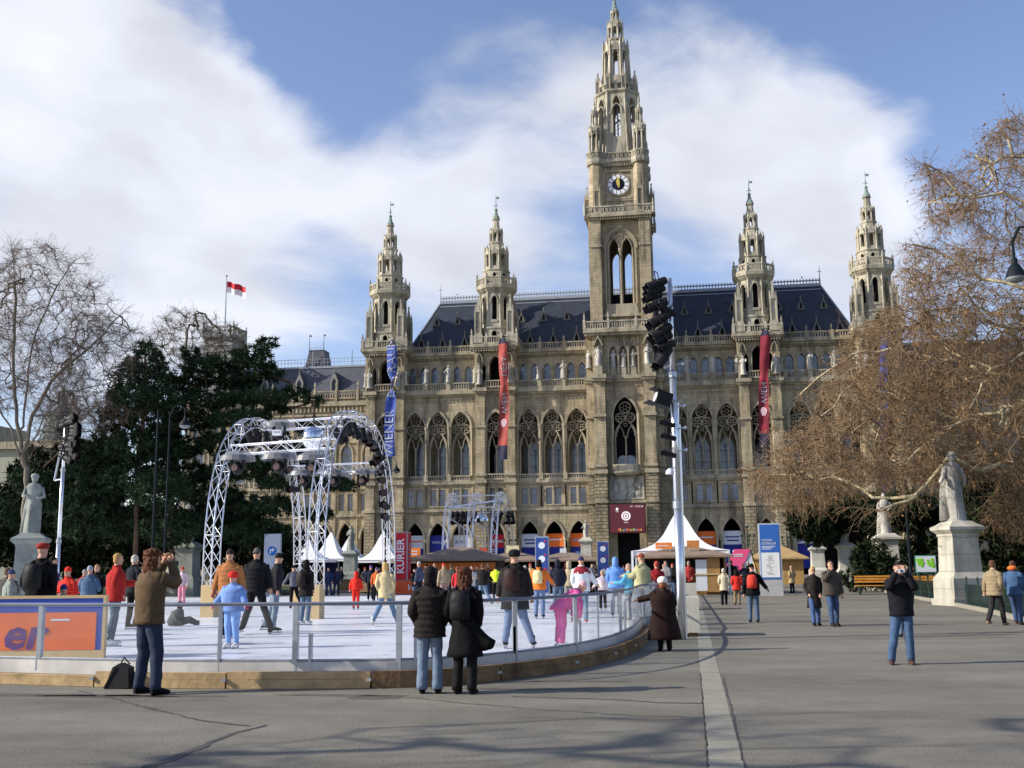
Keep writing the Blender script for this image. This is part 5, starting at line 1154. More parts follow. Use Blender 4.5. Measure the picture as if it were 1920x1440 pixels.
q = P(520, 812, 33.4); cb = thing('control_box', q, 'small white box sitting on the front cross truss', 'box'); m = MB(); m.box(-.14, .14, -.08, .08, -.08, .1); m.build('box', BW, cb); m = MB(); m.box(-.1, .1, -.09, -.08, 0, .06); m.build('lid_label', LEAD, cb)
# small truss stage far behind
Y2 = 86
for i, x in enumerate((834, 879, 925)):
    a = P(x, 1060, Y2); a.z = 0; b_ = Vector((a.x+.1+.0*i, Y2+13, 0)); a.x = a.x; b_.x = P(x+34, 1060, Y2+13).x
    if i == 0: st = thing('truss_stage', a, 'small silver triple truss stage far off before the town hall', 'stage')
    m = MB(); pth = arch_path(a, b_, 7.7, 2.4, 20); truss(m, pth, (1, 0, 0), .45, .035, .02, .6, 4); bl(m, 'arch', ALU, st)
    if i: 
        for t in (.3, .5, .7): m = MB(); m.tube([at_arch(prev, t), at_arch(pth, t)], .05, 5); bl(m, 'cross_bar', ALU, st)
    if i == 0: first_ = pth
    prev = pth
m = MB(); m.tube([at_arch(first_, .25), P(925, 1030, Y2+2)], .06, 4); m.tube([at_arch(first_, .3), at_arch(prev, .35)], .12, 5); bl(m, 'brace', ALU, st)
mirror_ball(P(903, 977, Y2+4), .62, 'distant mirror ball inside the small truss stage')
for k, x in enumerate((848, 856, 866, 874, 888, 925, 936, 952, 960)):
    copy_light(pr, P(x, 970, Y2+3), (random.uniform(-.4, .4), -.5, -1), 1.5, 'black can light in the row across the small distant truss stage', 'can lights on the small truss stage')
# ================================================= lighting masts
def mast(base, h, r, lab):
    o = thing('lighting_mast', base, lab, 'lighting mast'); m = MB(); m.tube([(0, 0, 0), (0, 0, h*.36)], r, 14); m.tube([(0, 0, h*.36), (0, 0, h*.72)], r*.88, 14); m.tube([(0, 0, h*.72), (0, 0, h)], r*.72, 14); m.build('pole', ALU, o, True)
    m = MB(); m.lathe(0, 0, [(r*1.25, h*.35), (r*1.25, h*.37)], 12); m.lathe(0, 0, [(r*1.15, h*.715), (r*1.15, h*.73)], 12); m.build('collar', STEEL, o); return o
mbs = P(1276, 1110, 24.3); mbs.z = 0
mh1 = mast(mbs, P(1256, 522, 24.3).z, .082, 'tall silver lighting mast standing behind the concrete block')
m = MB(); m.box(-.22, -.16, -.03, .03, 6.0, 7.75); m.tube([(-.19, 0, 7.7), (0, 0, 7.72)], .03, 5); m.tube([(-.19, 0, 6.9), (0, 0, 7.0)], .03, 5); m.tube([(-.19, 0, 6.0), (0, 0, 6.05)], .03, 5); m.tube([(.07, .1, 0), (.09, .1, 4.7)], .045, 8); m.tube([(.07, .1, 4.7), (.09, .1, 5.2)], .03, 8)
for z in (6.05, 5.1, 4.6, 4.1): m.tube([(0, 0, z), (.22, 0, z+.02)], .015, 5); m.ball((.24, 0, z+.02), .04, 6, 4)
m.build('bracket', ALU, mh1)
for i, (x, y, ax, az, s) in enumerate(((1228, 532, -1, -.45, 1.1), (1222, 556, -1, -.35, .9), (1229, 572, -1, -.4, 1.1), (1234, 598, -1, -.65, 1.2), (1237, 622, -1, -.7, 1.2), (1245, 648, -1, -.35, 1.0), (1241, 668, -.7, -1, 1.2), (1226, 545, -1, -.4, 1.0), (1240, 634, -1, -.5, 1.0), (1247, 582, -.8, .4, .9))):
    copy_light(pr, P(x+4, y, 24.1), (ax, -.25, az), s*.64, 'black can light in the cluster at the top of the right lighting mast', 'can lights on the right mast')
o = thing('flood_light', P(1240, 748, 24.1), 'square black floodlight with barn doors halfway up the right mast', 'stage light'); o.rotation_euler = Vector((-1, -.35, .35)).to_track_quat('Z', 'Y').to_euler()
m = MB(); m.box(-.16, .16, -.16, .16, -.2, .14); m.prism([(-.17, .1), (-.17, .3), (.17, .3), (.17, .1)], .15, .17); m.prism([(-.17, .1), (-.2, .32), (.2, .32), (.17, .1)], -.18, -.16); m.build('housing', BLACK, o); m = MB(); m.lathe(0, 0, [(.12, .14), (.12, .15), (.05, .16)], 12); m.build('lens', mat('lens_white', (.6, .6, .58), .3), o)
m = MB(); m.tube([(0, 0, -.2), (.1, .1, -.45)], .03, 5); m.build('arm', STEEL, o)
for i, (x, y, lab) in enumerate(((1254, 795, 'upper of three dim lamps on the lower right mast'), (1256, 820, 'middle of three dim lamps on the lower right mast'), (1256, 852, 'lowest of three dim lamps on the lower right mast'))):
    copy_light(pr, P(x, y, 24.1), (-1, -.3, .3), .42, lab, 'lamps low on the right mast')
o = thing('white_lamp', P(1256, 884, 24.1), 'white dome lamp low on the right mast', 'lamp'); m = MB(); m.lathe(0, 0, [(.1, -.06), (.09, 0), (.05, .05), (.02, .07)], 12); m.build('shade', BW, o); m = MB(); m.tube([(0, 0, .06), (.1, 0, .08)], .015, 5); m.build('arm', STEEL, o)
ml = P(106, 1090, 40); ml.z = 0
mh2 = mast(ml, P(119, 782, 40).z, .085, 'silver lighting mast in front of the dark trees on the left')
m = MB(); m.tube([(-.35, 0, 5.2), (-.1, 0, 6.7)], .04, 5); m.tube([(-.35, 0, 5.2), (0, 0, 5.25)], .03, 5); m.build('bracket', ALU, mh2)
for k in range(11):
    x, y = 126+random.uniform(-3, 10), 788+k*7; copy_light(pr, P(x, y, 40), (1, -.3, random.uniform(-.5, .3)), 1.05, 'black can light in the cluster at the top of the left lighting mast', 'can lights on the left mast')
# blocks at the mast foot
for (x0, x1, y0, y1, Y, lab) in ((1240, 1313, 1120, 1197, None, 'big pale concrete block weighing down the right mast'), (1283, 1307, 1094, 1122, 40, 'smaller concrete block behind the mast near the sausage hut')):
    if Y is None: q = G(x0, y1-3); Y = q.y
    q0, q1 = P(x0, y1, Y), P(x1, y1, Y); zt = P(x0, y0, Y).z; o = thing('concrete_block', ((q0.x+q1.x)/2, Y+.45, 0), lab, 'concrete block'); m = MB(); w_ = (q1.x-q0.x)/2
    m.box(-w_, w_, -.45, .45, .09, zt); m.build('block', mat('pale_concrete', (.46, .44, .38), .85, .12, 2.5, bump=.15, bs=30), o); m = MB(); m.box(-w_+.05, -w_+.25, -.4, .4, 0, .09); m.box(w_-.25, w_-.05, -.4, .4, 0, .09); m.build('pallet', WOOD2, o)
# ================================================= hanging banners
def hang(x0, x1, y0, y1, Y, col, lab, words, mirror, fade=False, seed=0, tw=0):
    a, b_ = P((x0+x1)/2, y0, Y), P((x0+x1)/2+(1.5 if mirror else -2), y1, Y); w_ = (P(x1, y0, Y).x-P(x0, y0, Y).x)/2*.88; h = a.z-b_.z; dx = b_.x-a.x
    o = thing('hanging_banner', (a.x, Y, b_.z), lab, 'banner', 'long banners hanging from the turrets'); m = MB(); n = 44; rows = []; rnd = random.Random(seed); ph = rnd.uniform(0, 6)
    def surf(u, z):
        t = 1-z/h; ww = w_*(1-.45*math.exp(-((t-.38)/.09)**2)*tw)*(.55+.45*min(1, t/.05)); tws = 2.2*math.exp(-((t-.38)/.06)**2)*tw
        return Vector((dx*t*0+u*ww*cos(tws)+.15*sin(5*t+ph)-dx*(z/h)*0+dx*t, -.25*sin(9*t+ph)*1-u*ww*sin(tws)*.8-.16*sin(u*2.4+7*t), z))
    for j in range(n+1):
        z = h*(1-j/n); rows.append([m.av(surf(u, z)) for u in (-1, -.6, -.2, .2, .6, 1)])
    for j in range(n):
        m.m = 1 if (j > n*.88 and fade) or (j < 2) else 0
        for i in range(5): m.af(rows[j][i], rows[j+1][i], rows[j+1][i+1], rows[j][i+1])
    m.build('cloth', [col, mat('banner_navy', (.03, .03, .06), .7)], o, True)
    for wd, zf, sz in words:
        q = text_obj('lettering', wd, sz, BW, o, (0, 0, 0)); me = q.data; q.rotation_euler = (0, 0, 0); q.location = (0, 0, 0)
        for v in me.vertices:
            tx, ty = v.co.x, v.co.y; u = -ty/w_ if not mirror else -ty/w_*-1
            z = h*zf+tx; p = surf(max(-1, min(1, u)), z); v.co = Vector((p.x, p.y-.1, p.z))
        q['label'] = 'white writing "%s"' % wd if not mirror else 'white writing seen in mirror image'
    for wd, zf, r in [] if not mirror else [('', .30, .52)]:
        m = MB(); A = [surf(r*cos(2*pi*k/16)/w_*.9, h*zf+r*1.3*sin(2*pi*k/16)) for k in range(16)]; m.af(*[m.av(p+Vector((0, -.1, 0))) for p in A]); m.build('emblem', mat('banner_pink', (.6, .4, .45), .6), o)
    m = MB(); m.tube([(-.3, 1.2, h+.15), (.0, 0, h+.4), (w_*.8, -.3, h+.1)], .09, 5); m.build('top_arm', BLACK, o); return o
BBL = mat('banner_royal_blue', (.05, .09, .36), .6, .25, .5); BRD = mat('banner_faded_red', (.36, .07, .06), .65, .4, .35); BRD2 = mat('banner_dark_red', (.22, .025, .04), .65, .5, .35)
hang(723, 745, 640, 856, 162.4, BBL, 'blue hanging banner with white letters on the left-most turret', [('WIENER', .20, 2.0), ('EISTRAUM', .77, 2.1)], False, False, 1, .9)
hang(933, 953, 634, 862, 162.4, BRD, 'faded red banner hanging left of the clock tower', [('WIEN', .46, 1.3), ('UEFA', .76, 1.3)], True, True, 2, .2)
hang(1422, 1443, 620, 838, 162.4, BRD2, 'dark red banner hanging right of the clock tower', [('WIEN', .46, 1.3)], True, True, 3, .2)
hang(1648, 1668, 612, 830, 162.4, BBL, 'blue violet banner half hidden behind the plane tree', [], False, True, 4, .2)
# ================================================= park statues
def park_statue(px, ytop, ycap, Y, lab, seed, arm, plinth_w=1.15, col=STAT, wide=1.0, rz=0, slim=1.0):
    zt, zc = P(px, ytop, Y).z, P(px, ycap, Y).z; b_ = P(px, 1100, Y); b_.z = 0; o = thing('stone_statue', b_, lab, 'statue', 'statues on tall pedestals along the avenue', rz); w_ = plinth_w/2
    m = MB(); m.box(-w_*1.45, w_*1.45, -w_*1.45, w_*1.45, 0, .25); m.lathe(0, 0, [(w_*1.32*1.414, .25), (w_*1.3*1.414, zc*.34), (w_*1.0*1.414, zc*.42), (w_*.92*1.414, zc*.9)], 4, pi/4); m.box(-w_*1.34, w_*1.34, -w_*1.34, w_*1.34, zc*.36, zc*.385) if 0 else None
    m.box(-w_*.98, w_*.98, -w_*.98, w_*.98, zc*.87, zc*.9); m.lathe(0, 0, [(w_*1.0*1.414, zc*.9), (w_*1.28*1.414, zc*.95), (w_*1.28*1.414, zc*.985), (w_*.95*1.414, zc*1.02), (w_*.7*1.414, zc*1.06)], 4, pi/4)
    m.build('pedestal', stone_mat('pedestal_stone%d' % seed, (.50, .475, .40), (.17, .16, .13), (2.0, .62, .012, .6), .45) if col is STAT else col, o)
    s_ = statue_mesh(zt-zc-.1, seed, arm); f = s_.build('figure', col, o, True); f.location = (0, 0, zc+.1); f.scale = (.90*slim, .95*slim, 1); return o
GST = mat('grey_weathered_stone', (.23, .25, .23), .9, .4, 1.2)
park_statue(1803, 848, 986, 43, 'nearest right statue, robed figure with outstretched hand on white pedestal', 3, 2, 1.1, rz=.3)
park_statue(1668, 925, 1006, 66, 'second statue on the right, head hidden by the plane tree limb', 1, 0, 1.15)
park_statue(1590, 975, 1022, 84, 'third statue on the right, before the dark yew', 2, 0, 1.1)
park_statue(1536, 988, 1027, 100, 'furthest right statue with pedestal behind the walking couple', 4, 1, 1.15)
park_statue(53, 890, 1008, 47, 'left-most statue of a crowned figure in a long cloak', 6, 0, 1.2, GST, rz=.4)
park_statue(350, 934, 1022, 64, 'slim grey statue in front of the dark pines beside the truss arch', 2, 0, 1.2, GST, slim=.85)
park_statue(657, 986, 1036, 104, 'dark weathered statue in front of the small white tents', 5, 1, 1.2, GST)
park_statue(1101, 976, 1012, 128, 'pale statue on a slender pedestal in front of the tower', 8, 2, 1.3)
park_statue(600, 1002, 1036, 120, 'half hidden dark statue behind the truss leg', 9, 0, 1.2, GST) if 0 else None
# ================================================= tents, huts, signs
def pagoda(px, ypk, yev, Y, w_, lab, wall=None, fr=True, mt=TENT):
    b_ = P(px, 1080, Y); b_.z = 0; zp, ze = P(px, ypk, Y).z, P(px, yev, Y).z; o = thing('pagoda_tent', b_, lab, 'tent', 'white pagoda tents'); m = MB(); h = w_/2
    n = 10; rings = []
    for i in range(n+1):
        t = i/n; r = h*((1-t)**1.0*(1-.28*sin(pi*t))+.02); z = ze+(zp-ze)*(t**1.35*.0+(1-(1-t)**1.0)**1.55); rings.append((r, z))
    for (r0, z0), (r1, z1) in zip(rings, rings[1:]):
        for k in range(4):
            c = [(-1, -1), (1, -1), (1, 1), (-1, 1)]; a, b2 = c[k], c[(k+1) % 4]; m.af(m.av((a[0]*r0, a[1]*r0, z0)), m.av((b2[0]*r0, b2[1]*r0, z0)), m.av((b2[0]*r1, b2[1]*r1, z1)), m.av((a[0]*r1, a[1]*r1, z1)))
    m.box(-h, h, -h, -h+.03, ze-.28, ze); m.box(-h, h, h-.03, h, ze-.28, ze); m.box(-h, -h+.03, -h, h, ze-.28, ze); m.box(h-.03, h, -h, h, ze-.28, ze); m.build('canopy', mt, o)
    for a in (-1, 1):
        for c in (-1, 1): m = MB(); m.box(a*h-.06, a*h+.06, c*h-.06, c*h+.06, 0, ze); m.build('leg', BW, o)
    if wall: m = MB(); m.box(-h+.1, h-.1, h-.2, h-.15, 0, ze-.2); m.box(-h+.1, -h+.15, -h+.2, h-.2, 0, ze-.2); m.build('wall', wall, o)
    return o
NAVY = mat('navy_cloth', (.02, .03, .10), .8, .2)
pagoda(1277, 955, 1033, 63, 5.2, 'big white pagoda tent over the snack hut right of the mast', None)
pagoda(719, 996, 1050, 112, 5.2, 'large white tent next to the red column sign', DARK)
pagoda(620, 998, 1048, 116, 5.0, 'tallest of the small white tents, in the middle', NAVY)
pagoda(578, 1012, 1050, 112, 5.0, 'white tent at the left behind the truss leg', NAVY)
pagoda(655, 1006, 1050, 126, 5.0, 'white tent partly hidden behind the dark statue', NAVY)
pagoda(548, 1018, 1052, 122, 4.6, 'left-most small white tent below the pines', NAVY)
ROOFB = mat('brown_felt_roof', (.23, .175, .135), .85, .2); DKW = mat('hut_brown_wood', (.28, .15, .055), .75, .3, 2.5); DKW2 = mat('hut_dark_wood', (.08, .05, .035), .8, .3, 2.5); ORS = mat('sign_orange', (.75, .22, .05), .6, .35, 6); YEL = mat('sign_cream', (.75, .66, .42), .6, .2, 3); REDS = mat('sign_red', (.6, .05, .03), .6, .3, 5)
def hut(px, Y, w_, dep, zw, zr, lab, wall=DKW, roof=ROOFB, over=.5, open_front=True, front=None, roofm='gable'):
    b_ = P(px, 1080, Y); b_.z = 0; o = thing('market_hut', b_, lab, 'hut', 'wooden market huts'); h = w_/2; m = MB()
    m.box(-h, -h+.08, 0, dep, 0, zw); m.box(h-.08, h, 0, dep, 0, zw); m.box(-h+.08, h-.08, dep-.08, dep, 0, zw); m.box(-h+.08, h-.08, 0, .06, 0, 1.05 if open_front else zw); m.box(-h+.08, h-.08, 0, .06, zw-.22, zw)
    for k in range(int(w_/.16)): m.box(-h+k*.16+.01, -h+k*.16+.145, -.02, -.004, 0, 1.03 if open_front else zw-.01)
    m.build('wall', wall, o)
    m = MB(); e = over
    a = [m.av(p) for p in ((-h-e, -e*1.3, zw-.05), (h+e, -e*1.3, zw-.05), (h+e, dep+e, zw-.05), (-h-e, dep+e, zw-.05), (-h*.25, dep*.35, zr), (h*.25, dep*.35, zr), (h*.25, dep*.65, zr), (-h*.25, dep*.65, zr))]
    m.af(a[0], a[1], a[5], a[4]); m.af(a[1], a[2], a[6], a[5]); m.af(a[2], a[3], a[7], a[6]); m.af(a[3], a[0], a[4], a[7]); m.af(a[4], a[5], a[6], a[7]); m.box(-h-e, h+e, -e*1.3, -e*1.3+.05, zw-.17, zw-.05); m.build('roof', roof, o)
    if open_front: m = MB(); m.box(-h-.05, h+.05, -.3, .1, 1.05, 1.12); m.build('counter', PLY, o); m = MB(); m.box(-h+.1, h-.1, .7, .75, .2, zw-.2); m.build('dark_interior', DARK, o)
    if front: m = MB(); m.box(-h+.1, h-.1, -.06, -.03, zw-.75, zw-.25); m.build('sign_strip', front, o)
    return o
hut(856, 68, 5.2, 3, 2.15, 2.85, 'wide brown roofed hut behind the couple at the fence', DKW2, front=ORS, over=.7)
hut(958, 76, 3.6, 3, 2.1, 2.6, 'brown roofed hut just left of the tall blue totem', DKW2, over=.6)
hut(1060, 82, 4.2, 3, 2.1, 2.6, 'brown roofed hut right of the tall blue totem', DKW2, over=.6)
hut(760, 80, 3.2, 3, 2.1, 2.5, 'dark hut beside the red column sign', DKW2, over=.4)
o = hut(1283, 60, 4.4, 2.6, 2.15, 2.6, 'snack hut with brown roof under the big white tent', DKW, over=.45)
for (x0, x1, y0, y1, mt_) in ((1306, 1325, 1049, 1108, BW), (1327, 1349, 1046, 1110, mat('door_wood', (.33, .19, .07), .6, .25, 2))):
    a, b_ = P(x0, y1, 59.8), P(x1, y0, 59.8); m = MB(); m.box(a.x, b_.x, 59.75, 59.8, max(.05, a.z), b_.z); q = m.build('door', mt_, o); q.location = -o.location; 
hut(1462, 88, 3.7, 2.6, 2.1, 2.95, 'light wood hut behind the blue information totem', mat('hut_light_wood', (.45, .28, .11), .75, .2, 2.5), mat('tan_roof', (.38, .26, .12), .8, .2), over=.4, open_front=False)
def signb(x0, x1, y0, y1, Y, mt_, lab, leg=True, words=None):
    a, b_ = P(x0, y1, Y), P(x1, y0, Y); o = thing('sign_board', ((a.x+b_.x)/2, Y, a.z), lab, 'sign'); m = MB(); w_ = (b_.x-a.x)/2; h = b_.z-a.z; m.box(-w_, w_, 0, .06, 0, h); m.build('panel', mt_, o)
    m = MB(); m.box(-w_*.8, -w_*.7, .01, .05, -.3, 0); m.box(w_*.7, w_*.8, .01, .05, -.3, 0); m.build('bracket', PLY, o)
    if words: m = MB(); [m.box(-w_*.8, w_*.8*random.uniform(.4, 1), -.012, 0, h*z, h*(z+.12)) for z in words]; m.build('print', BW, o)
    return o
signb(1229, 1260, 1017, 1029, 60, ORS, 'orange sign on the hut roof left of the mast', words=(.4,)); signb(1288, 1311, 1013, 1027, 60, mat('sign_brown_orange', (.5, .2, .06), .6, .3, 5), 'brown orange sign on the hut roof right of the mast')
signb(768, 788, 1027, 1046, 70, ORS, 'square orange sign beside the red column', words=(.3, .6)); signb(878, 897, 1029, 1045, 70, YEL, 'cream half of the sign on the wide hut roof'); signb(898, 913, 1028, 1046, 70.3, REDS, 'red half of the sign on the wide hut roof', words=(.5,))
signb(949, 973, 1023, 1037, 76, YEL, 'cream sign above the hut left of the totem'); signb(1050, 1062, 1028, 1044, 84, BW, 'white board above the hut right of the totem'); signb(1398, 1409, 1025, 1040, 80, NAVY, 'small navy sign')if 0 else None
# KURIER column on its orange plinth
q = G(752, 1113, .1); o = thing('column_sign', (q.x, q.y, .1), 'tall red newspaper column with vertical white lettering on orange plinth', 'sign'); CR = mat('kurier_red', (.50, .015, .03), .5, .1); zt = P(752, 997, q.y).z-.1; zb_ = P(752, 1089, q.y).z-.1
m = MB(); m.box(-.38, .40, 0, .78, zb_, zt); m.build('column', mat('column_frame', (.35, .25, .27), .5), o)
m = MB(); m.box(-.32, .32-.02, -.02, -.002, zb_+.05, zt-.08); m.box(.402, .42, .06, .72, zb_+.05, zt-.08); m.build('face', CR, o)
text_obj('lettering', 'KURIER', .62, BW, o, (-.02, -.03, (zb_+zt)/2), (pi/2, -pi/2, 0), 1.0, bold=.012); text_obj('lettering', 'KURIER', .5, mat('text_faded', (.6, .35, .38), .5), o, (.425, .39, (zb_+zt)/2), (pi/2, -pi/2, pi/2))
m = MB(); m.box(-.4, 1.9, -.1, .9, 0, zb_-.02); m.build('plinth', mat('plinth_orange', (.66, .10, .03), .5, .15), o); text_obj('lettering', 'WIEN', .5, BW, o, (1.0, -.11, zb_*.45), shear=.3, bold=.01)
# right turn sign
q = P(509, 1080, 60); zt = P(509, 1001, 60).z; o = thing('arrow_sign', (q.x, 60, 0), 'tall grey board with blue round right turn arrow', 'sign'); m = MB(); m.box(-.49, .49, 0, .2, 0, zt); m.build('board', mat('pale_grey_board', (.40, .44, .52), .6, .08), o)
m = MB(); zc = P(509, 1033, 60).z; m.prism(circ(0, zc, .27, 20), -.015, 0); m.build('disc', mat('disc_blue', (.02, .13, .42), .5), o); m = MB(); m.prism([(-.13, zc-.15), (-.06, zc-.15), (-.06, zc+.02), (.02, zc+.02), (.02, zc-.06), (.16, zc+.06), (.02, zc+.18), (.02, zc+.1), (-.13, zc+.1)], -.03, -.015); m.build('arrow', BW, o)
# blue totems
def totem(x0, x1, y0, Y, lab):
    a, b_ = P(x0, y0, Y), P(x1, y0, Y); o = thing('blue_totem', ((a.x+b_.x)/2, Y, 0), lab, 'sign', 'narrow blue totems with three discs'); w_ = (b_.x-a.x)/2; h = a.z; m = MB(); m.box(-w_, w_, 0, .3, 0, h); m.build('frame', LEAD, o)
    m = MB(); m.box(-w_*.88, w_*.88, -.02, -.002, .3, h-.06); m.build('face', mat('totem_blue', (.015, .05, .24), .45, .1), o)
    for k in range(3):
        z = h-.45-k*.68; m = MB(); m.prism(circ(0, z, .17, 14), -.035, -.02); m.build('disc', BW, o); m = MB(); m.prism(circ(.17, z+.2, .05, 6), -.035, -.02); m.build('red_dot', BR, o)
totem(1003, 1028, 1006, 55, 'tall blue totem with white discs among the crowd'); totem(1119, 1141, 1015, 66, 'shorter blue totem with white discs beside the tower entrance')
q = G(1448, 1117); w_ = 0.56; o = thing('information_totem', (q.x, q.y, 0), 'big blue information totem with a map panel and grey base', 'sign', rz=-.05); zt = P(1448, 981, q.y).z; zm = P(1448, 1087, q.y).z; zmap = P(1448, 1036, q.y).z
m = MB(); m.box(-w_, w_, 0, .45, zm, zt); m.build('body', mat('totem_silver', (.45, .48, .5), .45), o); m = MB(); m.box(-w_, w_, -.01, .46, 0, zm-.01); m.build('base', mat('base_grey', (.36, .37, .38), .7, .15), o)
m = MB(); m.box(-w_*.86, w_*.86, -.02, -.002, zm+.03, zt-.06); m.build('blue_face', mat('info_blue', (.02, .11, .42), .45, .08), o)
m = MB(); m.box(-w_*.80, w_*.80, -.03, -.02, zm+.12, zmap); m.build('map_panel', mat('map_paper', (.66, .68, .70), .6, .05, 3), o)
m = MB(); random.seed(8)
for k in range(16): m.box(-.05+random.uniform(-.2, .15), .0+random.uniform(-.1, .2), -.036, -.031, zm+.25+k*.062, zm+.29+k*.062)
m.build('map_print', mat('map_grey', (.42, .45, .42), .6), o)
text_obj('lettering', 'WIENER', .15, BW, o, (-w_*.72, -.03, zmap+.62), align='LEFT'); text_obj('lettering', 'EISTRAUM', .19, BW, o, (-w_*.72, -.03, zmap+.45), align='LEFT', sx=.82)
m = MB(); [m.box(-w_*.72, w_*(.5-.2*k), -.03, -.02, zmap+.30-k*.07, zmap+.33-k*.07) for k in range(3)]; m.build('small_print', BW, o)
# pink wedge
q = P(1388, 1080, 76); o = thing('pink_wedge', (q.x, 76, 0), 'white slanting stand with a pink panel beside the big tent', 'stand'); k = 76/2028
m = MB(); m.prism([(-.9, 0), (1.25, 0), (.72, 2.55), (-.35, 2.55)], 0, 1.2); m.build('stand', BW, o); m = MB(); m.prism([(-.95, 1.4), (-.1, .8), (.75, 2.6), (-.32, 2.6)], -.06, -.01); m.build('pink_panel', mat('hot_pink', (.78, .10, .24), .5), o); m = MB(); m.tube([(.75, -.05, 2.6), (1.35, -.05, .3)], .05, 4); m.build('edge_pole', BLACK, o); m = MB(); m.box(-.9, -.2, -.1, -.07, .9, 1.5); m.box(-.9, .5, -.1, -.07, .3, .85); m.build('navy_box', NAVY, o)
m = MB(); [m.box(-.45+.05*k, .25, -.08, -.062, 2.1+k*.12, 2.16+k*.12) for k in range(2)]; m.build('print', BW, o)
# green park sign, benches, railings
q = P(1738, 1075, 60); o = thing('park_sign', (q.x, 60, 0), 'white park map sign with two green plans', 'sign'); z0, z1 = P(1738, 1074, 60).z, P(1738, 1041, 60).z; m = MB(); m.box(-.55, .52, 0, .06, z0, z1); m.build('frame', mat('sign_teal', (.06, .22, .18), .5), o); m = MB(); m.box(-.50, .47, -.02, 0, z0+.05, z1-.05); m.build('panel', BW, o)
m = MB(); [m.ball((c+random.uniform(-.14, .14), -.03, (z0+z1)/2+random.uniform(-.1, .22)), random.uniform(.06, .12), 6, 4, (1, .1, 1)) for c in (-.3, .22) for _ in range(14)]; m.build('plans', mat('lime_green', (.22, .55, .04), .5), o)
m = MB(); m.box(-.5, -.44, 0, .06, 0, z0); m.box(.4, .46, 0, .06, 0, z0); m.build('posts', mat('sign_teal2', (.06, .16, .14), .5), o)
BEN = mat('orange_bench_wood', (.55, .25, .05), .6, .2, 3); GRN = mat('dark_green_iron', (.02, .035, .03), .5)
def bench(x, Y, lab, rz=0, L_=1.9):
    b_ = P(x, 1090, Y); b_.z = 0; o = thing('park_bench', b_, lab, 'bench', 'orange slatted park benches', rz); m = MB(); [m.box(-L_/2, L_/2, -.22+k*.12, -.13+k*.12, .43, .47) for k in range(4)]; m.build('seat', BEN, o); m = MB(); [m.box(-L_/2, L_/2, .27, .31, .6+k*.13, .69+k*.13) for k in range(3)]; m.build('backrest', BEN, o)
    for s in (-1, 1): m = MB(); m.box(s*L_*.4-.04, s*L_*.4+.04, -.25, .3, 0, .43); m.box(s*L_*.4-.03, s*L_*.4+.03, .31, .35, 0, 1.0); m.build('leg', GRN, o)
bench(1640, 58, 'orange bench left of the second right statue'); bench(1722, 55, 'orange bench below the park map sign', 0); bench(1768, 54, 'orange bench between park sign and nearest right statue', 0)
LAWN = mat('dull_grass', (.045, .06, .022), .95, .5, 4, bump=.6, bs=20)
ed = [G(*q) for q in ((1590, 1098), (1650, 1108), (1700, 1119), (1760, 1130), (1812, 1140), (1870, 1152), (1930, 1168), (2050, 1200))]
mb = MB(); far = [(200, 160), (P(1540, 1080, 160).x, 160)]; poly = [(p.x, p.y) for p in ed]+[(60, ed[-1].y)]+far; mb.plate(poly, 0.0, .06); o = mb.build('lawn', LAWN); tag(o, kind='structure')
mb = MB(); strip(mb, [Vector(p) for p in resample(ed, .5)], -.12, .0, 0, .13); tag(mb.build('lawn_kerb', CONC), kind='structure')
fn = resample([p+Vector((.35, .35, 0)) for p in ed], .11); o = thing('lawn_railing', fn[len(fn)//2], 'low black iron railing along the lawn on the right', 'railing')
m = MB()
for z in (.30, .78): m.tube([(p.x, p.y, z) for p in fn[::6]], .016, 4)
bl(m, 'rails', GRN, o); m = MB(); [m.box(p.x-.007, p.x+.007, p.y-.007, p.y+.007, .06, .8) for p in fn]; bl(m, 'bars', GRN, o)
for p in fn[::18]: m = MB(); m.lathe(p.x, p.y, [(.035, 0), (.03, .95), (.05, 1.0), (.01, 1.08)], 6); bl(m, 'post', GRN, o)
mb = MB(); mb.plate([(p.x, p.y) for p in (P(-900, 1080, 50), P(560, 1080, 66), P(560, 1080, 100), P(-1400, 1080, 100))], 0, .05); tag(mb.build('left_lawn', LAWN), kind='structure')
# lamp posts
IRON = mat('lamp_iron', (.007, .012, .016), .6, spec=.12)
def lamp(px, ytop, Y, lab, arms, r=.07):
    b_ = P(px, 1090, Y); b_.z = 0; zt = P(px, ytop, Y).z; o = thing('street_lamp', b_, lab, 'street lamp', 'tall curved park lamps'); m = MB(); m.tube([(0, 0, 0), (0, 0, 1.2), (0, 0, 1.25), (0, 0, zt)], [r*1.5, r*1.4, r, r*.7], 8); m.build('pole', IRON, o)
    for s in arms:
        m = MB(); m.tube([(0, 0, zt-.2), (s*.15, 0, zt+.25), (s*.45, 0, zt+.42), (s*.75, 0, zt+.2), (s*.8, 0, zt-.2)], .03, 6); m.build('arm', IRON, o); m = MB(); m.lathe(s*.8, 0, [(.02, zt-.1), (.07, zt-.25), (.08, zt-.32), (.26, zt-.52), (.3, zt-.66)], 14, cap=False); sh = m.build('lamp_shade', IRON, o, True); m = MB(); m.ball((s*.8, 0, zt-.66), .27, 12, 6, (1, 1, .55)); m.build('globe', mat('milk_glass', (.22, .24, .25), .3), sh)
    return o
lamp(722, 868, 78, 'dark green street lamp with two curved arms behind the truss leg', (1,)); lamp(306, 775, 50, 'street lamp in front of the dark pines', (1,), .06); lamp(283, 770, 52, 'thin unlit pole left of the pine street lamp', (), .07); lamp(1709, 930, 58, 'dark lamp post left of the nearest right statue', (), .085)
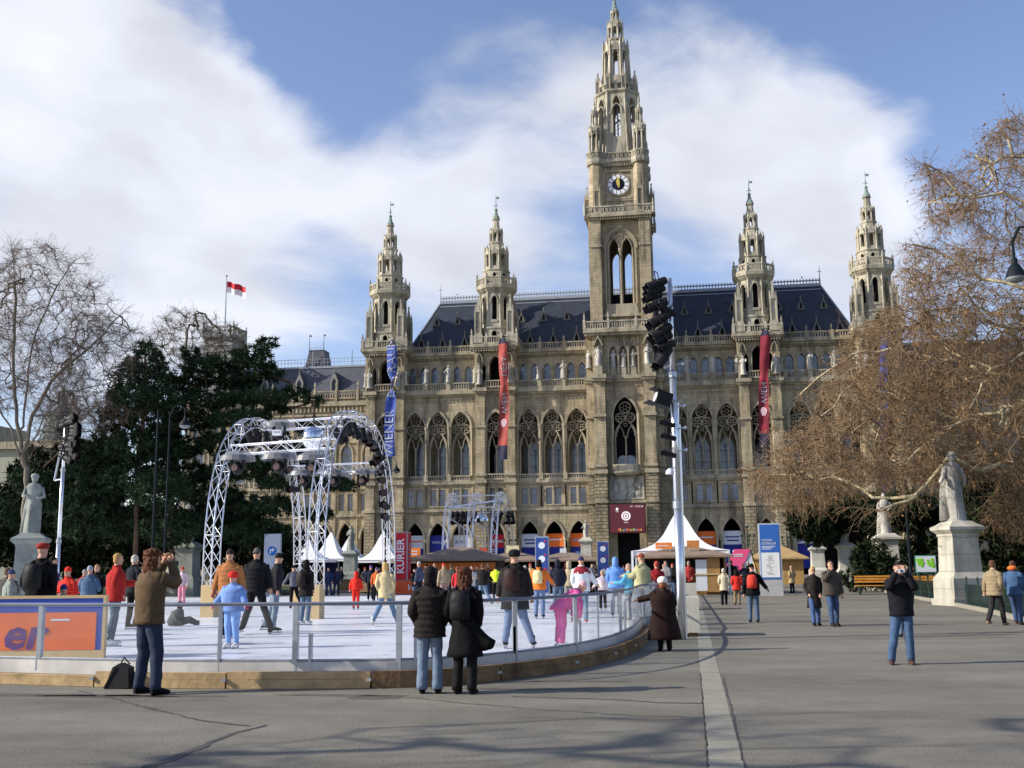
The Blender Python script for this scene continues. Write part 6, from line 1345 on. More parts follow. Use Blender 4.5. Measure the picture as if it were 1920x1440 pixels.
b_ = P(2015, 1090, 27); b_.z = 0; o = thing('street_lamp', b_, 'street lamp whose round head hangs in at the right edge of the picture', 'street lamp'); zl = P(1902, 490, 27).z; xl = P(1902, 490, 27).x-b_.x
m = MB(); m.tube([(0, 0, 0), (0, 0, zl+.3)], [.1, .06], 8); m.build('pole', IRON, o); m = MB(); m.tube([(0, 0, zl-.1), (0, 0, zl+.5), (xl*.25, 0, zl+.85), (xl*.75, 0, zl+.85), (xl, 0, zl+.5), (xl, 0, zl+.1)], .035, 6); m.build('arm', IRON, o)
m = MB(); m.lathe(xl, 0, [(.03, zl+.12), (.07, zl+.05), (.07, zl-.05), (.11, zl-.1), (.20, zl-.27), (.245, zl-.40)], 18, cap=False); sh = m.build('lamp_shade', IRON, o, True); m = MB(); m.ball((xl, 0, zl-.40), .23, 16, 8, (1, 1, .6)); m.build('globe', mat('milk_glass', (.22, .24, .25), .3), sh)
def candelabra(px, ytop, Y, lab):
    b_ = P(px, 1090, Y); b_.z = 0; zt = P(px, ytop, Y).z; o = thing('candelabra_lamp', b_, lab, 'street lamp', 'black candelabra lamps before the arcade'); m = MB(); m.lathe(0, 0, [(.3, 0), (.25, .6), (.1, .9), (.08, zt*.7), (.12, zt*.72), (.05, zt)], 8); m.build('pole', GRN, o)
    for k in range(5):
        a = k*2*pi/5; x, y = .8*cos(a), .8*sin(a); m = MB(); m.tube([(0, 0, zt*.62), (x*.7, y*.7, zt*.66), (x, y, zt*.78)], .04, 4); m.ball((x, y, zt*.83), .16, 8, 5); m.build('arm', GRN, o)
    m = MB(); m.ball((0, 0, zt), .18, 8, 5); m.build('lantern', GRN, o)
candelabra(955, 998, 135, 'black candelabra lamp beside the small truss stage'); candelabra(1405, 988, 130, 'black candelabra lamp above the pink wedge'); candelabra(1480, 992, 140, 'black candelabra lamp right of the information totem')
# crates at the back of the ice
for i, (x, y, w_, h, lab) in enumerate(((648, 1108, 1.1, .8, 'wooden crate at the back of the ice left of the child in red'), (688, 1110, 1.2, .7, 'wooden crate at the back of the ice behind the child in red'), (716, 1110, 1.0, .7, 'wooden crate at the back of the ice beside the blonde skater'))):
    q = G(x, y, .1); o = thing('wooden_crate', (q.x, q.y, .1), lab, 'crate', 'wooden crates at the back of the ice'); m = MB()
    for k in range(5): m.box(-w_/2, w_/2, -.02, 0, h*k/5+.01, h*(k+.85)/5); m.box(-w_/2-.02, -w_/2, 0, .7, h*k/5+.01, h*(k+.85)/5)
    m.build('slats', WOOD, o); m = MB(); m.box(-w_/2, w_/2, .01, .7, 0, h-.02); m.build('core', WOOD2, o)
# camera bag on the kerb
q = G(222, 1292); o = thing('camera_bag', (q.x, q.y, 0), 'black shoulder bag leaning on the kerb behind the photographer', 'bag'); m = MB(); m.M = Matrix.Rotation(-.15, 4, 'Y')
m.prism([(-.22, 0), (.16, 0), (.18, .26), (.05, .34), (-.05, .30)], -.02, .15); m.build('body', mat('bag_black', (.015, .015, .018), .7, .2), o); m = MB(); m.tube([(-.03, .06, .3), (.03, .06, .42), (.12, .06, .33)], .012, 5); m.tube([(-.2, -.03, .02), (-.1, -.03, .2), (-.04, -.03, .3)], .008, 4); m.build('strap', BLACK, o)
# tail of buildings on the far left
b_ = P(20, 1080, 230); b_.z = 0; o = thing('domed_building', b_, 'pale domed building behind the bare tree at the far left', 'building'); m = MB(); hol = [parch(x, 4, 12, 3, 1.4, 3) for x in (-18, -12, -6, 0, 6, 12)]+[parch(x, 18, 24, 3, 1.4, 3) for x in (-18, -12, -6, 0, 6, 12)]
m.wall([(-24, 0), (16, 0), (16, 30), (-24, 30)], hol, 0, 1); m.box(-24, -23.9, 0, 20, 0, 30); m.box(15.9, 16, 0, 20, 0, 30); m.build('wall', mat('greenish_stone', (.34, .34, .27), .9, .2), o); m = MB(); m.box(-25, 17, -1, 20, 29.8, 31.5); m.box(-24.5, 16.5, -.6, .4, 14.5, 15.5); m.build('cornice', TRIM, o)
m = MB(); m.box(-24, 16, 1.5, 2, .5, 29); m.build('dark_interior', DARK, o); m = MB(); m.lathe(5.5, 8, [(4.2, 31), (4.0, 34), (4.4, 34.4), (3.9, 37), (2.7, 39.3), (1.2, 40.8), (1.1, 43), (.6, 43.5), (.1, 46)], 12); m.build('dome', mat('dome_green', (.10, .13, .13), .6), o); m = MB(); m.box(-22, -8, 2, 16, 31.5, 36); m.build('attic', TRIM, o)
# ================================================= people
SKIN = mat('skin', (.50, .29, .20), .6, .08, 20)
EYE_M = mat('eye_dark', (.02, .015, .015), .3); LIP = mat('lips', (.36, .12, .10), .6)
def cloth(c, r=.85):
    if max(c) < .06: c = tuple(x*.5 for x in c)
    k = 'cloth_%02d_%02d_%02d' % tuple(int(x*999) for x in c); return mat(k, c, r, .22, 7, bump=.35, bs=9)
JEANS = (.07, .11, .19); DJEANS = (.022, .032, .06); LJEANS = (.13, .18, .25); BLK = (.006, .006, .008); NVY = (.02, .025, .055); CHAR = (.035, .033, .035); BRN = (.09, .065, .04)
def segdist(p, a, b):
    ab = b-a; t = max(0, min(1, (p-a).dot(ab)/max(1e-9, ab.length_squared))); return (p-(a+ab*t)).length
def hand(mb, w, d, up, s, curl=.5, flip=1):
    d = Vector(d).normalized(); sd = d.cross(Vector(up)); sd = sd.normalized() if sd.length > .01 else Vector((1, 0, 0)); n = sd.cross(d).normalized()
    mb.tube([w-d*.015*s, w+d*.03*s, w+d*.075*s, w+d*.095*s], [.024*s, .034*s, .036*s, .026*s], 8)
    for k, (o, l) in enumerate(((-.028, .065), (-.010, .078), (.009, .072), (.027, .055))):
        a = w+d*.085*s+sd*o*s; b = a+(d*(1-curl*.3)-n*curl*.5)*l*.55*s; c = b+(d*(1-curl)-n*curl*1.1)*l*.5*s; mb.tube([a, b, c], [.011*s, .010*s, .007*s], 5)
    a = w+d*.03*s+sd*.028*s*flip; mb.tube([a, a+(d*.5+sd*flip)*.035*s, a+(d*1.0+sd*flip*.7-n*.3)*.06*s], [.013*s, .011*s, .008*s], 5)
def loft(mb, secs, n=18, wr=0, rnd=None):     # secs: (center Vector, rx, ry, axisx Vector, axisy Vector)
    R_ = []
    for c, rx, ry, ax, ay in secs:
        r = []
        for i in range(n):
            a = 2*pi*i/n; k = 1+(rnd.uniform(-wr, wr)*.5 if rnd else 0)+(wr*2.6*noise.noise(Vector((cos(a)*1.6+pcount[0]*3.1, sin(a)*1.6, c.z*7))) if wr else 0); r.append(mb.av(c+ax*(rx*cos(a)*k)+ay*(ry*sin(a)*k)))
        R_.append(r)
    for a, b in zip(R_, R_[1:]):
        for i in range(n): mb.af(a[i], a[(i+1) % n], b[(i+1) % n], b[i])
    mb.af(*reversed(R_[0])); mb.af(*R_[-1])
ARMS = {'down': ((.142, -.015, .635), (.145, .03, .49)), 'pocket': ((.138, -.045, .645), (.098, .05, .535)), 'camera': ((.125, .13, .745), (.045, .135, .895)), 'front': ((.15, .0, .64), (.05, .13, .63)),
        'face': ((.13, .10, .70), (.03, .10, .84)), 'out': ((.17, .03, .665), (.235, .07, .58)), 'rail': ((.19, .06, .72), (.33, .10, .66)), 'fwd': ((.14, .10, .66), (.12, .25, .66)), 'back': ((.15, -.08, .64), (.13, -.12, .52)), 'side': ((.150, 0, .645), (.175, .02, .52))}
LEGS = {'stand': ((.056, .01, .285), (.062, -.01, .045)), 'wide': ((.085, .012, .285), (.125, -.01, .045)), 'fwd': ((.055, .085, .29), (.055, .13, .05)), 'back': ((.055, -.02, .29), (.055, -.15, .075)), 'push': ((.09, -.02, .29), (.19, -.10, .07)), 'bent': ((.06, .10, .30), (.06, .02, .05)), 'out': ((.11, .02, .285), (.20, .03, .05))}
pcount = [0]
def person(px, py, pytop, rz, label, jac=CHAR, tro=JEANS, hair=(.06, .035, .02), arms=('down', 'down'), legs=('stand', 'stand'), hem=.50, puff=0, hat=None, hood=None, z0=0., Y=None, H=None, shoes=BLK, skates=False, lean=0, gloves=None, hairlen=0, fat=1.0, group='people in winter clothes on the ice and the square', bulk=1.0, flare=1.0, face=True, headturn=0, hattype='beanie', collar=None, bag=None, bagcol=BLK, roll=0, cuff=.034, extra=None, glasses=False, mask=None, ribs=0):
    if Y is None: base = G(px, py, z0)
    else: base = P(px, 1080, Y); base.z = z0
    if H is None: H = (P(px, pytop, base.y).z-z0)
    pcount[0] += 1; rnd = random.Random(pcount[0]*13+5)
    o = thing('person', base, label, 'person', group, rz); V = Vector
    cl, sl_ = cos(lean), sin(lean); hipz = .52
    def tor(p):                       # torso points bend forward at the hip
        p = V(p); d = p.z-hipz
        if d > -.02: y, z = p.y*cl+d*sl_, hipz-p.y*sl_+d*cl; p = V((p.x+roll*d, y, z))
        return p
    J = {}; fk = fat
    names = []; pos = []; rad = []; par = []; grp = []
    def add(n, p, r, pr, g): names.append(n); pos.append(V(p)*H); rad.append((r[0]*H, r[1]*H)); par.append(pr); grp.append(g); return len(pos)-1
    pel = add('pelvis', (0, 0, .53), (.082*fk, .060*fk), -1, 'leg'); sp = add('spine', tor((0, 0, .61)), (.072*fk, .052*fk), pel, 'tor'); chs = add('chest', tor((0, 0, .73)), (.085*fk, .06*fk), sp, 'tor'); nb = add('nb', tor((0, -.005, .82)), (.045, .04), chs, 'tor'); nk = add('neck', tor((0, .0, .865)), (.032, .032), nb, 'head'); hd = add('head', tor((0, .008, .91)), (.038, .042), nk, 'head')
    hands = []; armj = []
    for s, a in ((-1, arms[0]), (1, arms[1])):
        e, h_ = ARMS[a] if isinstance(a, str) else a; e, h_ = tor((s*e[0], e[1], e[2])), tor((s*h_[0], h_[1], h_[2])); sh = tor((s*.098, 0, .795))
        i0 = add('sh', sh, (.036*fk, .036*fk), nb, 'tor'); i1 = add('el', e, (.027*fk, .027*fk), i0, 'tor'); i2 = add('wr', h_, (.017, .017), i1, 'tor'); hands.append((s, h_, (h_-e).normalized())); armj.append((sh, e, h_))
    feet = []
    for s, l in ((-1, legs[0]), (1, legs[1])):
        k, a = LEGS[l] if isinstance(l, str) else l; k, a = V((s*k[0], k[1], k[2])), V((s*a[0], a[1], a[2]))
        i0 = add('hip', (s*.048, 0, .485), (.056*fk, .058*fk), pel, 'leg'); i1 = add('kn', k, (.038*fk, .040*fk), i0, 'leg'); i2 = add('an', a+(k-a)*.12, (cuff, cuff*1.1), i1, 'leg'); feet.append((s, a))
    me = bpy.data.meshes.new('body'); me.from_pydata([tuple(p) for p in pos], [(i, q) for i, q in enumerate(par) if q >= 0], []); ob = bpy.data.objects.new('body', me); C.objects.link(ob)
    sm = ob.modifiers.new('skin', 'SKIN'); sm.use_smooth_shade = True; sv = me.skin_vertices[0].data
    for i, r in enumerate(rad): sv[i].radius = r
    sv[0].use_root = True; ss = ob.modifiers.new('sub', 'SUBSURF'); ss.levels = ss.render_levels = 2
    dg = bpy.context.evaluated_depsgraph_get(); nm = bpy.data.meshes.new_from_object(ob.evaluated_get(dg)); bpy.data.objects.remove(ob); bpy.data.meshes.remove(me)
    # one body surface: skin body + head shape + hands, by material
    B = MB(); B.v = [tuple(v.co) for v in nm.vertices]; segs = [(pos[i], pos[q], grp[i]) for i, q in enumerate(par) if q >= 0]
    for p in nm.polygons:
        c = V(p.center); g = min(segs, key=lambda s_: segdist(c, s_[0], s_[1]))[2]; B.f.append(tuple(p.vertices)); B.mi.append({'leg': 1, 'tor': 2, 'head': 0}[g])
    bpy.data.meshes.remove(nm)
    # crumple the trouser legs a little
    for i, v in enumerate(B.v):
        if v[2] < .45*H:
            n_ = noise.noise(V((v[0]*6/H, v[1]*6/H, v[2]*14/H+pcount[0])))*.008*H; B.v[i] = (v[0]*(1)+n_*.6, v[1]+n_, v[2])
    hc = tor((0, .012, .932))*H; hs = H*.5+.87 if False else 1.0; HH = .062*H*(1.0 if H > 1.45 else 1.12+ (1.45-H)*.25)
    rot = Matrix.Rotation(headturn, 4, 'Z') @ Matrix.Rotation(-lean*.5, 4, 'X'); B.M = Matrix.Translation(hc) @ rot; B.m = 0
    s = HH/.115; HM = B.M.copy()
    prof = [(-.118, .030, .035, .030), (-.105, .045, .045, .030), (-.085, .058, .058, .022), (-.05, .068, .074, .012), (-.01, .073, .084, .004), (.03, .076, .090, -.002), (.065, .072, .087, -.006), (.095, .055, .066, -.008), (.112, .030, .036, -.008), (.118, .006, .008, -.008)]
    loft(B, [(V((0, oy*s, z*s)), rx*s, ry*s, V((1, 0, 0)), V((0, 1, 0))) for z, rx, ry, oy in prof], 16)
    B.ball((0, .092*s, -.018*s), .02*s, 6, 5, (.7, 1.0, 1.3))
    for e in (-1, 1): B.ball((e*.076*s, -.004*s, -.01*s), .022*s, 6, 5, (.4, .8, 1.3))
    B.m = 3
    for e in (-1, 1): B.ball((e*.03*s, .081*s, .008*s), .010*s, 6, 4, (1.3, .5, .8)); B.box(e*.03*s-.018*s, e*.03*s+.018*s, .080*s, .088*s, .026*s, .032*s)
    B.m = 4; B.ball((0, .082*s, -.058*s), .018*s, 6, 4, (1.3, .4, .35)); B.M = None
    B.m = 0 if gloves is None else 5
    for s_, h_, d in hands: hand(B, h_*H, d, (0, 0, 1) if abs(d.z) < .8 else (0, 1, 0), H/1.75*(1.0 if gloves is None else 1.15), .7, -s_)
    B.build('body', [SKIN, cloth(tro), cloth(jac), EYE_M, LIP, cloth(gloves or BLK)], o, True)
    # jacket: shell and sleeves
    Jm = MB(); b_ = bulk*fk; secs = []; X, Yv = V((1, 0, 0)), V((0, 1, 0))
    ns = 44 if puff else 14; zs = [hem+(.835-hem)*t/ns for t in range(ns+1)]
    for i, z in enumerate(zs):
        t = (z-.50)/(.835-.5)
        if z < .5: rx, ry = (.100+(.5-z)*.16*flare)*b_, (.078+(.5-z)*.13*flare)*b_
        elif z < .62: rx, ry = .100*b_, .078*b_
        elif z < .76: k = (z-.62)/.14; rx, ry = (.100+.014*k)*b_, .080*b_
        else: k = (z-.76)/.075; rx, ry = (.114*b_*(1-k)+.052*k), (.078*b_*(1-k)+.048*k)
        if puff: q_ = puff*.055*(abs(sin(pi*z/.052))-.6); rx *= 1+q_; ry *= 1+q_*1.2
        c = tor((0, 0, z)); secs.append((c*H, rx*H, ry*H, X, Yv))
    secs.append((tor((0, .0, .85))*H, .050*H, .047*H, X, Yv)); secs.append((tor((0, .003, .865))*H, .05*H, .05*H, X, Yv))
    loft(Jm, secs, 22, .024, rnd)
    for (sh, e, h_) in armj:
        pts = []; rr = []; n_ = 30 if puff else 9
        for i in range(n_+1):
            t = i/n_; p = sh.lerp(e, t*2) if t < .5 else e.lerp(h_, (t-.5)*2); r = (.043*(1-t)+.030*t)*b_**.6; 
            if puff: r *= 1+.13*puff*(abs(sin(pi*t*6.2))-.5)
            r *= 1+rnd.uniform(-.05, .05)*(.4 if puff else 1); pts.append(p*H); rr.append(r*H)
        Jm.tube(pts, rr, 12); 
    Jm.build('coat' if hem < .42 else 'jacket', cloth(jac), o, True)
    Tr = MB()
    for (s_, a), l in zip(feet, legs):
        k_n = LEGS[l][0] if isinstance(l, str) else l[0]; kn = V((s_*k_n[0], k_n[1], k_n[2])); hp = V((s_*.046, 0, .50)); af = a+V((0, -.012, -.012)); pts = []; rr = []
        for i in range(13):
            t = i/12; p = hp.lerp(kn, t*2) if t < .5 else kn.lerp(af, t*2-1); r = (.060*fk*(1-t*2)+.043*fk*t*2) if t < .5 else (.043*fk*(2-t*2)+cuff*(t*2-1)); r *= 1+rnd.uniform(-.05, .05)*(1.5 if t > .6 else 1); pts.append((p+V((rnd.uniform(-.003, .003), rnd.uniform(-.003, .003), 0)))*H); rr.append(r*H)
        Tr.tube(pts, rr, 12)
    Tr.build('trousers', cloth(tro), o, True)
    # shoes
    S = MB(); 
    for s_, a in feet:
        p = a*H; k = H/1.75; fz = p.z-.045*H; tl = .02
        for t_, w_, h_, oy in ((0, .038, .045, -.06), (0, .045, .05, .0), (0, .048, .035, .09), (0, .036, .022, .16)): pass
        secs = [(V((p.x, p.y-.075*k, fz+.035*k)), .022*k, .03*k), (V((p.x, p.y-.05*k, fz+.055*k)), .040*k, .055*k), (V((p.x, p.y+.02*k, fz+.05*k)), .045*k, .05*k), (V((p.x+s_*.005, p.y+.10*k, fz+.035*k)), .048*k, .035*k), (V((p.x+s_*.008, p.y+.17*k, fz+.025*k)), .035*k, .024*k), (V((p.x+s_*.008, p.y+.19*k, fz+.022*k)), .012*k, .012*k)]
        loft(S, [(c, a_, b2, X, V((0, 0, 1))) for c, a_, b2 in secs], 10)
        if skates: S.tube([p+V((0, -.02*k, -.02*k)), p+V((0, -.02*k, .10*k))], [.048*k, .043*k], 8)
    zoff = .06 if skates else 0; sh = S.build('shoes', cloth(shoes, .5), o, True)
    if skates:
        m = MB()
        for s_, a in feet: p = a*H; fz = p.z-.045*H; m.box(p.x-.004, p.x+.004, p.y-.12, p.y+.20, fz-.05, fz-.02); m.box(p.x-.006, p.x+.006, p.y-.09, p.y-.06, fz-.05, fz+.02); m.box(p.x-.006, p.x+.006, p.y+.09, p.y+.13, fz-.05, fz+.02)
        m.build('skate_blades', STEEL, o); o.location.z += .05
    # head wear and hair
    def hshell(zlow, k, name, mt_, back=0, noi=0, front=.0):
        m = MB(); m.M = HM; secs = []
        for z, rx, ry, oy in prof[3:]:
            if z < zlow: continue
            secs.append((V((0, (oy-.006-front)*s, z*s*1.02+ .004*s)), rx*s*k+.003, ry*s*k*.98+.003, X, Yv))
        loft(m, secs, 16, noi, rnd)
        if back: 
            secs = [(V((0, (-.045)*s, zz*s)), rx_*s, ry_*s, X, Yv) for zz, rx_, ry_ in ((.06, .07, .045), (.0, .078, .050), (-.06, .080, .05), (-.06-back*.5, .078, .045), (-.06-back, .06, .03))]; loft(m, secs, 14, noi+.03, rnd)
        m.build(name, mt_, o, True)
    if hood:
        m = MB(); m.M = HM; loft(m, [(V((0, -.015*s, z*s)), rx*s, ry*s, X, Yv) for z, rx, ry in ((-.16, .10, .10), (-.10, .095, .10), (-.04, .098, .105), (.03, .098, .108), (.08, .088, .098), (.12, .058, .062), (.14, .02, .02))], 16, .02, rnd); m.build('hood', cloth(hood), o, True)
    elif hat:
        hc_ = cloth(hat); m = MB(); m.M = HM
        if hattype == 'beret': loft(m, [(V((0, -.005*s, z*s)), rx*s, rx*s*1.08, X, Yv) for z, rx in ((.03, .082), (.06, .105), (.095, .108), (.125, .08), (.135, .02))], 16)
        elif hattype == 'fur': loft(m, [(V((0, -.005*s, z*s)), rx*s, rx*s*1.08, X, Yv) for z, rx in ((-.0, .095), (.03, .115), (.08, .118), (.12, .10), (.15, .05))], 16, .05, rnd)
        else: loft(m, [(V((0, -.006*s, z*s)), rx*s, rx*s*1.12, X, Yv) for z, rx in ((.012, .082), (.02, .087), (.05, .087), (.053, .083), (.09, .073), (.12, .05), (.138, .02))], 16, .01, rnd)
        m.build('hat', hc_, o, True)
        if hairlen: hshell(-.05, 1.05, 'hair', cloth(hair), hairlen, .04)
    else:
        m = MB(); m.M = HM; g_ = 1.38 if extra == 'bushy' else (1.14 if hairlen else 1.06); nz = .09 if extra else .04; lo = -.20 if extra == 'bushy' else -.085-hairlen
        loft(m, [(V((0, oy*s, z*s)), rx*s*g_, ry*s*g_, X, Yv) for z, rx, ry, oy in ((.030, .076, .082, -.020), (.055, .079, .088, -.014), (.085, .070, .080, -.012), (.108, .052, .060, -.012), (.124, .028, .034, -.012), (.130, .006, .008, -.012))], 18, nz, rnd)
        loft(m, [(V((0, oy*s, z*s)), rx*s*g_, ry*s*g_, X, Yv) for z, rx, ry, oy in ((lo, .050, .030, -.052), (lo+.03, .068, .044, -.048), ((lo+.02)/2, .080, .056, -.040), (.0, .080, .060, -.036), (.045, .078, .070, -.028), (.07, .06, .06, -.02))], 18, nz, rnd)
        if extra or hairlen:
            for _ in range(46 if extra else 16):
                a_ = rnd.uniform(pi*.95, pi*2.05); zz = rnd.uniform(lo, .11); q_ = V((.075*cos(a_)*g_, .062*sin(a_)*g_-.02, zz))*s; m.tube([q_, q_*1.1+V((0, 0, -.03*s)), q_*1.02+V((rnd.uniform(-.02, .02), 0, -.065))*s], [.020*s, .018*s, .006*s], 5)
        m.build('hair', cloth(hair), o, True)
    if glasses: m = MB(); m.M = HM; m.box(-.062*s, -.008*s, .084*s, .094*s, -.008*s, .022*s); m.box(.008*s, .062*s, .084*s, .094*s, -.008*s, .022*s); m.box(-.07*s, .07*s, .08*s, .086*s, .012*s, .02*s); m.build('glasses', BLACK, o)
    if bag:
        m = MB(); c = tor((0, -.105*fk*bulk-.02, .70))*H; kk = H/1.75
        loft(m, [(c+V((0, 0, z*kk)), rx*kk, ry*kk, X, Yv) for z, rx, ry in ((-.21, .10, .05), (-.19, .145, .085), (-.05, .15, .10), (.08, .145, .09), (.17, .12, .07), (.20, .07, .04))], 14, .01)
        m.M = None; ob_ = m.build('pack_body', cloth(bagcol, .6), None, True); bg = thing('backpack', base, bag, 'backpack', None, rz); bg.location = o.location; ob_.parent = bg
        m = MB()
        for e in (-1, 1):
            m.tube([tor((e*.055, -.10*bulk, .79))*H, tor((e*.06, -.02, .838))*H, tor((e*.065, .09*bulk, .78))*H, tor((e*.075, .085*bulk, .66))*H, tor((e*.08, -.07*bulk, .62))*H], .014*H, 5)
        m.build('strap', cloth(BLK), bg); return o, bg
    return o
PI = pi
gold = (.42, .27, .09)
# ---- near people on the square
o = person(274, 1301, 1028, -.45, 'person in brown corduroy jacket with bushy hair photographing by the rink', (.095, .062, .034), DJEANS, (.10, .04, .02), ('camera', 'camera'), ('stand', 'wide'), .475, extra='bushy', hairlen=.04, collar=1, bulk=1.10, cuff=.036, fat=1.05)
cmv = o.matrix_basis @ Vector((0, .20*1.85, .915*1.85)); cm = thing('camera', cmv, 'small black camera held up by the person in the brown jacket', 'camera', None, -.45); m = MB(); m.box(-.06, .06, -.02, .02, -.035, .035); m.build('body', BLACK, cm); m = MB(); m.M = Matrix.Rotation(-pi/2, 4, 'X'); m.lathe(0, 0, [(.028, .015), (.026, .05)], 12); m.build('lens', BLACK, cm)
person(806, 1300, 1062, .10, 'person in brown black hooded puffer coat and jeans at the fence', (.028, .022, .020), LJEANS, arms=('pocket', 'pocket'), legs=('stand', 'stand'), hem=.44, puff=1.0, hood=(.026, .021, .019), bulk=1.24, flare=.4, cuff=.044, fat=1.02)
person(872, 1301, 1062, -.12, 'person in long black flaring coat with curly brown hair at the fence', BLK, (.016, .016, .018), (.09, .035, .02), ('pocket', 'pocket'), ('stand', 'stand'), .29, extra='bushy', hairlen=.05, bulk=1.08, flare=1.2, cuff=.040, bag='small black backpack on the long coated person at the fence', bagcol=(.02, .02, .022))
q = G(880, 1301); w_ = mat('cloth_01_01_01', BLK); m = MB(); a = thing('coat_tail', q, 'black coat tail', 'coat') if 0 else None
m = MB(); loft(m, [(Vector((.06+.085*i, -.02, .76-.075*i+.010*i*i)), .07-.010*i, .20-.036*i, Vector((0, 1, 0)), Vector((.4, 0, 1)).normalized()) for i in range(5)], 12)
pr_ = [x for x in bpy.data.objects if x.get('label', '').startswith('person in long black flaring')][0]; m.build('coat_tail', cloth(BLK), pr_, True)
person(1247, 1221, 1084, .25, 'small person in long brown fur coat and white hat, hand on the rail', (.035, .014, .010), (.012, .010, .010), arms=((( .17, .06, .74), (.33, .14, .70)), 'pocket'), legs=('stand', 'stand'), hem=.16, hat=(.72, .70, .64), hattype='fur', bulk=1.42, flare=.85, fat=1.2, hairlen=.05, hair=(.25, .08, .03))
o = person(1697, 1246, 1053, PI-.05, 'person in black jacket facing us and taking a photo on the right', (.014, .015, .022), (.055, .10, .19), (.03, .02, .015), ('camera', 'camera'), ('stand', 'wide'), .47, bulk=1.16, collar=1, cuff=.036, shoes=(.06, .03, .025))
cmv = o.matrix_basis @ Vector((0, .185*1.62, .905*1.62)); cm = thing('camera', cmv, 'small silver camera held by the person in black facing us', 'camera', None, PI); m = MB(); m.box(-.05, .05, -.012, .012, -.03, .03); m.build('body', mat('silver_plastic', (.6, .62, .66), .3), cm); m = MB(); m.M = Matrix.Rotation(-pi/2, 4, 'X'); m.lathe(0, 0, [(.02, .01), (.018, .03)], 12); m.build('lens', BLACK, cm)
person(1697, 1194, 1070, .1, 'person in light jeans hidden behind the photographing person in black', NVY, LJEANS, legs=('stand', 'stand'))
person(1529, 1173, 1062, PI+.15, 'blonde person with sunglasses in long grey brown coat strolling towards us', (.050, .040, .036), (.055, .10, .22), gold, ('pocket', 'pocket'), ('stand', 'fwd'), .30, glasses=True, hairlen=.0, flare=.6, collar=1, bulk=1.08)
person(1563, 1174, 1050, PI+.2, 'person in grey brown jacket with a hand raised to the collar, strolling towards us', (.062, .050, .042), (.045, .075, .15), (.05, .025, .015), ('down', 'face'), ('stand', 'fwd'), .46, bulk=1.22, cuff=.034, shoes=(.05, .03, .02))
person(1870, 1173, 1050, -.75, 'person in tan puffer jacket with hood walking away on the right', (.26, .20, .12), (.05, .045, .05), (.10, .05, .025), ('side', 'pocket'), ('back', 'fwd'), .46, puff=.8, bulk=1.22, collar=1, shoes=(.25, .17, .10))
person(1908, 1171, 1051, -.6, 'person in blue jacket with orange hood at the right edge', (.05, .10, .20), (.05, .08, .17), (.08, .04, .02), ('pocket', 'pocket'), ('fwd', 'stand'), .46, bulk=1.18, collar=1, shoes=(.16, .07, .03))
m = MB(); 
pp = [x for x in bpy.data.objects if x.get('label', '').startswith('person in blue jacket with orange')][0]; hh = 1.66; m.ball((0, -.05, hh*.855), .115, 10, 6, (1.1, .9, .6)); m.build('hood', cloth((.62, .14, .03)), pp, True)
person(1414, 1167, 1057, -.1, 'person in black jacket with red backpack walking away past the totem', BLK, (.075, .115, .18), (.02, .02, .02), ('down', 'out'), ('stand', 'stand'), .46, hat=BLK, bulk=1.2, bag='red backpack with pale blue patch on the person in black', bagcol=(.62, .05, .03))
person(1359, 1135, 1066, .05, 'elderly person in cream coat walking away left of the red coat', (.55, .47, .33), BLK, (.5, .45, .4), ('pocket', 'pocket'), ('stand', 'fwd'), .40, bulk=1.15, flare=.4)
person(1383, 1134, 1068, .05, 'person in red jacket with dark curly hair walking away', (.58, .03, .02), (.22, .16, .09), (.02, .015, .012), ('pocket', 'pocket'), ('stand', 'stand'), .42, extra='bushy', bulk=1.2)
person(1486, 1112, 1061, .6, 'person in beige coat and dark hat beyond the information totem', (.40, .30, .17), NVY, (.6, .5, .4), ('pocket', 'pocket'), ('stand', 'stand'), .36, hat=(.55, .35, .3), bulk=1.1)
# ---- on the ice
I = dict(z0=.1, skates=True)
person(67, 1234, 1024, .1, 'person in black jacket and dark red beret with rucksack on white skates at the left', BLK, (.09, .10, .11), arms=('pocket', 'pocket'), legs=('stand', 'stand'), hem=.44, hat=(.28, .025, .015), hattype='beret', bulk=1.32, shoes=(.6, .58, .55), collar=1, bag='black rucksack on the person with the red beret', bagcol=(.018, .018, .02), **I)
person(116, 1232, 1101, .8, 'small child in blue grey snowsuit and navy hat skating by the board', (.16, .21, .26), (.22, .29, .33), arms=(((.17, .05, .66), (.28, .10, .62)), 'front'), legs=('bent', 'back'), hem=.47, hat=(.02, .04, .16), hood=None, bulk=1.3, fat=1.25, shoes=(.65, .65, .62), lean=.25, **I)
person(212, 1213, 1042, -.9, 'person with short blond hair in dark red jacket skating at the left', (.33, .018, .015), (.05, .085, .12), (.40, .24, .08), ('fwd', 'pocket'), ('stand', 'push'), .47, bulk=1.3, shoes=(.62, .62, .6), collar=1, **I)
person(246, 1180, 1044, -.5, 'grey haired person in dark jacket with pale green sleeves behind the red jacket', (.02, .025, .035), BLK, (.45, .42, .38), ('out', 'front'), ('stand', 'bent'), .47, bulk=1.15, **I)
person(340, 1136, 1065, PI, 'child in pink trousers and black vest with red hat at the back left', (.55, .42, .46), (.62, .24, .32), (.35, .22, .08), ('down', 'down'), ('stand', 'stand'), .50, hat=(.5, .02, .02), hairlen=.1, **I)
person(434, 1216, 1079, PI-.1, 'child in light blue snowsuit with red hat and white skates facing us', (.16, .27, .55), (.20, .36, .72), (.2, .1, .05), ('out', 'out'), ('stand', 'stand'), .47, hat=(.62, .03, .02), hattype='fur', bulk=1.3, fat=1.3, shoes=(.7, .7, .68), gloves=(.5, .03, .12), **I)
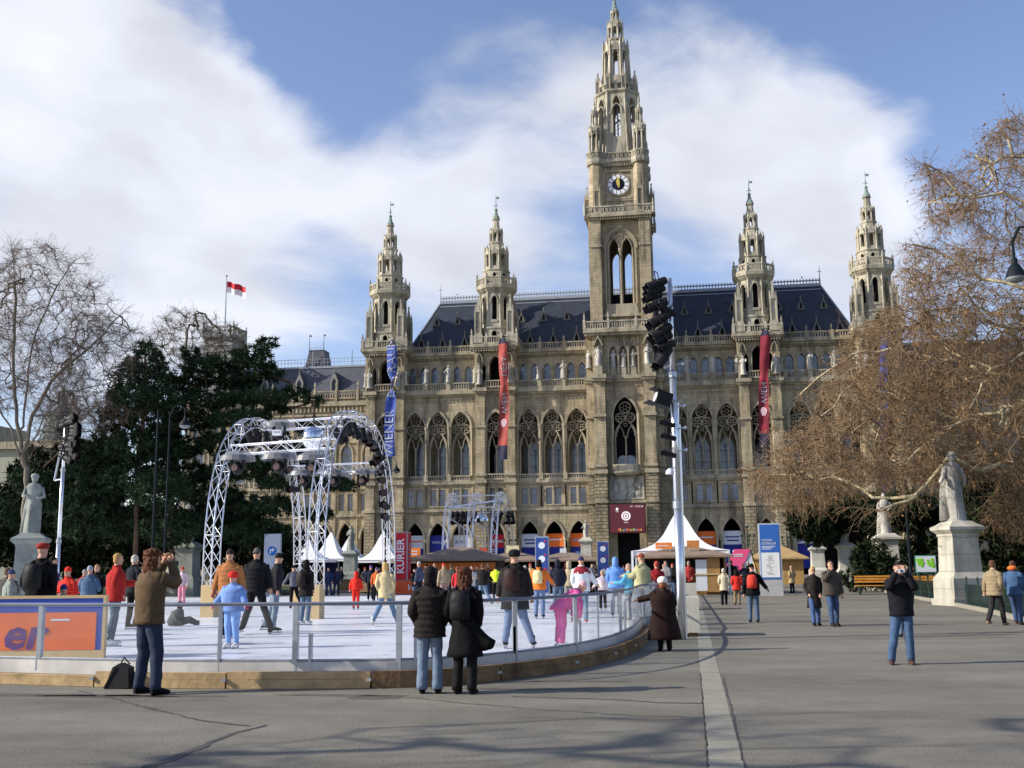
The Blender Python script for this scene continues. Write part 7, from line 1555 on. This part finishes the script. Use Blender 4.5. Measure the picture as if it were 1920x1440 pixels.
person(427, 1196, 1034, PI+.05, 'person in orange brown jacket and dark hat standing behind the blue child', (.32, .13, .045), BLK, (.2, .1, .05), ('side', 'side'), ('stand', 'stand'), .46, hat=(.05, .035, .03), puff=.7, bulk=1.3, collar=1, gloves=(.3, .1, .08), **I)
person(478, 1190, 1032, PI+.1, 'tall person in black puffer jacket and grey hat skating towards us', (.014, .014, .018), (.016, .018, .022), arms=('side', 'side'), legs=('out', 'push'), hem=.47, hat=(.10, .09, .08), puff=.8, bulk=1.3, collar=1, glasses=True, **I)
person(513, 1186, 1041, -1.1, 'person in dark hooded jacket and light jeans gliding to the right', (.030, .030, .040), (.17, .23, .30), arms=('back', 'side'), legs=('push', 'stand'), hem=.48, hat=(.015, .015, .017), bulk=1.2, lean=.08, **I)
person(572, 1172, 1053, -.3, 'person in black coat with dark backpack on white skates next to the truss foot', (.018, .016, .017), (.10, .15, .23), arms=('pocket', 'pocket'), legs=('stand', 'stand'), hem=.42, hood=(.018, .016, .017), bulk=1.15, shoes=(.65, .65, .62), bag='dark brown backpack on the person next to the truss foot', bagcol=(.035, .025, .022), **I)
person(550, 1143, 1062, .5, 'person in black and grey jacket skating behind the hooded skater', (.10, .10, .13), BLK, arms=('out', 'side'), legs=('stand', 'push'), hat=BLK, lean=.2, **I)
person(667, 1143, 1075, .1, 'child in a plain red snowsuit alone on the ice', (.62, .025, .015), (.62, .025, .015), arms=('side', 'side'), legs=('stand', 'stand'), hood=(.62, .025, .015), bulk=1.15, fat=1.1, **I)
person(722, 1174, 1058, .15, 'blonde person in beige jacket and jeans skating away', (.52, .42, .24), (.12, .19, .31), (.52, .33, .12), ('pocket', 'pocket'), ('push', 'out'), .42, hairlen=.14, bulk=1.12, flare=.5, shoes=(.7, .7, .68), **I)
person(695, 1117, 1062, .1, 'person in navy jacket with purple hat at the back of the ice', NVY, BLK, hat=(.12, .06, .28), Y=50, **I)
person(706, 1119, 1066, .2, 'person in navy with orange back panel at the back of the ice', (.55, .12, .03), BLK, hat=(.1, .08, .2), Y=48, **I)
person(616, 1108, 1064, PI, 'left of two standing people in navy overalls at the back of the ice', (.02, .03, .08), (.02, .03, .08), legs=('wide', 'stand'), Y=60, z0=.1)
person(632, 1108, 1064, PI, 'right of two standing people in navy overalls at the back of the ice', (.025, .03, .06), (.02, .025, .06), legs=('stand', 'wide'), Y=60.5, z0=.1)
person(786, 1125, 1055, 1.2, 'person with light cap and blue grey jacket beside the orange plinth', (.07, .08, .14), NVY, hat=(.45, .42, .38), bulk=1.15, Y=47, **I)
person(832, 1125, 1058, .6, 'person in tan coat with red hat seen between the couple', (.35, .28, .18), (.3, .2, .18), hat=(.55, .05, .03), Y=45, bulk=1.1, **I)
person(846, 1125, 1060, -.4, 'person in dark green jacket behind the couple at the fence', (.04, .06, .05), NVY, (.1, .06, .04), Y=48, **I)
person(858, 1125, 1064, .2, 'child in red jacket behind the couple at the fence', (.5, .03, .04), (.3, .04, .1), (.2, .1, .05), Y=44, hat=(.4, .1, .12), H=1.45, **I)
person(905, 1137, 1059, -.2, 'person in black jacket stretching one leg out while skating', (.022, .020, .018), (.13, .19, .28), (.12, .06, .03), ('face', 'out'), ('stand', ((.10, .0, .30), (.24, -.03, .10))), .48, bulk=1.25, **I)
person(930, 1122, 1060, 0, 'person in yellow high visibility vest and black trousers', (.62, .82, .04), BLK, (.03, .02, .02), ('front', 'front'), ('stand', 'stand'), .49, bulk=1.2, z0=.1)
person(966, 1216, 1037, -.05, 'tall person in long dark coat and fur hat with patterned rucksack skating away', (.030, .026, .026), (.13, .18, .28), (.2, .12, .06), ('side', 'side'), (((.07, -.0, .285), (.10, -.03, .05)), ((.10, -.0, .285), (.19, .02, .05))), .38, hat=(.015, .014, .015), hattype='fur', puff=.4, bulk=1.38, fat=1.05, flare=.4, collar=1, bag='brown rucksack with white pattern on the tall long coated skater', bagcol=(.05, .022, .018), **I)
person(1012, 1160, 1052, -.05, 'person in orange and white jacket with cream backpack', (.66, .17, .03), (.13, .19, .33), (.02, .015, .012), ('side', 'out'), ('stand', 'stand'), .47, hairlen=.06, bulk=1.3, bag='cream backpack on the orange and white jacket', bagcol=(.68, .58, .30), **I)
person(1047, 1152, 1052, .1, 'person in navy hooded jacket and jeans right of the orange jacket', (.028, .032, .055), (.09, .13, .20), arms=('pocket', 'pocket'), hood=(.028, .032, .055), bulk=1.3, **I)
person(1068, 1150, 1055, -.3, 'person in beige hooded jacket beside the white jacket', (.40, .33, .22), (.2, .2, .2), hood=(.42, .35, .25), arms=('side', 'pocket'), bulk=1.25, **I)
person(1092, 1170, 1047, .1, 'tall person in white jacket with maroon shoulders and red skates', (.60, .63, .66), (.17, .24, .33), arms=('pocket', 'out'), legs=('stand', 'stand'), hem=.47, hat=(.03, .03, .09), bulk=1.32, shoes=(.55, .06, .03), collar=1, **I)
pp = [x for x in bpy.data.objects if x.get('label', '').startswith('tall person in white jacket')][0]; hh = (P(1092, 1047, pp.location.y).z-.1); m = MB(); loft(m, [(Vector((0, 0, z*hh)), rx*hh, ry*hh, Vector((1, 0, 0)), Vector((0, 1, 0))) for z, rx, ry in ((.735, .152, .108), (.765, .152, .107), (.80, .13, .095), (.835, .075, .07), (.85, .06, .06))], 18); m.build('shoulder_yoke', cloth((.22, .02, .03)), pp, True)
person(1052, 1214, 1092, -1.25, 'child in pink snowsuit and pale hat leaning over the rail', (.55, .10, .28), (.55, .12, .30), (.4, .3, .2), (((.12, .14, .72), (.10, .24, .58)), ((.14, .14, .72), (.12, .26, .60))), ('stand', 'stand'), .47, hat=(.70, .42, .45), bulk=1.25, fat=1.45, lean=.85, H=1.36, cuff=.056, shoes=(.7, .65, .6), gloves=(.5, .3, .3), **I)
person(1131, 1146, 1073, .2, 'child in pale pink white jacket and black trousers left of the blue jacket', (.66, .56, .56), BLK, (.25, .16, .08), ('out', 'down'), hat=(.35, .28, .22), bulk=1.2, shoes=(.6, .6, .6), **I)
person(1156, 1157, 1048, .1, 'person in sky blue hooded jacket with fur trim and grey jeans', (.12, .26, .62), (.22, .27, .34), (.10, .07, .05), ('pocket', 'side'), ('stand', 'bent'), .47, hood=(.14, .28, .62), bulk=1.36, **I)
person(1182, 1166, 1060, 1.3, 'person in turquoise jacket and sunglasses turned left at the rink end', (.09, .34, .50), (.09, .13, .2), (.35, .25, .2), ('fwd', 'fwd'), ('stand', 'fwd'), .47, glasses=True, bulk=1.15, **I)
person(1207, 1166, 1041, 1.2, 'person in olive beige jacket and striped hat standing at the rink end', (.36, .34, .19), (.10, .11, .14), (.3, .2, .1), ('fwd', 'fwd'), ('stand', 'stand'), .46, hat=(.25, .05, .03), hattype='beanie', bulk=1.4, fat=1.15, collar=1, **I)
person(1232, 1130, 1052, .6, 'person in deep red jacket beyond the rink end', (.30, .018, .02), BLK, (.35, .05, .04), ('front', 'front'), Y=36, bulk=1.3)
# resting figure on the ice
q = G(338, 1174, .1); o = thing('person', q, 'person in dark grey clothes sitting low on the ice', 'person', 'people in winter clothes on the ice and the square', .3); m = MB(); V3 = Vector
loft(m, [(V3((-.12, 0, .02)), .20, .18, V3((1, 0, 0)), V3((0, 1, 0))), (V3((-.12, 0, .14)), .23, .2, V3((1, 0, 0)), V3((0, 1, 0))), (V3((-.10, .02, .30)), .19, .16, V3((1, 0, 0)), V3((0, 1, 0))), (V3((-.06, .05, .42)), .13, .12, V3((1, 0, 0)), V3((0, 1, 0))), (V3((-.04, .06, .47)), .06, .06, V3((1, 0, 0)), V3((0, 1, 0)))], 14, .03, random.Random(4))
m.tube([(.02, 0, .12), (.25, -.05, .17), (.42, 0, .08), (.5, .02, .08)], [.11, .10, .07, .06], 10); m.tube([(-.2, 0, .36), (-.1, -.2, .2), (.05, -.25, .08)], [.07, .06, .045], 8); m.ball((-.04, .07, .55), .09, 10, 8, (1, 1, 1.1)); m.build('body', cloth((.06, .065, .065)), o, True)
m = MB(); m.ball((-.04, .06, .58), .1, 10, 6, (1, 1, .9)); m.build('hat', cloth((.04, .05, .06)), o, True)
# behind the advertising board
for (x, top, Y, c, hatc, hr, rz, lab) in ((128, 1063, 22.5, (.58, .03, .02), (.62, .03, .02), BRN, PI-.2, 'child in bright red jacket and red hat leaning on the advertising board'), (97, 1043, 24, (.03, .04, .12), None, (.02, .015, .01), -1.2, 'person with black hair right of the beret person'), (14, 1064, 24, (.10, .09, .08), None, (.12, .07, .04), .4, 'brown haired person at the left edge behind the board'), (20, 1068, 22, (.22, .25, .22), (.04, .05, .12), BRN, -.9, 'person in grey green jacket and navy cap at the left edge'),
        (168, 1061, 26, (.07, .12, .20), (.3, .34, .4), BRN, .2, 'person in blue jacket with grey hood behind the board'), (182, 1058, 30, BLK, None, (.3, .15, .06), PI, 'dark clothed person next to the blue jacket behind the board'), (158, 1068, 34, (.35, .03, .03), (.3, .3, .3), BRN, .1, 'person in red far behind the board')):
    person(x, 1180, top, rz, lab, c, NVY, hr, ('front', 'front'), hat=hatc, Y=Y, z0=.1, bulk=1.2)
# far crowd around the huts
random.seed(77); cn = {'navy': NVY, 'black': BLK, 'brown': (.14, .08, .04), 'grey': (.16, .16, .17), 'dark red': (.3, .03, .03), 'blue': (.06, .12, .35), 'tan': (.35, .26, .15), 'pale': (.5, .48, .45), 'green': (.05, .10, .06), 'purple': (.12, .05, .18)}
spots = ((640, 78, 'black', 'left of the dark statue pedestal'), (672, 76, 'brown', 'right of the dark statue pedestal'), (684, 70, 'grey', 'before the large small-stage tent'), (712, 66, 'purple', 'beside the truss leg'), (778, 56, 'black', 'right of the red column'), (800, 60, 'pale', 'at the left end of the wide hut'), (815, 57, 'navy', 'before the wide hut'), (884, 55, 'pale', 'with pale hood before the wide hut'), (895, 62, 'grey', 'at the right end of the wide hut'), (915, 64, 'brown', 'behind the yellow vest'), (985, 50, 'blue', 'behind the orange jacket'), (995, 60, 'tan', 'left of the tall totem'), (1035, 62, 'black', 'right of the tall totem'), (1060, 68, 'dark red', 'before the hut right of the totem'), (1110, 60, 'grey', 'left of the shorter totem'), (1118, 70, 'navy', 'just behind the shorter totem'), (1148, 74, 'black', 'in front of the tower entrance'), (1170, 80, 'tan', 'at the tower entrance'), (1186, 66, 'green', 'left of the big tent'), (1245, 57, 'pale', 'at the snack hut counter'), (1262, 56.5, 'black', 'beside the counter customer'), (1292, 57.5, 'dark red', 'at the right end of the snack hut'), (1372, 64, 'black', 'before the pink wedge'), (1395, 60, 'navy', 'right of the pink wedge'), (1403, 70, 'black', 'beyond the red backpack walker'), (1250, 47, 'grey', 'behind the fur coat person'), (590, 74, 'black', 'under the left small tent'), (605, 80, 'brown', 'under the middle small tent'))
for i, (x, Y, c, w_) in enumerate(spots):
    hatc = random.choice([None, BLK, (.3, .25, .2), (.4, .05, .04), None]); nm_ = ('person in %s jacket ' % c)+w_
    person(x, 1100, 1060, random.uniform(-PI, PI), nm_, cn[c], random.choice([BLK, JEANS, NVY]), random.choice([(.05, .03, .02), (.25, .15, .07), (.3, .28, .26)]), random.choice([('down', 'front'), ('pocket', 'pocket'), ('front', 'down')]), ('stand', 'stand'), random.choice([.47, .44, .40]), hat=hatc, Y=Y, H=random.uniform(1.58, 1.84), bulk=random.uniform(1.1, 1.3), group='distant people around the huts')
bpy.context.view_layer.update()
